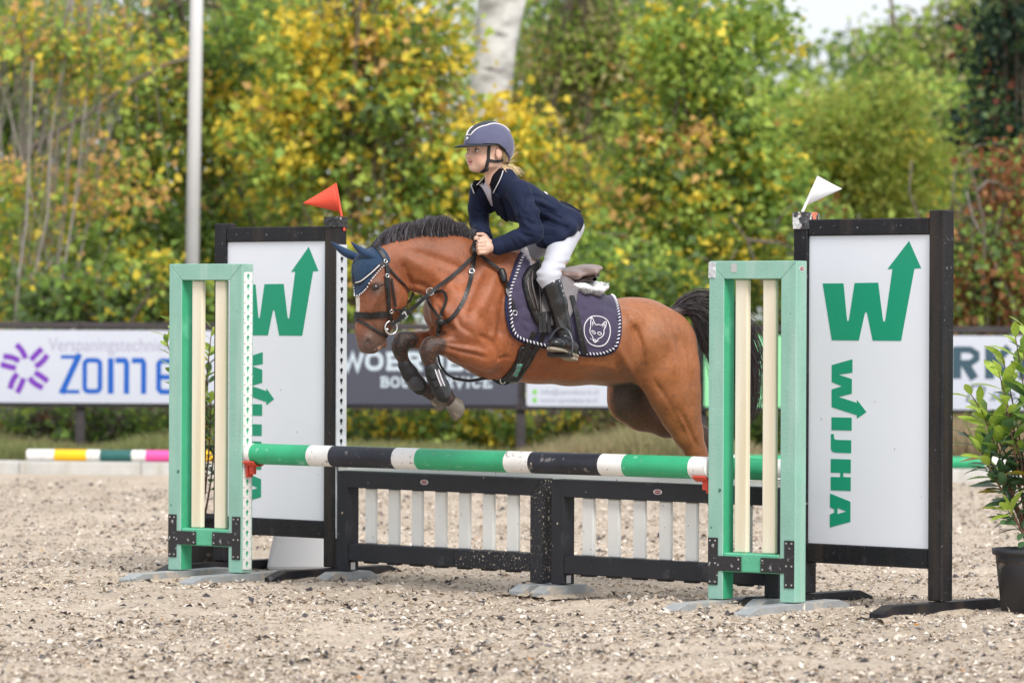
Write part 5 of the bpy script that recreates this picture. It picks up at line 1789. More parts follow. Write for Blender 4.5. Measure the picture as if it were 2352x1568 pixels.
# neck
crease([(926, 604), (934, 626), (942, 648), (952, 664)], 6, -0.009)
crease([(950, 652), (975, 656), (1002, 676), (1022, 705)], 8, -0.009)
crease([(940, 596), (985, 622), (1030, 655), (1062, 690)], 14, 0.006)
crease([(935, 575), (990, 590), (1050, 612), (1090, 640)], 12, -0.006)
for k in range(4):
    crease([(936 + 9 * k, 632 + 5 * k), (944 + 10 * k, 648 + 4 * k), (952 + 11 * k, 656 + 4 * k)], 2.6, -0.003)
# face: cheek edge, bone ridge, jaw
crease([(872, 672), (858, 700), (850, 724)], 3.5, 0.004)
crease([(884, 690), (876, 712), (872, 732)], 5, -0.004)
crease([(912, 656), (918, 690), (904, 722)], 7, 0.004)
crease([(850, 742), (862, 752), (872, 768)], 4, -0.003)
# flank and quarters
crease([(1446, 726), (1456, 742)], 9, 0.006, False)
crease([(1458, 744), (1470, 780), (1480, 822), (1474, 856)], 9, -0.010)
crease([(1422, 800), (1440, 836), (1456, 866), (1472, 888)], 8, 0.007)
crease([(1404, 800), (1420, 846), (1444, 876)], 10, -0.006)
crease([(1500, 720), (1528, 760), (1546, 810), (1552, 860)], 14, 0.006)
crease([(1562, 752), (1582, 812), (1590, 872), (1588, 930)], 6, -0.007)
crease([(1500, 870), (1530, 915), (1552, 960), (1576, 1004)], 7, -0.006)
crease([(1560, 940), (1586, 990), (1600, 1026)], 5, -0.006)
crease([(1520, 900), (1546, 950), (1566, 992)], 6, 0.004)
crease([(1190, 850), (1260, 858), (1340, 862), (1410, 866)], 10, -0.004)
crease([(1300, 830), (1370, 836), (1420, 850)], 8, 0.003)
PV = PV + NRM * DISP[:, None]
PV = relax(PV, PQ, 1, 0.35)

# coat: bay with black points, darker nose and inner hind legs
def coat_colours(V):
    U, W, Z = V[:, 0], V[:, 1], V[:, 2]
    base = np.tile(np.array((0.268, 0.078, 0.025)), (len(V), 1))
    rump = np.clip(0.5 - U * 1.6, 0, 1)[:, None]
    base = base * (1 - rump) + np.array((0.30, 0.102, 0.030)) * rump
    n1 = vnoise(U + 5, Z + W * 0.7, 4.0, 21)[:, None]; n2 = vnoise(U * 1.0, Z + W, 11.0, 22)[:, None]
    n3 = vnoise(U + 9, Z * 1.2 + W * 0.5, 7.0, 23)[:, None]
    base = base * (0.52 + 0.42 * n1 + 0.34 * n3 + 0.18 * n2)
    warm = np.array((0.31, 0.125, 0.05))
    blk = np.array((0.011, 0.009, 0.0085))
    def near(X, Y, w, r0, r1, wr=0.16):
        u, _, v = PF.pt(X, Y, w)
        d = np.sqrt((U - u) ** 2 + (Z - v) ** 2)
        m = np.clip((r1 - d) / (r1 - r0), 0, 1)
        return m * (np.abs(W - w) < wr)
    def seg(pts, w, r0, r1, wr=0.10):
        m = np.zeros(len(V))
        Pq = [PF.pt(x, y, w) for x, y in pts]
        for a, b in zip(Pq[:-1], Pq[1:]):
            du, dv = b[0] - a[0], b[2] - a[2]
            t = np.clip(((U - a[0]) * du + (Z - a[2]) * dv) / (du * du + dv * dv), 0, 1)
            d = np.sqrt((U - a[0] - t * du) ** 2 + (Z - a[2] - t * dv) ** 2)
            m = np.maximum(m, np.clip((r1 - d) / (r1 - r0), 0, 1) * (np.abs(W - w) < wr))
        return m
    m = np.maximum.reduce([seg([(994, 792), (984, 808), (996, 852), (1023, 905), (1050, 935)], 0.13, 0.045, 0.062, 0.085), seg([(930, 780), (916, 795), (935, 842), (970, 889), (1005, 912)], -0.125, 0.045, 0.062, 0.085),
                           seg([(1640, 1130), (1664, 1245), (1654, 1300)], 0.11, 0.05, 0.09), seg([(1612, 1004), (1655, 1120), (1668, 1210)], -0.11, 0.05, 0.09)])
    m = m * np.clip(0.75 + 0.5 * n2[:, 0], 0, 1)
    col = base * (1 - m[:, None]) + blk * m[:, None]
    # mealy brown-black muzzle and face shading
    mz = np.maximum(near(848, 792, 0, 0.040, 0.105), 0.8 * near(868, 772, 0, 0.03, 0.085)) * 0.88
    col = col * (1 - mz[:, None]) + np.array((0.070, 0.056, 0.052)) * mz[:, None]
    ns = near(847, 785, 0.05, 0.011, 0.019, 0.05) + near(847, 785, -0.05, 0.011, 0.019, 0.05)
    col = col * (1 - np.clip(ns, 0, 1)[:, None]) + np.array((0.008, 0.007, 0.007)) * np.clip(ns, 0, 1)[:, None]
    ey = near(862, 660, 0.07, 0.020, 0.055, 0.06) * 0.85
    col = col * (1 - ey[:, None]) + np.array((0.040, 0.026, 0.020)) * ey[:, None]
    fc = seg([(862, 690), (856, 760)], 0, 0.02, 0.095, 0.2) * 0.55
    col = col * (1 - fc[:, None]) + np.array((0.10, 0.045, 0.026)) * fc[:, None]
    # white star strip on the nose bridge
    bl = seg([(820, 676), (819, 712)], 0, 0.006, 0.012, 0.022)
    col = col * (1 - bl[:, None]) + np.array((0.72, 0.66, 0.6)) * bl[:, None]
    # pink lip
    pk = near(872, 799, 0.03, 0.006, 0.014, 0.05)
    col = col * (1 - pk[:, None]) + np.array((0.48, 0.26, 0.18)) * pk[:, None]
    # darker between the hind legs and on their inner sides
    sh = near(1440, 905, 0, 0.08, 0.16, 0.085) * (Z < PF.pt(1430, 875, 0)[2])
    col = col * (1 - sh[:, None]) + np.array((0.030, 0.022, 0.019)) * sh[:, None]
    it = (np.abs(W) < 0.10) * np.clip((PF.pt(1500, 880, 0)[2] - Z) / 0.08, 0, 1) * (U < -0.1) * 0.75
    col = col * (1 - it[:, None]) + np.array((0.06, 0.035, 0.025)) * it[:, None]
    # darker line of the spine and crest, warmer croup
    cr = np.clip((near(1490, 760, 0.1, 0.02, 0.22, 0.3)), 0, 1) * 0.35
    col = col * (1 - cr[:, None]) + warm * cr[:, None]
    return col
M_coat = pmat('bay_coat', (1, 1, 1), 0.40, 0.18, 40, 0.30, 340, spec=0.5, speck=((0.13, 0.042, 0.016), 75, 0.52, 0.92), speck2=((0.40, 0.16, 0.07), 130, 0.56, 1.0), attr='Col', sheen=0.06, stretch=(1.0, 1.0, 1.0))
pony = empty('pony', tuple(PF.wor(np.array((0, 0, 0.0)))), 0, label='bay pony with dark mane and legs jumping the striped pole', cat='pony')
PW = PF.wor(PV)
PO = np.array(pony.location)
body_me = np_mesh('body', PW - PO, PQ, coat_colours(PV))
body = link_mesh('body', body_me, M_coat, pony, smooth=True)
bvh = BVHTree.FromPolygons([tuple(p) for p in PW], [tuple(int(i) for i in q) for q in PQ])
CAM0 = Vector((0, 0, CAM_H))

def hit(X, Y, off=0.0, fallback_w=None):
    """point on the pony's flank behind reading-grid X, Y, lifted off along the surface normal"""
    d = (P(X, Y, 20.0) - CAM0).normalized()
    loc, nor, _, _ = bvh.ray_cast(CAM0, d)
    if loc is None:
        q = Vector(PF.wor(np.array(PF.pt(X, Y, 0.0 if fallback_w is None else fallback_w))))
        if fallback_w is not None:
            return q, Vector(PF.l)
        loc, nor, _, _ = bvh.find_nearest(q)
    return loc + nor * off, nor

def pw(X, Y, w):
    return Vector(PF.wor(np.array(PF.pt(X, Y, w))))

# ---- eyes
M_eye = pmat('pony_eye', (0.012, 0.008, 0.006), 0.08, 0.1, 20, spec=0.8)
def uv_sphere(center, radii, axes=None, nu=16, nv=10):
    mb = MB()
    vs, fs = [], []
    ax = axes or (Vector((1, 0, 0)), Vector((0, 1, 0)), Vector((0, 0, 1)))
    for i in range(nv + 1):
        th = pi * i / nv
        for k in range(nu):
            a = 2 * pi * k / nu
            vs.append(Vector(center) + ax[0] * (radii[0] * sin(th) * cos(a)) + ax[1] * (radii[1] * sin(th) * sin(a)) + ax[2] * (radii[2] * cos(th)))
    for i in range(nv):
        for k in range(nu):
            k2 = (k + 1) % nu
            fs.append((i * nu + k, (i + 1) * nu + k, (i + 1) * nu + k2, i * nu + k2))
    return mb.add(vs, fs)
def in_pony(mb):
    mb.v = [tuple(Vector(p) - Vector(PO)) for p in mb.v]
    return mb
for s in (1, -1):
    in_pony(uv_sphere(pw(862, 660, 0.0725 * s), (0.021, 0.019, 0.0175))).build('eye', M_eye, pony, smooth=True)
    # lids
    mb = MB()
    c = PF.pt(862, 660, 0.0)
    for sgn, amp in ((1, 0.0150),):
        pts = []
        for k in range(9):
            t = -1 + 2 * k / 8
            pts.append(Vector(PF.wor(np.array((c[0] + 0.019 * t, s * (0.0915 - 0.013 * t * t), c[2] + sgn * amp * (1 - t * t) - 0.004 * t)))))
        mb.tube(pts, [0.002] + [0.0042] * 7 + [0.002], 6)
    in_pony(mb).build('eyelid', pmat('lid_skin', (0.045, 0.03, 0.024), 0.6, 0.2, 20), pony, smooth=True)

# ---- hooves
M_hoof = pmat('hoof_horn', (0.10, 0.085, 0.066), 0.55, 0.35, 16, 0.4, 50, speck=((0.34, 0.28, 0.2), 15, 0.52, 0.68), stretch=(1, 1, 0.5))
def hoof(a, b, w, r0, r1, name='hoof'):
    """a, b reading-grid points from coronet to toe; truncated cone with a flat sole and a rounded toe"""
    A, B = pw(*a, w), pw(*b, w)
    ax = (B - A).normalized()
    lat = Vector(PF.l)
    fwd = lat.cross(ax).normalized()
    if fwd.dot(Vector(PF.f)) < 0: fwd = -fwd
    n, rows = 22, 6
    vs, fs = [], []
    L = (B - A).length
    for i in range(rows):
        t = i / (rows - 1)
        for k in range(n):
            q = 2 * pi * k / n
            cx_, sy_ = cos(q), sin(q)
            r = r0 + (r1 - r0) * t
            length = L * (1.0 if cx_ > 0 else 1.0 + 0.42 * cx_)
            vs.append(A + ax * (length * t) + fwd * (cx_ * r * (1.1 if cx_ > 0 else 0.92)) + lat * (sy_ * r) + fwd * (0.01 * t))
    for i in range(rows - 1):
        for k in range(n):
            fs.append((i * n + k, i * n + (k + 1) % n, (i + 1) * n + (k + 1) % n, (i + 1) * n + k))
    fs += [tuple(range(n - 1, -1, -1)), tuple((rows - 1) * n + k for k in range(n))]
    in_pony(MB().add(vs, fs)).build(name, M_hoof, pony, bevel=0.003, smooth=True)
hoof((1036, 921), (1062, 942), 0.13, 0.034, 0.048)
hoof((996, 905), (1022, 921), -0.125, 0.033, 0.044)
hoof((1656, 1284), (1646, 1318), 0.11, 0.033, 0.044)
hoof((1668, 1196), (1664, 1232), -0.11, 0.032, 0.043)

# ---- mane: short dark hair blown up and back along the crest
M_hair = pmat('dark_mane_hair', (0.030, 0.025, 0.027), 0.42, 0.35, 30, attr='Col', spec=0.5)
def hair_mesh(name, S, R, seed, mat=M_hair, c0=(0.028, 0.023, 0.026), c1=(0.085, 0.075, 0.085)):
    V, Q = tubes_np(S, R, 3)
    r = np.random.default_rng(seed)
    m, k, _ = S.shape
    t = r.random((m, 1)) ** 2
    C = np.array(c0) * (1 - t) + np.array(c1) * t
    C = np.repeat(C, k * 3, 0)
    o = link_mesh(name, np_mesh(name, V - PO, Q, C), mat, pony, smooth=True)
    return o
def mane():
    r = np.random.default_rng(41)
    crest = [(862, 566), (884, 556), (912, 549), (962, 543), (1018, 541), (1062, 549), (1092, 560), (1130, 576)]
    top = [(852, 545), (872, 522), (905, 507), (955, 496), (1000, 489), (1042, 503), (1070, 523), (1098, 548)]
    cx_ = np.array(crest, float); tp = np.array(top, float)
    n = 7500
    s = r.random(n) * (len(crest) - 1)
    i = np.minimum(s.astype(int), len(crest) - 2); f = (s - i)[:, None]
    A = cx_[i] * (1 - f) + cx_[i + 1] * f
    B = tp[i] * (1 - f) + tp[i + 1] * f
    w = np.clip(r.normal(size=n), -1.6, 2.2) * 0.017
    clump = 0.5 * (vnoise(s * 3.1, s * 0, 1.0, 33) - 0.5) + 0.35 * r.normal(size=n) * 0.5
    K = 6
    S = np.zeros((n, K, 3))
    ln = 0.78 + 0.24 * r.random(n) + 0.28 * clump
    for q in range(n):
        a = np.array(PF.pt(A[q, 0] + 4 * r.normal(), A[q, 1] + 7 + 3.5 * r.normal(), w[q]))
        b = np.array(PF.pt(B[q, 0] + 5 + 4.5 * r.normal() + 10 * clump[q], B[q, 1], w[q] + 0.010 * r.normal()))
        d = (b - a) * ln[q]
        for k in range(K):
            t = k / (K - 1)
            p = a + d * t
            p[0] -= 0.035 * t * t * (0.6 + r.random() * 0.2)     # blown back
            p[2] -= 0.012 * t * t
            S[q, k] = p
    R = np.tile(np.array((1.0, 1.0, 0.95, 0.85, 0.65, 0.25)) * 0.0017, (n, 1))
    hair_mesh('mane', PF.wor(S), R, 3, c0=(0.022, 0.019, 0.022), c1=(0.19, 0.175, 0.195))
mane()
mc = [(868, 556), (890, 541), (920, 529), (962, 520), (1012, 518), (1050, 529), (1080, 545)]
fm = Field((0.30, -0.05, 1.45), (1.05, 0.05, 1.95), 0.006)
fm.chain(ch([(x, y + 6, 0, 13 + 3 * sin(i), 0.010) for i, (x, y) in enumerate(mc)]), 0.01)
_v, _q = fm.net()
if len(_v):
    link_mesh('mane_root', np_mesh('mane_root', PF.wor(_v) - PO, _q, np.tile(np.array((0.03, 0.026, 0.029)), (len(_v), 1))), M_hair, pony, smooth=True)

# ---- tail
def tail():
    r = np.random.default_rng(42)
    n, K = 2600, 12
    guide = [(1552, 716), (1580, 700), (1612, 697), (1650, 716), (1690, 770), (1715, 840), (1722, 910), (1712, 975)]
    spread = [8, 15, 22, 30, 38, 40, 34, 22]
    g = np.array(guide, float); sp = np.array(spread, float)
    S = np.zeros((n, K, 3))
    off = r.normal(size=(n, 2)) * 0.55
    wv = r.normal(size=n) * 0.5
    ln = 0.55 + 0.45 * r.random(n)
    under = r.random(n) < 0.28                      # shorter hair falling straight off the dock
    for k in range(K):
        t = k / (K - 1)
        s = t * ln * (len(g) - 1) * np.where(under, 0.72, 1.0)
        i = np.minimum(s.astype(int), len(g) - 2); f = (s - i)
        X = g[i, 0] * (1 - f) + g[i + 1, 0] * f
        Y = g[i, 1] * (1 - f) + g[i + 1, 1] * f
        q = sp[i] * (1 - f) + sp[i + 1] * f
        nx_, ny_ = (g[i + 1, 1] - g[i, 1]), -(g[i + 1, 0] - g[i, 0])
        nn = np.hypot(nx_, ny_)
        X = X + nx_ / nn * off[:, 0] * q * np.where(under, 0.4, 1)
        Y = Y + ny_ / nn * off[:, 0] * q * np.where(under, 0.4, 1)
        fall = np.where(under, np.maximum(0, t - 0.15), 0)
        X = X - 40 * fall * t; Y = Y + 165 * fall ** 1.2 * ln
        for j in range(n):
            S[j, k] = PF.pt(X[j], Y[j], wv[j] * q[j] / SC * 0.8 + 0.004 * r.normal())
    R = np.tile(np.linspace(1, 0.25, K) * 0.0021, (n, 1))
    hair_mesh('tail', PF.wor(S), R, 4, c0=(0.016, 0.013, 0.014), c1=(0.075, 0.055, 0.055))
    # dock: the fleshy root inside the hair
    mb = MB(); mb.tube([pw(1532, 726, 0), pw(1556, 716, 0), pw(1584, 704, 0), pw(1616, 704, 0), pw(1640, 722, 0)], [0.036, 0.034, 0.028, 0.020, 0.008], 12)
    in_pony(mb).build('dock', pmat('dock_hair', (0.035, 0.024, 0.022), 0.6, 0.3, 30), pony, smooth=True)
tail()
# whiskers
mb = MB()
rr = random.Random(3)
for k in range(16):
    a = pw(868 + rr.random() * 18, 780 + rr.random() * 18, 0.02 + 0.02 * rr.random())
    b = a + Vector((rr.uniform(0.01, 0.04), -0.01, rr.uniform(-0.035, -0.01)))
    mb.tube([a, a.lerp(b, 0.5) + Vector((0, 0, 0.003)), b], [0.0006, 0.0005, 0.0002], 3)
in_pony(mb).build('whiskers', pmat('whisker', (0.10, 0.08, 0.07), 0.6, 0.1, 20), pony)
# ================================================================== TACK
from mathutils.geometry import delaunay_2d_cdt
M_leather = pmat('black_leather', (0.011, 0.0105, 0.011), 0.40, 0.3, 14, 0.15, 70, spec=0.4, speck=((0.04, 0.04, 0.042), 16, 0.58, 0.8))
M_brown_l = pmat('brown_leather', (0.050, 0.036, 0.032), 0.30, 0.25, 12, 0.12, 60, spec=0.6)
M_grey_l = pmat('worn_grey_leather', (0.19, 0.17, 0.175), 0.36, 0.18, 10, 0.1, 60, spec=0.5)
M_seat_l = pmat('worn_seat_leather', (0.26, 0.185, 0.165), 0.36, 0.18, 10, 0.1, 60, spec=0.5)
M_pad = pmat('navy_velvet_pad', (0.060, 0.051, 0.090), 0.85, 0.15, 9, 0.2, 160, spec=0.2, sheen=0.2)
M_navy_trim = pmat('navy_binding', (0.018, 0.022, 0.060), 0.8, 0.1, 20, spec=0.2)
M_thread = pmat('white_thread', (0.72, 0.70, 0.74), 0.7, 0.05, 30)
M_fleece = pmat('white_fleece', (0.84, 0.83, 0.84), 0.95, 0.12, 60, 1.0, 120, spec=0.1, sheen=0.4)
M_fleece_g = pmat('grey_fleece', (0.44, 0.41, 0.44), 0.95, 0.15, 60, 1.0, 120, spec=0.1, sheen=0.4)
M_metal = pmat('bright_metal', (0.70, 0.70, 0.70), 0.22, 0.1, 20, metal=0.9)

def densify(pts, step):
    out = []
    n = len(pts)
    for i in range(n):
        a, b = pts[i], pts[(i + 1) % n]
        m = max(1, int(math.hypot(b[0] - a[0], b[1] - a[1]) / step))
        out += [(a[0] + (b[0] - a[0]) * t / m, a[1] + (b[1] - a[1]) * t / m) for t in range(m)]
    return out

def smooth_poly(pts, closed=True, sub=4):
    """Catmull-Rom through the points"""
    n = len(pts)
    out = []
    rng_ = range(n) if closed else range(n - 1)
    for i in rng_:
        p0 = pts[(i - 1) % n] if closed or i > 0 else pts[i]
        p1, p2 = pts[i], pts[(i + 1) % n]
        p3 = pts[(i + 2) % n] if closed or i + 2 < n else pts[i + 1]
        for k in range(sub):
            t = k / sub
            out.append(tuple(0.5 * (2 * p1[j] + (p2[j] - p0[j]) * t + (2 * p0[j] - 5 * p1[j] + 4 * p2[j] - p3[j]) * t * t + (3 * p1[j] - p0[j] - 3 * p2[j] + p3[j]) * t ** 3) for j in range(len(p1))))
    if not closed: out.append(tuple(pts[-1]))
    return out

def inside(p, poly):
    c = False
    n = len(poly)
    for i in range(n):
        a, b = poly[i], poly[i - 1]
        if (a[1] > p[1]) != (b[1] > p[1]) and p[0] < (b[0] - a[0]) * (p[1] - a[1]) / (b[1] - a[1]) + a[0]:
            c = not c
    return c

def drape_shell(poly, thick, step=7, off=0.002, relief=None, mirror=True, fw=None):
    """closed sheet lying on the flank, cut to a reading-grid outline; mirrored to the far flank"""
    poly = densify(poly, step)
    xs = [p[0] for p in poly]; ys = [p[1] for p in poly]
    pts = list(poly)
    nb = len(poly)
    y = min(ys) + step * 0.5
    row = 0
    while y < max(ys):
        x = min(xs) + (step * 0.5 if row % 2 else 0)
        while x < max(xs):
            if inside((x, y), poly) and min((x - q[0]) ** 2 + (y - q[1]) ** 2 for q in poly) > (step * 0.45) ** 2:
                pts.append((x, y))
            x += step
        y += step * 0.866; row += 1
    v2, _, f2, _, _, _ = delaunay_2d_cdt([Vector(p) for p in pts], [(i, (i + 1) % nb) for i in range(nb)], [], 1, 1e-4)
    top, bot = [], []
    for i, p in enumerate(v2):
        loc, nor = hit(p.x, p.y, 0.0, fw)
        th = thick
        if relief is not None: th = thick + relief(p.x, p.y)
        if i < nb: th = thick * 0.55
        top.append(loc + nor * (off + th)); bot.append(loc + nor * off * 0.5)
    n = len(v2)
    fs = [tuple(f) for f in f2] + [tuple(i + n for i in reversed(f)) for f in f2]
    for i in range(nb):
        j = (i + 1) % nb
        fs.append((i, j, n + j, n + i))
    vs = top + bot
    mb = MB().add(vs, fs)
    if mirror:
        L = [PF.loc(p) for p in vs]
        mv = [Vector(PF.wor(np.array((q[0], -q[1], q[2])))) for q in L]
        mb.add(mv, fs)
    return mb

def surf_path(pts, off, sub=5, smooth=True, fw=None):
    """polyline on the flank -> points, normals"""
    q = smooth_poly(pts, False, sub) if smooth else pts
    P_, N_ = [], []
    for x, y in q:
        a, b = hit(x, y, off, fw)
        P_.append(a); N_.append(b)
    # iron out little jumps
    for _ in range(2):
        P_ = [P_[0]] + [(P_[i - 1] + P_[i] * 2 + P_[i + 1]) / 4 for i in range(1, len(P_) - 1)] + [P_[-1]]
        N_ = [N_[0]] + [(N_[i - 1] + N_[i] * 2 + N_[i + 1]).normalized() for i in range(1, len(N_) - 1)] + [N_[-1]]
    return P_, N_

def rel(mb, o):
    b = parent_matrix(o).inverted()
    mb.v = [tuple(b @ Vector(p)) for p in mb.v]
    return mb

def thing_at(name, X, Y, label, cat, **kw):
    p, _ = hit(X, Y)
    return empty(name, p, 0, label=label, cat=cat, **kw)

def strap(parent, name, pts, width, mat, off=0.004, thick=0.003, smooth=True, mirror=False, fw=None):
    p, n = surf_path(pts, off, smooth=smooth, fw=fw)
    mb = MB().ribbon(p, n, width, thick)
    if mirror:
        mp = [Vector(PF.wor(np.array(PF.loc(q) * np.array((1, -1, 1))))) for q in p]
        mn = [Vector(PF.wor(np.array(PF.loc(Vector(PF.o) + b) * np.array((1, -1, 1))))) - Vector(PF.o) for b in n]
        mb.ribbon(mp, mn, width, thick)
    return rel(mb, parent).build(name, mat, parent)

def free_strap(parent, name, pts, width, thick, mat, nor=None, smooth=True):
    """strap hanging in the air: pts (X, Y, w)"""
    q = smooth_poly(pts, False, 6) if smooth else pts
    p = [pw(*a) for a in q]
    nn = nor or Vector(PF.l)
    return rel(MB().ribbon(p, [nn] * len(p), width, thick), parent).build(name, mat, parent)

def ring(parent, name, c, R, r, nor, mat, n=24):
    c = Vector(c); nor = Vector(nor).normalized()
    a = nor.orthogonal().normalized(); b = nor.cross(a)
    mb = MB()
    pts = [c + (a * cos(2 * pi * k / n) + b * sin(2 * pi * k / n)) * R for k in range(n + 1)]
    mb.tube(pts, r, 8, cap=False)
    return rel(mb, parent).build(name, mat, parent, smooth=True)

# ---- saddle pad
PADP = smooth_poly([(1196, 585), (1180, 621), (1169, 660), (1163, 697), (1166, 733), (1174, 761), (1190, 778), (1230, 790), (1280, 800), (1329, 811), (1373, 814), (1404, 804), (1418, 788), (1423, 735), (1414, 694), (1398, 680), (1340, 672), (1270, 655), (1225, 625)], True, 3)
QL = [smooth_poly(q, False, 5) for q in ([(1310, 702), (1340, 716), (1372, 704), (1404, 714)], [(1316, 742), (1345, 734), (1378, 728), (1416, 738)], [(1322, 786), (1336, 768), (1345, 734)], [(1346, 700), (1352, 716), (1345, 734)], [(1392, 688), (1388, 708), (1396, 728)], [(1334, 806), (1352, 796), (1380, 802)], [(1404, 800), (1408, 770), (1402, 742)],
      [(1182, 634), (1198, 650), (1190, 676), (1200, 700)], [(1168, 700), (1186, 712), (1204, 706), (1226, 716)], [(1176, 742), (1196, 734), (1216, 742), (1240, 736)], [(1196, 710), (1192, 735), (1204, 760)], [(1222, 716), (1220, 742), (1232, 772)], [(1174, 668), (1190, 676)])]
def quilt(x, y):
    a = vnoise((x + 0.35 * y) * 0.030, (y - 0.3 * x) * 0.030, 1.0, 61)
    l = min(abs(a - 0.36), abs(a - 0.55), abs(a - 0.72))
    dd = min(math.hypot(x - a_[0], y - a_[1]) for ql in QL for a_ in ql)
    q = 0.009 * (1 - math.exp(-(dd / 5.0) ** 1.3)) + 0.0015 * a
    d = math.hypot((x - 1368) / 34.0, (y - 762) / 38.0)
    k = min(1.0, max(0.0, (d - 0.9) / 0.25))
    return 0.005 + (q - 0.005) * k
pad = thing_at('saddle_pad', 1300, 790, 'dark purple quilted saddle pad with rope edge and white fox emblem', 'saddle pad')
rel(drape_shell(PADP, 0.007, 4, 0.003, quilt), pad).build('quilted_cloth', M_pad, pad, smooth=True)
# binding and twisted rope along the edge
edge = [p for p in PADP if not (p[1] < 700 and 1200 < p[0] < 1395)]
k0 = max(range(len(edge)), key=lambda i: math.hypot(edge[i][0] - edge[i - 1][0], edge[i][1] - edge[i - 1][1]))
edge = edge[k0:] + edge[:k0]
cxp, cyp = 1295, 710
inset = [(x + (cxp - x) * 0.035, y + (cyp - y) * 0.045) for x, y in edge]
p, n = surf_path(edge, 0.010, 1, smooth=False)
rel(MB().ribbon(p, n, 0.018, 0.006), pad).build('edge_binding', M_navy_trim, pad)
p, n = surf_path(smooth_poly(inset, False, 3), 0.0175, 1, smooth=False)
rp = MB(); rp.tube(p, 0.0055, 8)
rel(rp, pad).build('rope_core', M_navy_trim, pad, smooth=True)
tw = MB()
cum = [0.0]
for i in range(1, len(p)): cum.append(cum[-1] + (p[i] - p[i - 1]).length)
s = 0.0
def at_s(s):
    i = max(j for j in range(len(cum)) if cum[j] <= s)
    i = min(i, len(p) - 2)
    t = (s - cum[i]) / max(1e-6, cum[i + 1] - cum[i])
    return p[i].lerp(p[i + 1], t), n[i].lerp(n[i + 1], t).normalized(), (p[i + 1] - p[i]).normalized()
while s < cum[-1] - 0.02:
    q = []
    for k in range(5):
        c, nn, tt = at_s(min(cum[-1] - 1e-4, s + 0.010 * k / 4))
        sd = tt.cross(nn)
        a = radians(-70 + 140 * k / 4)
        q.append(c + nn * (0.0066 * cos(a)) + sd * (0.0066 * sin(a)))
    tw.tube(q, [0.0018, 0.0032, 0.0036, 0.0032, 0.0018], 6)
    s += 0.0175
rel(tw, pad).build('rope_twist', M_thread, pad, smooth=True)
# fox emblem
def E(x, y): return (1102.5 + x / 4.364, 522.7 + y / 4.364)
def emb(name, pts, r, closed=False):
    q = smooth_poly([E(*a) for a in pts], closed, 4)
    if closed: q = q + [q[0]]
    a, b = surf_path(q, 0.0168, 1, smooth=False)
    mb = MB(); mb.tube(a, r, 6)
    rel(mb, pad).build(name, M_thread, pad, smooth=True)
emb('emblem_ring', [(1105, 905), (1060, 940), (1035, 985), (1032, 1040), (1042, 1090), (1075, 1145), (1120, 1175), (1175, 1184), (1225, 1172), (1262, 1135), (1284, 1075), (1285, 1020), (1270, 965), (1235, 925), (1170, 903)], 0.0026, True)
emb('emblem_head', [(1095, 1000), (1098, 920), (1112, 918), (1142, 985), (1170, 978), (1200, 990), (1225, 960), (1246, 955), (1240, 1000), (1222, 1030), (1224, 1065), (1200, 1098), (1165, 1115), (1152, 1140), (1134, 1146), (1120, 1130), (1118, 1100), (1092, 1060), (1088, 1025)], 0.0022, True)
emb('emblem_eye', [(1105, 1040), (1125, 1040), (1142, 1062), (1125, 1068)], 0.0020, True)
emb('emblem_eye', [(1160, 1060), (1180, 1050), (1202, 1066), (1180, 1080)], 0.0020, True)
emb('emblem_ear', [(1112, 995), (1113, 950), (1128, 985)], 0.0013)
emb('emblem_ear', [(1205, 1003), (1232, 970), (1222, 1010)], 0.0013)
emb('emblem_nose', [(1122, 1128), (1135, 1120), (1148, 1130), (1136, 1144)], 0.0022, True)
emb('emblem_whisker', [(1092, 1108), (1116, 1124)], 0.0012)
emb('emblem_whisker', [(1152, 1134), (1178, 1136)], 0.0012)

# ---- fleece half pad
hp = thing_at('half_pad', 1340, 700, 'white fleece half pad showing under the back of the saddle', 'half pad')
def blob(parent, name, pts, mat, k=0.02, h=0.007, noise=0.0, frame=PF, round_=False, seed=0):
    """soft body from a chain in reading-grid terms (X, Y, w, h px, b m)"""
    c = ch(pts)
    a = np.array(c)
    m = 0.03
    lo = (a[:, 0] - a[:, 3]).min() - m, (a[:, 1] - a[:, 4]).min() - m, (a[:, 2] - a[:, 3]).min() - m
    hi = (a[:, 0] + a[:, 3]).max() + m, (a[:, 1] + a[:, 4]).max() + m, (a[:, 2] + a[:, 3]).max() + m
    f = Field(lo, hi, h)
    f.chain(c, k)
    V, Q = f.net()
    V = relax(V, Q, 2)
    if noise:
        r = np.random.default_rng(seed)
        V = V + r.normal(size=V.shape) * noise
    b = np.array(parent_matrix(parent).translation)
    return link_mesh(name, np_mesh(name, PF.wor(V) - b, Q), mat, parent, smooth=True)
blob(hp, 'fleece_roll', [(1268, 652, 0, 13, 0.16), (1310, 663, 0, 16, 0.18), (1342, 667, 0, 16, 0.175), (1366, 659, 0, 13, 0.145)], M_fleece, noise=0.0016, h=0.006, seed=2)
blob(hp, 'fleece_edge', [(1204, 574, 0.05, 8, 0.03), (1204, 592, 0.075, 10, 0.035), (1214, 612, 0.10, 10, 0.03)], M_fleece_g, noise=0.0014, h=0.005, seed=3)
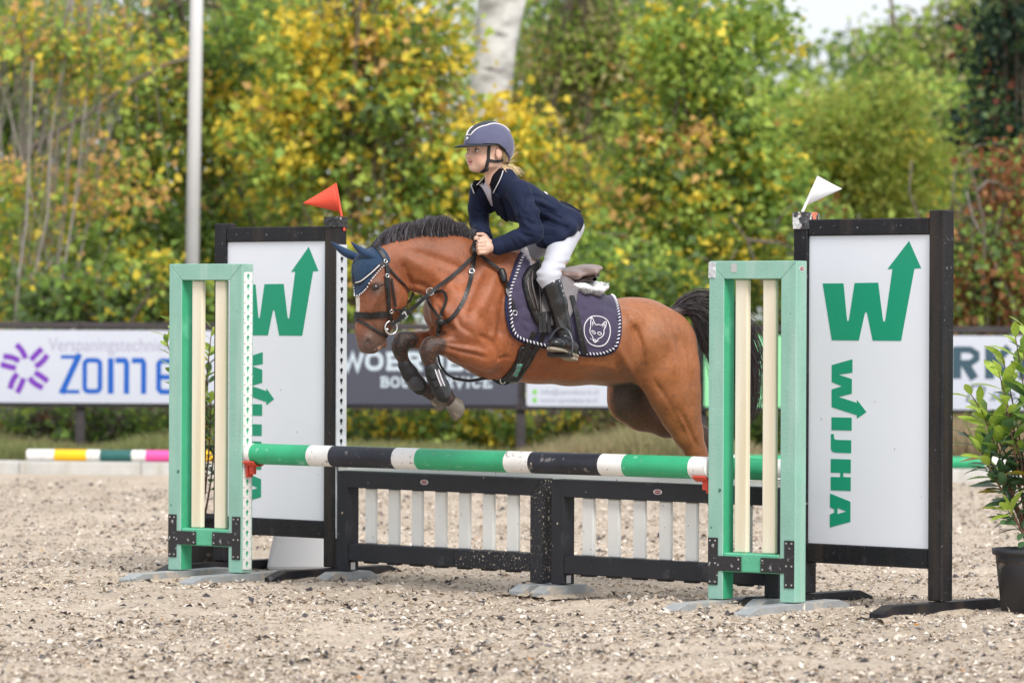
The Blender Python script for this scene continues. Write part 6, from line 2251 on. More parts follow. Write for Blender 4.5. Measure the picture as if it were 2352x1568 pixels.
def fleece_tufts():
    r = np.random.default_rng(9)
    n = 500
    t = r.random(n)
    X = 1318 + 78 * t; Y = 657 + 5 * np.sin(t * 3) - 6 * t + r.random(n) * 9
    A = np.array([PF.pt(X[i] + r.normal() * 1.5, Y[i], 0.10 + 0.05 * r.random()) for i in range(n)])
    D = r.normal(size=(n, 3)) * 0.006 + np.array((0, 0.006, 0.004))
    S = np.stack([A, A + D * 0.6, A + D * 1.1 + r.normal(size=(n, 3)) * 0.002], 1)
    V, Q = tubes_np(PF.wor(S), np.tile(np.array((0.0016, 0.0013, 0.0005)), (n, 1)), 3)
    link_mesh('fleece_tufts', np_mesh('tufts', V - np.array(parent_matrix(hp).translation), Q), M_fleece, hp)
fleece_tufts()

# ---- saddle
sad = thing_at('saddle', 1270, 720, 'black and grey leather jumping saddle under the rider', 'saddle')
blob(sad, 'seat', [(1190, 594, 0, 15, 0.055), (1215, 608, 0, 14, 0.065), (1250, 627, 0, 13, 0.10), (1295, 634, 0, 13, 0.15), (1328, 626, 0, 13, 0.17), (1350, 616, 0, 10, 0.16)], M_seat_l, h=0.006)
blob(sad, 'cantle_panel', [(1290, 648, 0, 9, 0.14), (1325, 642, 0, 10, 0.165), (1345, 632, 0, 10, 0.15)], M_brown_l, h=0.006)
blob(sad, 'panel', [(1205, 625, 0, 18, 0.10), (1250, 645, 0, 16, 0.13), (1300, 655, 0, 10, 0.14)], M_leather, h=0.007)
FL = smooth_poly([(1226, 608), (1246, 596), (1288, 620), (1318, 650), (1318, 690), (1306, 725), (1290, 748), (1262, 748), (1244, 738), (1234, 720), (1230, 680), (1222, 640)], True, 3)
rel(drape_shell(FL, 0.012, 7, 0.026), sad).build('flap', M_grey_l, sad, smooth=True)
KF = smooth_poly([(1196, 640), (1202, 622), (1216, 612), (1230, 610), (1240, 640), (1243, 690), (1240, 726), (1234, 748), (1222, 732), (1206, 696), (1197, 664)], True, 3)
rel(drape_shell(KF, 0.022, 7, 0.018), sad).build('knee_flap', M_leather, sad, smooth=True)
for (a, b, c) in (((1203, 640), (1206, 672), (1222, 716)), ((1212, 628), (1215, 668), (1230, 718)), ((1226, 616), (1230, 665), (1237, 728))):
    p, n = surf_path([a, b, c], 0.043, 6)
    mb = MB(); mb.tube(p, [0.002] + [0.006] * (len(p) - 2) + [0.002], 8)
    rel(mb, sad).build('knee_roll', M_brown_l, sad, smooth=True)
# girth straps and buckles
for X in (1238, 1247, 1257):
    strap(sad, 'billet', [(X - 3, 720), (X, 762)], 0.017, M_leather, 0.040, 0.005, False)
# stirrup leather: tail running back, main strap down to the iron
strap(sad, 'stirrup_leather', [(1302, 690), (1312, 722), (1326, 768), (1339, 807)], 0.024, M_leather, 0.046, 0.004)
mbh = MB()
for (X, Y) in ((1309, 712), (1316, 735), (1323, 757), (1329, 778)):
    a, nn = hit(X, Y, 0.0485)
    mbh.tube([a, a + nn * 0.0006], 0.0022, 8)
rel(mbh, sad).build('strap_holes', pmat('strap_hole', (0.16, 0.15, 0.15), 0.7, 0.1), sad)

# ---- girth
gir = thing_at('girth', 1190, 850, 'black elastic girth with small green label round the pony chest', 'girth')
GP = smooth_poly([(1196, 794), (1229, 806), (1222, 826), (1206, 852), (1192, 872), (1170, 880), (1148, 874), (1168, 852), (1184, 826)], True, 3)
rel(drape_shell(GP, 0.012, 6, 0.003), gir).build('girth_band', M_leather, gir, smooth=True)
for X0_, X1_ in ((1213, 1199), (1237, 1221)):
    strap(gir, 'girth_strap', [(X0_ + 12, 762), (X0_ + 3, 782), (X1_, 812)], 0.026, M_leather, 0.019, 0.004)
NB = [(1209, 767), (1258, 778), (1256, 790), (1206, 780)]
rel(drape_shell(NB, 0.004, 6, 0.014), gir).build('pad_loop', M_navy_trim, gir, smooth=True)
LB = [(1176, 856), (1187, 831), (1199, 831), (1186, 860)]
rel(drape_shell(LB, 0.004, 6, 0.014, mirror=False), gir).build('label_plate', pmat('green_grey_label', (0.14, 0.24, 0.22), 0.4, 0.2, 20), gir, smooth=True)
for (a, b) in (((1191, 834), (1197, 834)), ((1186, 843), (1193, 843)), ((1181, 853), (1187, 853))):
    strap(gir, 'label_mark', [a, b], 0.006, pmat('label_green', (0.05, 0.42, 0.25), 0.4, 0.1), 0.0205, 0.001, False)
strap(gir, 'girth_seam', [(1200, 812), (1186, 838), (1164, 868)], 0.0035, M_brown_l, 0.0165, 0.002)
strap(gir, 'girth_seam', [(1219, 816), (1204, 842), (1186, 870)], 0.0035, M_brown_l, 0.0165, 0.002)

# ---- breastplate with martingale
bp_ = thing_at('breastplate', 1050, 715, 'black leather breastplate and martingale straps across the chest', 'breastplate')
strap(bp_, 'neck_strap', [(1092, 558), (1088, 590), (1085, 622), (1080, 650), (1068, 684), (1050, 717), (1032, 736), (1012, 741)], 0.019, M_leather, 0.006, 0.005)
strap(bp_, 'chest_strap', [(1013, 738), (1010, 752), (1006, 772)], 0.020, M_leather, 0.007, 0.005)
a, nn = hit(1012, 738, 0.010)
rel(uv_sphere(a, (0.022, 0.012, 0.018)), bp_).build('rubber_stop', M_leather, bp_, smooth=True)
strap(bp_, 'martingale_fork', [(1010, 730), (998, 712), (988, 694), (987, 682), (990, 672)], 0.013, M_leather, 0.012, 0.004)
strap(bp_, 'martingale_fork', [(1012, 728), (1022, 706), (1028, 688), (1024, 674), (1012, 669), (999, 673)], 0.013, M_leather, 0.014, 0.004)
a, nn = hit(990, 671, 0.020)
ring(bp_, 'martingale_ring', a, 0.017, 0.0028, nn, M_metal)
strap(bp_, 'saddle_strap', [(1098, 588), (1116, 602), (1136, 617), (1150, 632), (1160, 660), (1170, 690), (1178, 716)], 0.016, M_leather, 0.020, 0.005)
p, n = surf_path([(1146, 622), (1151, 634), (1153, 652)], 0.016, 5)
mb = MB(); mb.tube(p, [0.008, 0.016, 0.018, 0.018, 0.018, 0.018, 0.018, 0.017, 0.016, 0.014, 0.008][:len(p)] + [0.008] * max(0, len(p) - 11), 10)
rel(mb, bp_).build('strap_knot', M_leather, bp_, smooth=True)
a, nn = hit(1178, 719, 0.024)
ring(bp_, 'dee_ring', a, 0.011, 0.0022, nn, M_metal)
a, nn = hit(1084, 624, 0.011)
ring(bp_, 'buckle', a, 0.011, 0.0024, nn, M_metal)
# belly strap from the girth towards the forelegs
free_strap(bp_, 'girth_loop', [(1162, 872, 0.02), (1140, 866, 0.02), (1110, 869, 0.02), (1082, 874, 0.02), (1062, 872, 0.02), (1040, 868, 0.02)], 0.014, 0.006, M_leather)
free_strap(bp_, 'girth_loop', [(1042, 868, 0.02), (1026, 858, 0.03), (1012, 838, 0.05), (1006, 812, 0.06)], 0.009, 0.005, M_leather)
free_strap(bp_, 'girth_loop', [(1130, 868, 0.03), (1144, 878, 0.03), (1160, 881, 0.03), (1172, 876, 0.03)], 0.012, 0.006, M_leather)
ring(bp_, 'girth_ring', pw(1155, 874, 0.05), 0.013, 0.0026, Vector(PF.l), M_metal)

# ---- ear bonnet
bon = thing_at('ear_bonnet', 850, 620, 'dark blue crocheted ear bonnet with beaded edge on the pony head', 'ear bonnet')
M_bon = pmat('navy_crochet', (0.022, 0.055, 0.115), 0.8, 0.25, 90, 1.0, 230, spec=0.25, sheen=0.2)
M_bon_ear = pmat('navy_ear_cloth', (0.020, 0.045, 0.100), 0.7, 0.15, 20, 0.1, 90, spec=0.25, sheen=0.3)
BP = smooth_poly([(846, 574), (866, 566), (884, 576), (896, 600), (880, 607), (866, 622), (851, 644), (838, 664), (822, 681), (812, 677), (806, 660), (805, 640), (808, 612), (820, 590)], True, 3)
rel(drape_shell(BP, 0.005, 5, 0.003), bon).build('bonnet_cloth', M_bon, bon, smooth=True)
def ear(tip, base, w, r):
    T, B = pw(*tip, w * 1.1), pw(*base, w)
    ax = (T - B)
    L = ax.length; ax.normalize()
    lat = Vector(PF.l)
    f = ax.cross(lat).normalized()
    n, rows = 18, 12
    vs, fs = [], []
    for i in range(rows):
        t = i / (rows - 1)
        rr_ = r * (0.80 + 0.9 * t - 1.75 * t * t + 0.12 * t ** 3) if t < 1 else 0.001
        rr_ = max(rr_, 0.0012)
        bend = f * (-0.010 * sin(pi * t))
        for k in range(n):
            q = 2 * pi * k / n
            vs.append(B + ax * (L * t) + bend + f * (cos(q) * rr_ * 0.75) + lat * (sin(q) * rr_ * 0.95))
    for i in range(rows - 1):
        for k in range(n):
            fs.append((i * n + k, i * n + (k + 1) % n, (i + 1) * n + (k + 1) % n, (i + 1) * n + k))
    fs += [tuple(range(n - 1, -1, -1)), tuple((rows - 1) * n + k for k in range(n))]
    rel(MB().add(vs, fs), bon).build('ear_cover', M_bon_ear, bon, smooth=True)
ear((806, 555), (866, 594), 0.045, 0.030)
ear((761, 555), (824, 592), -0.045, 0.030)
beads = MB()
pts = densify([(893, 606), (872, 620), (854, 645), (840, 666), (824, 679), (813, 674), (808, 658)], 4.2)[:-26 or None]
pts = []
ctrl = [(893, 606), (878, 613), (864, 630), (851, 649), (838, 668), (824, 679), (813, 674), (808, 659), (806, 644)]
cc = smooth_poly(ctrl, False, 8)
acc = 0
for i in range(1, len(cc)):
    acc += math.hypot(cc[i][0] - cc[i - 1][0], cc[i][1] - cc[i - 1][1])
    if acc > 4.3:
        acc = 0
        a, nn = hit(*cc[i], 0.010)
        b = uv_sphere(a, (0.0036, 0.0036, 0.0036), None, 8, 6)
        beads.add(b.v, b.f)
rel(beads, bon).build('bead_edge', pmat('pearl_bead', (0.70, 0.70, 0.72), 0.3, 0.05), bon, smooth=True)

# ---- bridle
bri = thing_at('bridle', 890, 690, 'black leather bridle with padded noseband and loose ring bit', 'bridle')
strap(bri, 'headpiece', [(858, 566), (872, 578), (884, 600), (889, 630), (888, 660)], 0.019, M_leather, 0.011, 0.005)
strap(bri, 'browband', [(884, 603), (868, 612), (852, 628), (835, 645), (820, 650), (808, 645), (805, 636)], 0.015, M_leather, 0.011, 0.006)
strap(bri, 'browband_line', [(870, 610), (852, 628), (835, 644), (822, 648)], 0.004, M_thread, 0.0155, 0.002)
strap(bri, 'cheekpiece', [(889, 640), (892, 680), (893, 715), (897, 735)], 0.014, M_leather, 0.013, 0.005)
strap(bri, 'cheekpiece', [(884, 632), (888, 670), (891, 700)], 0.011, M_leather, 0.010, 0.004)
strap(bri, 'cheek_strap_end', [(897, 640), (902, 672), (908, 704)], 0.010, M_leather, 0.012, 0.004)
strap(bri, 'throat_lash', [(888, 612), (904, 632), (926, 655), (936, 672)], 0.010, M_leather, 0.009, 0.004)
strap(bri, 'noseband', [(817, 723), (830, 724), (850, 724), (872, 722), (895, 722)], 0.028, M_leather, 0.007, 0.009)
strap(bri, 'flash_strap', [(817, 734), (838, 742), (860, 757), (880, 768), (887, 772)], 0.011, M_leather, 0.007, 0.005)
a, nn = hit(891, 750, 0.016)
ring(bri, 'bit_ring', a + Vector((0.005, 0, 0)), 0.030, 0.0042, Vector(PF.l), M_metal, 30)
in_b = uv_sphere(a + Vector((-0.014, -0.004, -0.008)), (0.009, 0.009, 0.008))
rel(in_b, bri).build('bit_end', M_metal, bri, smooth=True)
for (X, Y) in ((883, 602), (887, 634), (897, 713)):
    a, nn = hit(X, Y, 0.016)
    ring(bri, 'buckle', a, 0.008, 0.0018, nn, M_metal, 14)

# ---- reins
rei = empty('reins', pw(1000, 668, 0.14), 0, label='black reins running from the bit to the hands', cat='reins')
q1, n1 = hit(1040, 632, 0.012)
q2, n2 = hit(1080, 596, 0.014)
near_pts = [pw(897, 748, 0.07), pw(915, 735, 0.085), pw(948, 709, 0.12), pw(990, 671, 0.15), q1, q2, pw(1098, 579, 0.10), pw(1112, 566, 0.075)]
def smooth3(pts, sub=6):
    return [Vector(q) for q in smooth_poly([tuple(p) for p in pts], False, sub)]
sp_ = smooth3(near_pts)
rel(MB().ribbon(sp_, [Vector(PF.l) + Vector((0, -0.2, 0.3))] * len(sp_), 0.017, 0.005), rei).build('rein', M_leather, rei)
far_pts = [Vector(PF.wor(PF.loc(p) * np.array((1, -1, 1)))) for p in near_pts]
sp_ = smooth3(far_pts)
rel(MB().ribbon(sp_, [-Vector(PF.l) + Vector((0, -0.2, 0.3))] * len(sp_), 0.017, 0.005), rei).build('rein', M_leather, rei)
free_strap(rei, 'rein_loop', [(1096, 582, 0.11), (1086, 570, 0.10), (1090, 555, 0.09), (1098, 556, 0.08), (1106, 566, 0.08)], 0.013, 0.004, M_leather)
for (X, Y, w) in ((925, 728, 0.09), (932, 722, 0.10), (940, 716, 0.11)):
    free_strap(rei, 'rein_keeper', [(X - 3, Y - 6, w + 0.006), (X + 4, Y + 5, w + 0.006)], 0.006, 0.004, M_metal if X == 932 else M_leather, smooth=False)
free_strap(rei, 'rein_buckle_strap', [(915, 735, 0.09), (930, 700, 0.06), (942, 690, 0.03), (950, 672, 0.0)], 0.010, 0.004, M_leather)
free_strap(rei, 'rein_buckle_strap', [(905, 712, 0.09), (925, 712, 0.08), (945, 712, 0.09)], 0.009, 0.004, M_leather)

# ---- tendon boots on the forelegs
M_neo = pmat('black_neoprene', (0.016, 0.016, 0.018), 0.6, 0.2, 30, 0.2, 200, spec=0.4)
M_shell = pmat('black_boot_shell', (0.045, 0.048, 0.056), 0.35, 0.15, 20, 0.05, 90, spec=0.5)
M_strip = pmat('boot_strip', (0.16, 0.155, 0.175), 0.5, 0.1, 30)
def tendon_boot(label, leg, w, shell, X, Y):
    r = empty('tendon_boot', pw(X, Y, w), 0, label=label, cat='leg boot', group='tendon boots')
    blob(r, 'boot_sleeve', [(a, b, w, h, bb) for a, b, h, bb in leg], M_neo, h=0.005)
    blob(r, 'tendon_shell', [(a, b, w, h, bb) for a, b, h, bb in shell], M_shell, h=0.005)
    return r
t1 = tendon_boot('black tendon boot with pale stripes on the near foreleg', [(992, 846, 17, 0.034), (1000, 866, 18, 0.035), (1012, 892, 18, 0.035), (1019, 905, 19, 0.036)], 0.132,
                 [(1003, 862, 15, 0.040), (1013, 885, 16, 0.041), (1020, 904, 16, 0.040)], 1005, 875)
for dx in (-3.5, 4.5):
    free_strap(t1, 'stripe', [(1003 + dx, 848, 0.176), (1009 + dx, 866, 0.177), (1017 + dx, 886, 0.177)], 0.004, 0.004, M_thread)
free_strap(t1, 'label_strip', [(1003, 852, 0.174), (1010, 868, 0.175), (1017, 886, 0.175)], 0.022, 0.004, M_strip)
for (a, b) in (((980, 864), (1004, 860)), ((986, 884), (1010, 878))):
    free_strap(t1, 'fastening', [(a[0] + 3, a[1], 0.14), (a[0] + 10, a[1] - 2, 0.166), (b[0], b[1], 0.172)], 0.030, 0.004, M_neo)
t2 = tendon_boot('plain black tendon boot on the far foreleg', [(930, 838, 16, 0.034), (942, 858, 17, 0.035), (958, 880, 17, 0.035), (966, 889, 18, 0.036)], -0.125,
                 [(938, 856, 15, 0.038), (954, 879, 16, 0.039), (963, 888, 15, 0.038)], 945, 865)
# ================================================================== RIDER
RF = Frame(pw(1230, 500, 0.0) * 1.0, radians(40))
RF.o[2] = 0.0
rider = empty('person', tuple(pw(1290, 600, 0.0)), 0, label='young rider in navy jacket, white breeches and black boots leaning forward on the pony', cat='person')
RO = np.array(rider.location)
def rp(X, Y, w=0.0): return RF.pt(X, Y, w)
def rch(pts):
    return [(*rp(X, Y, w), h / SC, b) for X, Y, w, h, b in pts]
def rl(pts):
    """round limb: (X, Y, w, r) in rider frame"""
    return [(*rp(X, Y, w), r) for X, Y, w, r in pts]
def rloc(p): return tuple(RF.loc(p))
def link_rider(name, V, Q, mat, col=None, parent=None, smooth=True):
    Vw = RF.wor(V)
    me = np_mesh(name, Vw - RO, Q, col)
    o = link_mesh(name, me, mat, rider, smooth=smooth)
    return o, Vw
def flank_w(X, Y):
    return float(PF.loc(hit(X, Y)[0])[1])
# leg skeleton in pony terms, clear of the saddle flap
LW = max(flank_w(1262, 660), 0.19) + 0.085
leg = {'hip': (1300, 540, 0.10), 'thigh': (1281, 586, 0.19), 'knee': (1261, 634, LW - 0.01), 'top': (1268, 655, LW), 'calf': (1281, 697, LW + 0.004), 'low': (1292, 745, LW + 0.002), 'ankle': (1299, 782, LW)}
def lp_(k, s=1):
    X, Y, w = leg[k]
    q = np.array(PF.pt(X, Y, w)); q[1] *= s
    return rloc(PF.wor(q))
# head frame
HYAW = radians(33)
HC = RF.wor(np.array(rp(1119, 347, 0.0)))
HS = 1.10
hf = np.array((-cos(HYAW), -sin(HYAW), 0)); hl = np.array((sin(HYAW), -cos(HYAW), 0)); hu = np.array((0, 0, 1.0))
_pt = radians(-2)
hf, hu = hf * cos(_pt) + hu * sin(_pt), hu * cos(_pt) - hf * sin(_pt)
def hw(f, l, z): return HC + HS * (f * hf + l * hl + z * hu)
def hl_(f, l, z): return rloc(hw(f, l, z))
RH = np.stack([np.array((v @ RF.f, v @ RF.l, v[2])) for v in (hf, hl, hu)], 1)

bd = Field((-0.45, -0.42, 0.98), (0.42, 0.42, 2.22), 0.0052)
def bell(c, r, k=0.01, sub=False): bd.ell(hl_(*c), [q * HS for q in r], RH, k, sub)
bell((-0.012, 0, 0.030), (0.092, 0.072, 0.088), 0.02)
bell((0.028, 0, -0.018), (0.056, 0.056, 0.066), 0.03)
bell((0.042, 0, -0.058), (0.040, 0.036, 0.028), 0.025)
bell((0.066, 0, -0.071), (0.017, 0.018, 0.014), 0.014)
for s in (1, -1):
    bell((0.055, 0.030 * s, -0.026), (0.026, 0.022, 0.024), 0.02)
    bell((0.006, 0.043 * s, -0.050), (0.042, 0.016, 0.022), 0.02)
    bell((0.083, 0.031 * s, 0.004), (0.013, 0.016, 0.010), 0.012, True)
    bell((0.074, 0.030 * s, 0.020), (0.012, 0.022, 0.006), 0.010)
    bell((-0.010, 0.075 * s, -0.013), (0.017, 0.007, 0.025), 0.004)
    bell((-0.007, 0.085 * s, -0.010), (0.008, 0.005, 0.012), 0.003, True)
    bell((0.090, 0.010 * s, -0.024), (0.008, 0.007, 0.006), 0.004)
bd.limb([(*hl_(0.080, 0, 0.006), 0.0075 * HS), (*hl_(0.100, 0, -0.019), 0.0095 * HS)], 0.012)
bell((0.080, 0, -0.0405), (0.010, 0.021, 0.0055), 0.005)
bell((0.078, 0, -0.0505), (0.010, 0.017, 0.0060), 0.005)
bell((0.090, 0, -0.0455), (0.010, 0.020, 0.0016), 0.003, True)
bd.limb([(*hl_(-0.020, 0, -0.045), 0.046), (*rp(1138, 412, 0.0), 0.044), (*rp(1152, 434, 0.0), 0.042)], 0.02)
# trunk and limbs inside the clothes
bd.chain(rch([(1294, 522, 0, 30, 0.105), (1243, 488, 0, 32, 0.09), (1185, 460, 0, 34, 0.11), (1160, 438, 0, 26, 0.11)]), 0.03)
NSH, NEL, NWR = (1192, 441, 0.125), (1225, 534, 0.20), (1140, 567, 0.075)
FSH, FEL, FWR = (1106, 441, -0.125), (1101, 512, -0.17), (1113, 553, -0.045)
bd.limb(rl([(*NSH, 0.040), (*NEL, 0.032), (*NWR, 0.021)]), 0.02)
bd.limb(rl([(*FSH, 0.040), (*FEL, 0.032), (*FWR, 0.021)]), 0.02)
for s in (1, -1):
    bd.limb([(*lp_('hip', s), 0.062), (*lp_('thigh', s), 0.055), (*lp_('knee', s), 0.042), (*lp_('calf', s), 0.036), (*lp_('ankle', s), 0.025)], 0.03)
# hands: palm, four curled fingers of different length, thumb on top
def hand(cx, cy, w, s):
    bd.limb(rl([(cx + 20, cy + 2, w, 0.021), (cx + 8, cy, w + 0.002 * s, 0.024)]), 0.012)
    bd.limb(rl([(cx + 4, cy - 9, w, 0.016), (cx + 4, cy + 10, w, 0.016)]), 0.012)
    for i, (dy, ln) in enumerate(((-13, 0.92), (-4.5, 1.0), (4, 0.96), (12, 0.80))):
        pts = [(cx + 1, cy + dy, w + 0.012 * s, 0.0092), (cx - 12 * ln, cy + dy + 1, w + 0.010 * s, 0.0088), (cx - 15 * ln, cy + dy + 3, w - 0.010 * s, 0.0082), (cx - 5, cy + dy + 3, w - 0.020 * s, 0.0074)]
        bd.limb(rl(pts), 0.0022, kk=0.003)
    bd.limb(rl([(cx + 14, cy - 12, w - 0.004 * s, 0.0105), (cx + 3, cy - 19, w - 0.004 * s, 0.0092), (cx - 9, cy - 19, w - 0.002 * s, 0.0080)]), 0.004, kk=0.003)
hand(1112, 567, 0.072, 1)
hand(1106, 557, -0.045, -1)
BV, BQ = bd.net()
BV = relax(BV, BQ, 1, 0.35)
# skin colours
HL = np.stack([(RF.wor(BV) - HC) @ v / HS for v in (hf, hl, hu)], 1)
skin = np.tile(np.array((0.66, 0.43, 0.33)), (len(BV), 1))
skin *= (0.95 + 0.1 * vnoise(BV[:, 0] * 3, BV[:, 2] * 3, 9.0, 71))[:, None]
def paint(c, r, col, amt):
    d = np.sqrt(sum(((HL[:, i] - c[i]) / r[i]) ** 2 for i in range(3)))
    m = np.clip((1.15 - d) / 0.3, 0, 1)[:, None] * amt
    return skin * (1 - m) + np.array(col) * m
for s in (1, -1):
    skin = paint((0.062, 0.040 * s, -0.026), (0.03, 0.022, 0.018), (0.66, 0.32, 0.25), 0.45)
    skin = paint((-0.008, 0.08 * s, -0.012), (0.018, 0.012, 0.026), (0.60, 0.31, 0.23), 0.4)
    skin = paint((0.083, 0.030 * s, 0.018), (0.02, 0.020, 0.0045), (0.30, 0.19, 0.11), 0.75)
    skin = paint((0.083, 0.030 * s, 0.004), (0.02, 0.018, 0.012), (0.42, 0.22, 0.17), 0.45)
skin = paint((0.088, 0, -0.0405), (0.022, 0.021, 0.0075), (0.52, 0.19, 0.17), 0.8)
skin = paint((0.086, 0, -0.0515), (0.022, 0.018, 0.007), (0.55, 0.21, 0.19), 0.75)
skin = paint((0.090, 0, -0.0455), (0.02, 0.019, 0.0022), (0.20, 0.06, 0.06), 0.85)
M_skin = pmat('skin', (1, 1, 1), 0.5, 0.04, 30, 0.05, 200, spec=0.4, attr='Col')
M_skin.node_tree.nodes['Principled BSDF'].inputs['Subsurface Weight'].default_value = 0.12
M_skin.node_tree.nodes['Principled BSDF'].inputs['Subsurface Radius'].default_value = (0.01, 0.004, 0.002)
_, BVw = link_rider('body', BV, BQ, M_skin, skin)
M_eyew = pmat('eye_white', (0.62, 0.60, 0.58), 0.2, 0.03)
M_iris = pmat('eye_iris', (0.035, 0.040, 0.045), 0.15, 0.2)
def to_r(mb):
    mb.v = [tuple(Vector(p) - Vector(RO)) for p in mb.v]
    return mb
axs = (Vector(hf), Vector(hl), Vector(hu))
for s in (1, -1):
    c = Vector(hw(0.0635, 0.031 * s, 0.003))
    e = to_r(uv_sphere(c, (0.0135, 0.0135, 0.0125), axs)).build('eye', M_eyew, rider, smooth=True)
    g = Vector(hw(0.0635 + 0.0085, 0.031 * s - 0.0005, 0.003))
    mb = uv_sphere(g, (0.0062, 0.0062, 0.0062), axs, 12, 8)
    to_r(mb).build('iris', M_iris, e, smooth=True)
    mb = MB()
    q = [Vector(hw(0.0765 - 0.0055 * t * t - 0.002 * abs(t), 0.031 * s + 0.0155 * t, 0.0095 - 0.0055 * t * t)) for t in (-1, -0.6, -0.2, 0.2, 0.6, 1)]
    mb.tube(q, [0.0008, 0.0018, 0.002, 0.002, 0.0018, 0.0008], 5)
    to_r(mb).build('eyelashes', pmat('lash', (0.10, 0.06, 0.04), 0.6, 0.1), rider, smooth=True)

# ---- breeches
M_breech = pmat('white_breeches', (0.50, 0.51, 0.57), 0.75, 0.05, 12, 0.25, 160, spec=0.25, sheen=0.2)
br = Field((-0.45, -0.42, 1.22), (0.30, 0.42, 1.85), 0.006)
br.chain(rch([(1298, 522, 0.0, 34, 0.115), (1290, 540, 0.0, 32, 0.115)]), 0.03)
for s in (1, -1):
    br.limb([(*lp_('hip', s), 0.064), (*lp_('thigh', s), 0.056), (*lp_('knee', s), 0.046), (*lp_('top', s), 0.042)], 0.03)
    kx, ky, kw = leg['knee']
    q = np.array(PF.pt(1257, 636, kw)); q[1] *= s
    br.ell(rloc(PF.wor(q)), (0.042, 0.042, 0.048), k=0.03)
V, Q = br.net(); V = relax(V, Q, 2)
# cloth creases at the knee and the hip
cr = 0.0032 * np.sin(V[:, 2] * 170 + 14 * vnoise(V[:, 0] * 10, V[:, 2] * 10, 1.0, 81)) * np.clip(1 - np.abs(V[:, 2] - rp(1260, 625)[2]) / 0.09, 0, 1)
V[:, 1] += cr
V[:, 0] -= cr
breech, BRw = link_rider('breeches', V, Q, M_breech)
BREECH_VQ = (V, Q)
bvh_br = BVHTree.FromPolygons([tuple(p) for p in BRw], [tuple(int(i) for i in q) for q in Q])

# ---- jacket
M_jack = pmat('navy_jacket', (0.0105, 0.0165, 0.043), 0.8, 0.12, 8, 0.15, 240, spec=0.2, sheen=0.04)
M_jack_d = pmat('shaded_navy', (0.007, 0.010, 0.026), 0.8, 0.12, 8, 0.15, 240, spec=0.2)  # same navy darkened: chest shadow painted into the lapels; seams and vent share it
M_velvet = pmat('black_velvet', (0.006, 0.006, 0.009), 0.9, 0.2, 20, spec=0.15)
jk = Field((-0.42, -0.38, 1.42), (0.42, 0.38, 2.12), 0.006)
jk.chain(rch([(1290, 516, 0, 39, 0.122), (1280, 512, 0, 40, 0.122), (1243, 488, 0, 41, 0.115), (1190, 462, 0, 46, 0.132), (1158, 434, 0, 33, 0.125)]), 0.03)
jk.limb(rl([(1140, 408, -0.03, 0.050), (1156, 412, 0.02, 0.058), (1150, 420, 0.0, 0.055)]), 0.03)
jk.limb(rl([(*NSH, 0.058), (1210, 488, 0.175, 0.052), (*NEL, 0.048), (1185, 551, 0.145, 0.045), (1144, 566, 0.082, 0.041)]), 0.025)
jk.limb(rl([(*FSH, 0.055), (1100, 478, -0.16, 0.050), (*FEL, 0.045), (1108, 535, -0.10, 0.039), (1112, 546, -0.065, 0.036)]), 0.025)
# skirt of the jacket over the hips
jk.chain(rch([(1300, 510, 0.09, 32, 0.105), (1284, 524, 0.12, 26, 0.105), (1266, 544, 0.13, 17, 0.085), (1254, 560, 0.13, 9, 0.055)]), 0.03)
jk.chain(rch([(1290, 515, -0.06, 36, 0.10), (1260, 538, -0.10, 24, 0.075), (1250, 556, -0.11, 12, 0.045)]), 0.03)
jk.chain(rch([(1240, 530, 0.09, 14, 0.05), (1254, 558, 0.115, 10, 0.045)]), 0.03)
# folds: waist seam, under the arm, across the elbow
jk.chain(rch([(1216, 452, 0.20, 4, 0.012), (1260, 470, 0.185, 4, 0.012), (1300, 496, 0.205, 4, 0.014)]), 0.02, sub=True)
jk.chain(rch([(1232, 500, 0.175, 3, 0.010), (1268, 516, 0.20, 3, 0.010), (1300, 524, 0.21, 3, 0.010)]), 0.02, sub=True)
for (a, b) in (((1204, 530, 0.215), (1232, 520, 0.245)), ((1200, 540, 0.205), (1226, 552, 0.245)), ((1190, 533, 0.19), (1206, 556, 0.225))):
    jk.limb(rl([(*a, 0.005), (*b, 0.004)]), 0.014, True)
V, Q = jk.net(); V = relax(V, Q, 3)
wr = vnoise(V[:, 0] * 1.0 + V[:, 1], V[:, 2] - V[:, 0], 14.0, 91) - 0.5
V = V + wr[:, None] * 0.006 * np.array((0.5, 0.7, 0.5))
def fold(V, Q, strokes_):
    b_ = BVHTree.FromPolygons([tuple(p) for p in RF.wor(V)], [tuple(int(i) for i in q) for q in Q])
    N_ = vert_normals(V, Q); D_ = np.zeros(len(V))
    o = Vector((0, 0, CAM_H))
    for pts, wid, dep in strokes_:
        q = []
        for X, Y in smooth_poly(pts, False, 4):
            loc, _, _, _ = b_.ray_cast(o, (P(X, Y, 20.0) - o).normalized())
            if loc is not None: q.append(RF.loc(loc))
        if len(q) < 2: continue
        best = np.full(len(V), 9.0); tt = np.zeros(len(V))
        for i in range(len(q) - 1):
            a, bb = q[i], q[i + 1]; d = bb - a
            t = np.clip(((V - a) @ d) / (d @ d + 1e-9), 0, 1)
            dist = np.linalg.norm(V - a - t[:, None] * d, axis=1)
            k = dist < best
            best = np.where(k, dist, best); tt = np.where(k, (i + t) / (len(q) - 1), tt)
        D_ += dep * np.exp(-(best * SC / wid) ** 2) * np.clip(np.minimum(tt, 1 - tt) * 4 + 0.15, 0, 1)
    return V + N_ * D_[:, None]
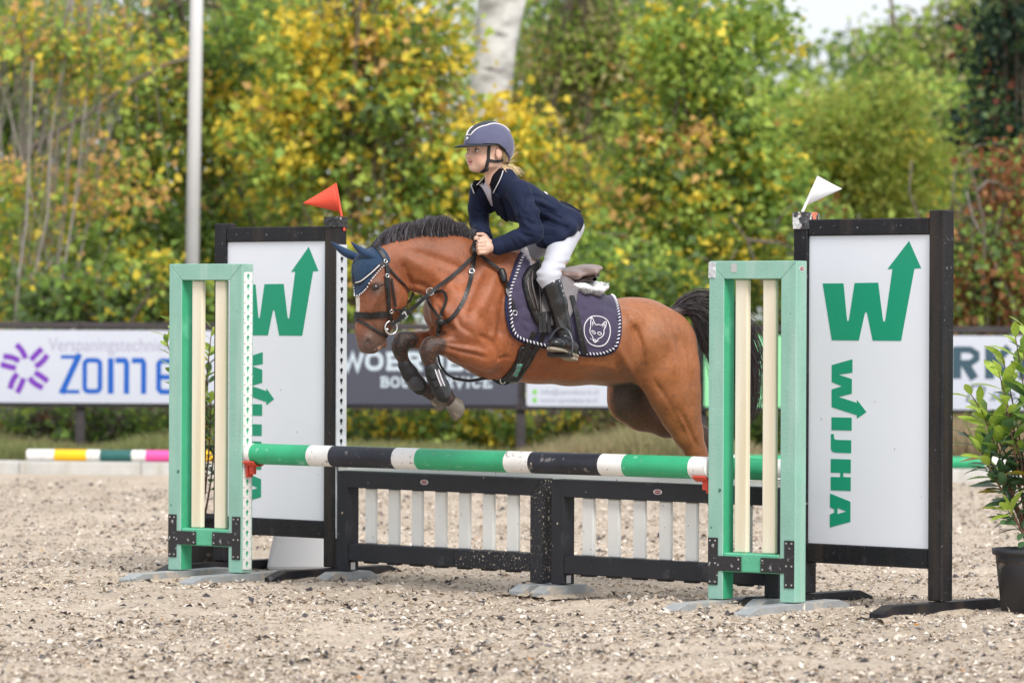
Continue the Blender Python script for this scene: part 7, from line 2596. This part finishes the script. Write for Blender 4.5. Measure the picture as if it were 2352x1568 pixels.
V = fold(V, Q, [
    ([(1204, 500), (1218, 512), (1234, 514)], 3.5, -0.007), ([(1200, 508), (1214, 522), (1232, 528)], 3.5, 0.005), ([(1190, 528), (1206, 540), (1226, 545)], 3.5, -0.007), ([(1186, 536), (1200, 550), (1216, 558)], 3.5, 0.005),
    ([(1170, 545), (1180, 560), (1190, 572)], 3, -0.004), ([(1152, 552), (1160, 568), (1164, 582)], 3, -0.003), ([(1190, 470), (1200, 488), (1216, 496)], 4, -0.005), ([(1182, 460), (1188, 486), (1196, 510)], 4, -0.007),
    ([(1216, 446), (1236, 452), (1262, 458)], 4, -0.006), ([(1218, 456), (1246, 466), (1282, 482)], 4.5, 0.006), ([(1220, 466), (1250, 478), (1290, 500)], 4, -0.007), ([(1226, 482), (1252, 492), (1288, 512)], 5, 0.006),
    ([(1236, 500), (1262, 508), (1300, 522)], 4, -0.006), ([(1240, 520), (1262, 526), (1290, 532)], 4.5, 0.005), ([(1238, 534), (1256, 540), (1276, 540)], 4, -0.005), ([(1244, 545), (1252, 556), (1258, 566)], 3.5, 0.004),
    ([(1204, 420), (1212, 440), (1208, 462)], 3.5, -0.005), ([(1140, 470), (1158, 488), (1178, 508)], 4, -0.005), ([(1086, 480), (1098, 488), (1112, 486)], 4, -0.006), ([(1086, 500), (1098, 508), (1114, 504)], 4, -0.006), ([(1088, 516), (1100, 526), (1114, 524)], 4, 0.005)])
V = relax(V, Q, 1, 0.3)
jacket, JW = link_rider('jacket', V, Q, M_jack)
bvh_j = BVHTree.FromPolygons([tuple(p) for p in JW], [tuple(int(i) for i in q) for q in Q])
bvh_h = BVHTree.FromPolygons([tuple(p) for p in BVw], [tuple(int(i) for i in q) for q in BQ])
def use(b):
    global bvh
    bvh = b
    return b
pony_bvh = bvh
def jdrape(poly, name, mat, thick, off=0.0015, step=4, parent=None, b=None):
    use(b or bvh_j)
    mb = drape_shell(poly, thick, step, off, mirror=False)
    use(pony_bvh)
    return to_r(mb).build(name, mat, parent or jacket, smooth=True)
def jline(pts, name, mat, r, off, parent=None, b=None, flat=None):
    use(b or bvh_j)
    p, n = surf_path(pts, off, 5)
    use(pony_bvh)
    mb = MB()
    if flat: mb.ribbon(p, n, flat, r)
    else: mb.tube(p, r, 6)
    return to_r(mb).build(name, mat, parent or jacket, smooth=not flat)
M_shirt = pmat('grey_shirt', (0.52, 0.50, 0.56), 0.75, 0.12, 120, spec=0.2)
jdrape([(1098, 404), (1104, 408), (1112, 425), (1120, 410), (1128, 403), (1128, 430), (1132, 455), (1138, 488), (1128, 474), (1118, 448), (1108, 432), (1098, 422)], 'shirt', M_shirt, 0.004, 0.001, 3.5)
jdrape([(1092, 442), (1102, 430), (1112, 438), (1122, 460), (1138, 492), (1160, 514), (1140, 506), (1118, 484), (1100, 462)], 'lapel', M_jack_d, 0.007)
jdrape([(1130, 428), (1138, 440), (1150, 452), (1160, 480), (1166, 512), (1150, 505), (1138, 488), (1131, 455)], 'lapel', M_jack_d, 0.007)
jdrape([(1128, 400), (1142, 382), (1150, 388), (1155, 396), (1150, 410), (1137, 440), (1130, 432), (1127, 416)], 'collar', M_velvet, 0.012)
jdrape([(1099, 406), (1090, 416), (1087, 428), (1092, 443), (1101, 432), (1100, 418)], 'collar', M_velvet, 0.010)
jline([(1156, 395), (1151, 411), (1137, 441)], 'collar_piping', M_thread, 0.0022, 0.012)
jline([(1098, 406), (1089, 416), (1086, 428), (1092, 444)], 'collar_piping', M_thread, 0.0022, 0.010)
jline([(1200, 440), (1208, 460), (1203, 480), (1188, 500)], 'sleeve_seam', M_jack_d, 0.0016, 0.0005)
jline([(1246, 493), (1258, 501), (1266, 494)], 'pocket', M_jack_d, 0.0016, 0.0008)
jline([(1216, 470), (1236, 500), (1246, 540), (1252, 566)], 'side_seam', M_jack_d, 0.0015, 0.0005)
jline([(1222, 474), (1262, 486), (1300, 506), (1318, 530)], 'side_seam', M_jack_d, 0.0014, 0.0005)
use(bvh_j)
for (X, Y, r) in ((1253, 445, 0.011), (1171, 512, 0.005)):
    a, nn = hit(X, Y, 0.003)
    mb = MB(); mb.tube([a, a + nn * 0.003], r, 12)
    to_r(mb).build('button', M_thread, jacket)
use(pony_bvh)
# vent of the jacket tail standing off behind
tl = [(1286, 462), (1308, 470), (1336, 487), (1326, 492), (1300, 478)]
vs = [Vector(RF.wor(np.array(rp(x, y, w)))) for (x, y), w in zip(tl, (0.03, 0.03, 0.0, 0.02, 0.05))]
n_ = len(vs)
th = Vector((0.0, 0.006, 0.004))
to_r(MB().add(vs + [p + th for p in vs], [tuple(range(n_)), tuple(reversed(range(n_, 2 * n_)))] + [(i, (i + 1) % n_, n_ + (i + 1) % n_, n_ + i) for i in range(n_)])).build('tail_vent', M_jack_d, jacket)
# cuffs: rims that close the sleeves round the wrists
for (a, b, w0, w1) in (((1144, 566), (1139, 568), 0.082, 0.075), ((1112, 546), (1112.5, 550), -0.065, -0.052)):
    mb = MB(); mb.tube([Vector(RF.wor(np.array(rp(*a, w0)))), Vector(RF.wor(np.array(rp(*b, w1))))], [0.0415, 0.041], 20)
    to_r(mb).build('cuff', M_jack, jacket, smooth=False)

# ---- boots
M_boot = pmat('black_boot_leather', (0.010, 0.0105, 0.012), 0.22, 0.25, 12, 0.10, 50, spec=0.7, speck=((0.05, 0.05, 0.055), 14, 0.60, 0.8))
M_sole = pmat('worn_sole', (0.30, 0.25, 0.19), 0.8, 0.3, 40, 0.5, 70, speck=((0.07, 0.06, 0.05), 30, 0.6, 0.7))
def W_(v): return Vector(RF.wor(np.array(v)))
for s in (1, -1):
    q = np.array(PF.pt(1312, 815, LW - 0.005)); q[1] *= s; heel = PF.wor(q)
    q = np.array(PF.pt(1272, 801, LW + 0.115)); q[1] *= s; toe = PF.wor(q)
    t = toe - heel; L = np.linalg.norm(t); t /= L
    lat = np.cross(t, (0, 0, 1.0)); lat /= np.linalg.norm(lat)
    up = np.cross(lat, t)
    bo = Field((-0.45, -0.48, 0.98), (0.30, 0.48, 1.52), 0.0055)
    bo.limb([(*lp_('top', s), 0.0475), (*lp_('calf', s), 0.0445), (*lp_('low', s), 0.038), (*lp_('ankle', s), 0.037), (*rloc(heel + up * 0.036), 0.036)], 0.02)
    RA = np.stack([np.array((v @ RF.f, v @ RF.l, v[2])) for v in (t, lat, up)], 1)
    bo.ell(rloc(heel + t * (L * 0.50) + up * 0.034), (0.085, 0.036, 0.034), RA, 0.025)
    bo.ell(rloc(heel + t * (L * 0.80) + up * 0.026), (0.055, 0.040, 0.027), RA, 0.02)
    # slanted boot top: low behind the knee
    V, Q = bo.net(); V = relax(V, Q, 2)
    wk = 0.0022 * np.sin(V[:, 2] * 210 + 9 * vnoise(V[:, 0] * 12, V[:, 1] * 12, 1.0, 83)) * np.clip(1 - np.abs(V[:, 2] - rp(1298, 762)[2]) / 0.06, 0, 1)
    V[:, 1] += wk
    o, BOw = link_rider('boot', V, Q, M_boot)
    out = [(0.0, 0.030), (0.035, 0.031), (0.085, 0.028), (0.14, 0.037), (0.18, 0.036), (0.212, 0.022), (0.222, 0.0)]
    sole = [(a * L / 0.17 - 0.02, b) for a, b in out] + [(a * L / 0.17 - 0.02, -b) for a, b in reversed(out[:-1])]
    f3 = lambda a, b, c: tuple(Vector(heel + t * a + lat * b + up * c) - Vector(RO))
    prism(sole, -0.007, 0.004, to3=f3).build('sole', M_sole, o)
    hb = [(-0.02, 0.028), (0.045, 0.029), (0.045, -0.029), (-0.02, -0.028)]
    prism(hb, -0.026, -0.0075, to3=f3).build('heel', M_sole, o, bevel=0.003)
    # stirrup iron round the ball of the foot
    st_ = empty('stirrup', heel, 0, label='dark stirrup iron round the rider %s boot' % ('near' if s > 0 else 'far'), cat='stirrup', group='stirrups')
    c0 = heel + t * (L * 0.62)
    prof = [(-0.056, -0.014), (-0.060, 0.02), (-0.052, 0.06), (-0.030, 0.095), (0.0, 0.110), (0.030, 0.095), (0.052, 0.06), (0.060, 0.02), (0.056, -0.014)]
    mb = MB(); mb.tube([Vector(c0 + lat * a + up * b) - Vector(heel) for a, b in smooth_poly(prof, False, 4)], 0.0062, 8)
    mb.build('arch', pmat('stirrup_metal', (0.07, 0.075, 0.085), 0.3, 0.1, 20, metal=0.5), st_, smooth=True)
    tp = [(-0.022, -0.058), (0.022, -0.058), (0.022, 0.058), (-0.022, 0.058)]
    prism(tp, -0.026, -0.010, to3=lambda a, b, c: tuple(Vector(c0 + t * a + lat * b + up * c) - Vector(heel))).build('tread', M_leather, st_, bevel=0.004)
    topc = Vector(c0 + up * 0.112)
    q = np.array(PF.pt(1262, 668, LW - 0.055)); q[1] *= s
    a = Vector(PF.wor(q))
    MB().ribbon([topc - Vector(heel), topc.lerp(a, 0.5) - Vector(heel), a - Vector(heel)], [Vector(PF.l)] * 3, 0.022, 0.005).build('leather', M_leather, st_)
# boot seam with studs at the top
use(BVHTree.FromPolygons([tuple(p) for p in BOw], [tuple(int(i) for i in q) for q in Q]))
use(pony_bvh)
for (X, Y) in ((1285, 646), (1289, 657), (1293, 668), (1295, 679)):
    p0 = Vector(PF.wor(np.array(PF.pt(X, Y, LW + 0.040))))
    to_r(uv_sphere(p0, (0.0034, 0.0034, 0.0034), None, 8, 6)).build('stud', M_metal, rider, smooth=True)

# ---- helmet
M_helm = pmat('navy_suede', (0.105, 0.108, 0.182), 0.85, 0.12, 25, 0.15, 220, spec=0.2, sheen=0.4)
M_helm_top = pmat('dark_helmet_panel', (0.022, 0.030, 0.034), 0.5, 0.25, 60, 0.2, 200)
M_black_web = pmat('black_webbing', (0.010, 0.010, 0.011), 0.6, 0.2, 60, 0.3, 200)
AX_, BX_, CX_, ZC = 0.112, 0.092, 0.108, 0.018
def dome(th, ph, g=0.0):
    return hw(-0.010 + (AX_ + g) * sin(th) * cos(ph), (BX_ + g) * sin(th) * sin(ph), ZC + (CX_ + g) * cos(th))
def zb(ph):
    b = (1 - cos(ph)) / 2                       # 0 front, 1 back
    return 0.026 - 0.010 * b - 0.082 * max(0.0, b - 0.45) / 0.55
nu, nv = 72, 22
vs, fs, mi = [], [], []
for j in range(nv + 1):
    for i in range(nu):
        ph = 2 * pi * i / nu
        tm = math.acos(max(-0.95, min(0.99, (zb(ph) - ZC) / CX_)))
        vs.append(Vector(dome(tm * j / nv, ph)) - Vector(RO))
for j in range(nv):
    for i in range(nu):
        fs.append((j * nu + i, (j + 1) * nu + i, (j + 1) * nu + (i + 1) % nu, j * nu + (i + 1) % nu))
n0 = len(vs)
for i in range(nu):                              # turned-in lower rim and lining
    ph = 2 * pi * i / nu
    tm = math.acos(max(-0.95, min(0.99, (zb(ph) - ZC) / CX_)))
    vs.append(Vector(dome(tm, ph, -0.012)) - Vector(RO))
for i in range(nu):
    fs.append((nv * nu + i, n0 + i, n0 + (i + 1) % nu, nv * nu + (i + 1) % nu))
helm = MB().add(vs, fs).build('helmet', M_helm, rider, smooth=True)
helm.data.materials.append(M_helm_top); helm.data.materials.append(M_black_web)
def lb(f):
    return 0.046 if f < 0.03 else max(0.008, 0.046 - (f - 0.03) * 0.50)
for p in helm.data.polygons:
    c = np.array(p.center) + RO - HC
    f_, l_, z_ = c @ hf / HS, c @ hl / HS, c @ hu / HS
    if z_ > 0.05 and abs(l_) < lb(f_) and f_ < 0.088: p.material_index = 1
    if z_ < zb(math.atan2(l_, f_ + 0.01)) + 0.008 and f_ < 0.06: p.material_index = 2
def on_dome(f, l):
    x, y = (f + 0.010) / (AX_ + 0.0015), l / (BX_ + 0.0015)
    z = math.sqrt(max(0.0, 1 - x * x - y * y))
    return Vector(hw(f, l, ZC + (CX_ + 0.0015) * z)) - Vector(RO)
for s in (1, -1):
    mb = MB()
    fr = [0.090 - k * 0.0068 for k in range(27)]
    pts = [on_dome(0.0905, 0.0005 * s)] + [on_dome(f, s * lb(f)) for f in fr if ((f + 0.01) / AX_) ** 2 + (lb(f) / BX_) ** 2 < 0.97]
    mb.tube(pts, 0.0033, 6)
    mb.build('piping', M_thread, helm, smooth=True)
mb = uv_sphere(Vector(hw(0.1035, 0.010, 0.052)) - Vector(RO), (0.004, 0.009, 0.009), axs, 10, 8)
mb.build('badge', M_metal, helm, smooth=True)
# peak
np_, m_ = 24, 6
vs, fs = [], []
for side in (0, 1):
    for j in range(m_ + 1):
        for i in range(np_ + 1):
            ph = radians(-78 + 156 * i / np_)
            e = max(0.0, cos(ph * 1.12)) ** 0.75
            g = 0.046 * e * j / m_
            p = np.array((-0.010 + (AX_ * 0.985 + g) * cos(ph), (BX_ * 0.985 + g * 0.9) * sin(ph), 0.0265 - 0.010 * (j / m_) ** 2 * e - side * (0.0062 if j < m_ else 0.004) + 0.004 * (1 - abs(sin(ph)))))
            vs.append(Vector(hw(*p)) - Vector(RO))
K_ = (m_ + 1) * (np_ + 1)
for j in range(m_):
    for i in range(np_):
        a = j * (np_ + 1) + i
        fs += [(a, a + 1, a + np_ + 2, a + np_ + 1), (K_ + a, K_ + a + np_ + 1, K_ + a + np_ + 2, K_ + a + 1)]
for i in range(np_):
    a = m_ * (np_ + 1) + i
    fs.append((a, a + 1, K_ + a + 1, K_ + a))
peak = MB().add(vs, fs).build('peak', M_black_web, helm, smooth=True)
# harness straps lie on the face
def hstrap(pts, name, w, off=0.004, mat=M_black_web, th=0.003):
    use(bvh_h)
    p, n = surf_path(pts, off, 5)
    use(pony_bvh)
    to_r(MB().ribbon(p, n, w, th)).build(name, mat, helm)
hstrap([(1124, 330), (1122, 350), (1121, 368)], 'harness_strap', 0.014)
hstrap([(1121, 366), (1118, 378), (1116, 388)], 'harness_strap', 0.016, 0.006)
hstrap([(1122, 368), (1136, 371), (1150, 370), (1158, 364)], 'harness_strap', 0.013)
hstrap([(1119, 384), (1110, 392), (1098, 398), (1084, 396)], 'chin_strap', 0.017, 0.005, th=0.007)
a = hw(0.02, 0.062, -0.085)
use(bvh_h); c, nn = hit(1118, 385, 0.009); use(pony_bvh)
to_r(uv_sphere(c, (0.008, 0.006, 0.013))).build('buckle', M_black_web, helm, smooth=True)

# ---- hair: low ponytail and loose strands
M_blond = pmat('blond_hair', (1, 1, 1), 0.45, 0.1, 30, attr='Col', spec=0.5)
r = np.random.default_rng(66)
n, K = 520, 9
S = np.zeros((n, K, 3))
for i in range(n):
    a = np.array(rp(1144 + 4 * r.normal(), 378 + 2.5 * r.normal(), 0.02 + 0.012 * r.normal()))
    b = np.array(rp(1178 + 9 * r.normal(), 398 + 4 * r.normal() + 2, 0.04 + 0.015 * r.normal()))
    for k in range(K):
        t = k / (K - 1)
        p = a + (b - a) * t
        p[2] += 0.012 * sin(pi * t) + 0.003 * r.normal() * t
        S[i, k] = p
st2 = np.zeros((46, K, 3))
for i in range(46):
    a = np.array(rp(1140 + 14 * r.random(), 346 + 18 * r.random(), 0.06 * r.random()))
    b = a + np.array((-0.05 - 0.06 * r.random(), 0.02 * r.normal(), 0.015 + 0.03 * r.normal()))
    for k in range(K):
        t = k / (K - 1)
        st2[i, k] = a + (b - a) * t + np.array((0, 0, -0.015 * sin(pi * t)))
S = np.concatenate([S, st2])
Rr = np.tile(np.concatenate([np.full(K - 2, 1.0), [0.7, 0.3]]) * 0.0015, (len(S), 1)); Rr[n:] *= 0.5
V, Q = tubes_np(RF.wor(S), Rr, 3)
C = np.array((0.78, 0.60, 0.36)) * (0.6 + 0.7 * r.random((len(S), 1)))
link_mesh('hair', np_mesh('hair', V - RO, Q, np.repeat(C, K * 3, 0)), M_blond, rider, smooth=True)
# hair tucked at the temple and behind the ear
V2 = []
n = 260
S = np.zeros((n, 6, 3))
for i in range(n):
    f0 = -0.032 - 0.035 * r.random()
    for k in range(6):
        t = k / 5
        S[i, k] = hw(f0 - 0.012 * t + 0.004 * r.normal(), 0.068 - 0.035 * t * t + 0.002 * r.normal(), 0.0 - 0.050 * t)
V, Q = tubes_np(S, np.full((n, 6), 0.0016), 3)
C = np.array((0.66, 0.48, 0.28)) * (0.6 + 0.7 * r.random((n, 1)))
link_mesh('hair', np_mesh('hair_side', V - RO, Q, np.repeat(C, 18, 0)), M_blond, rider, smooth=True)
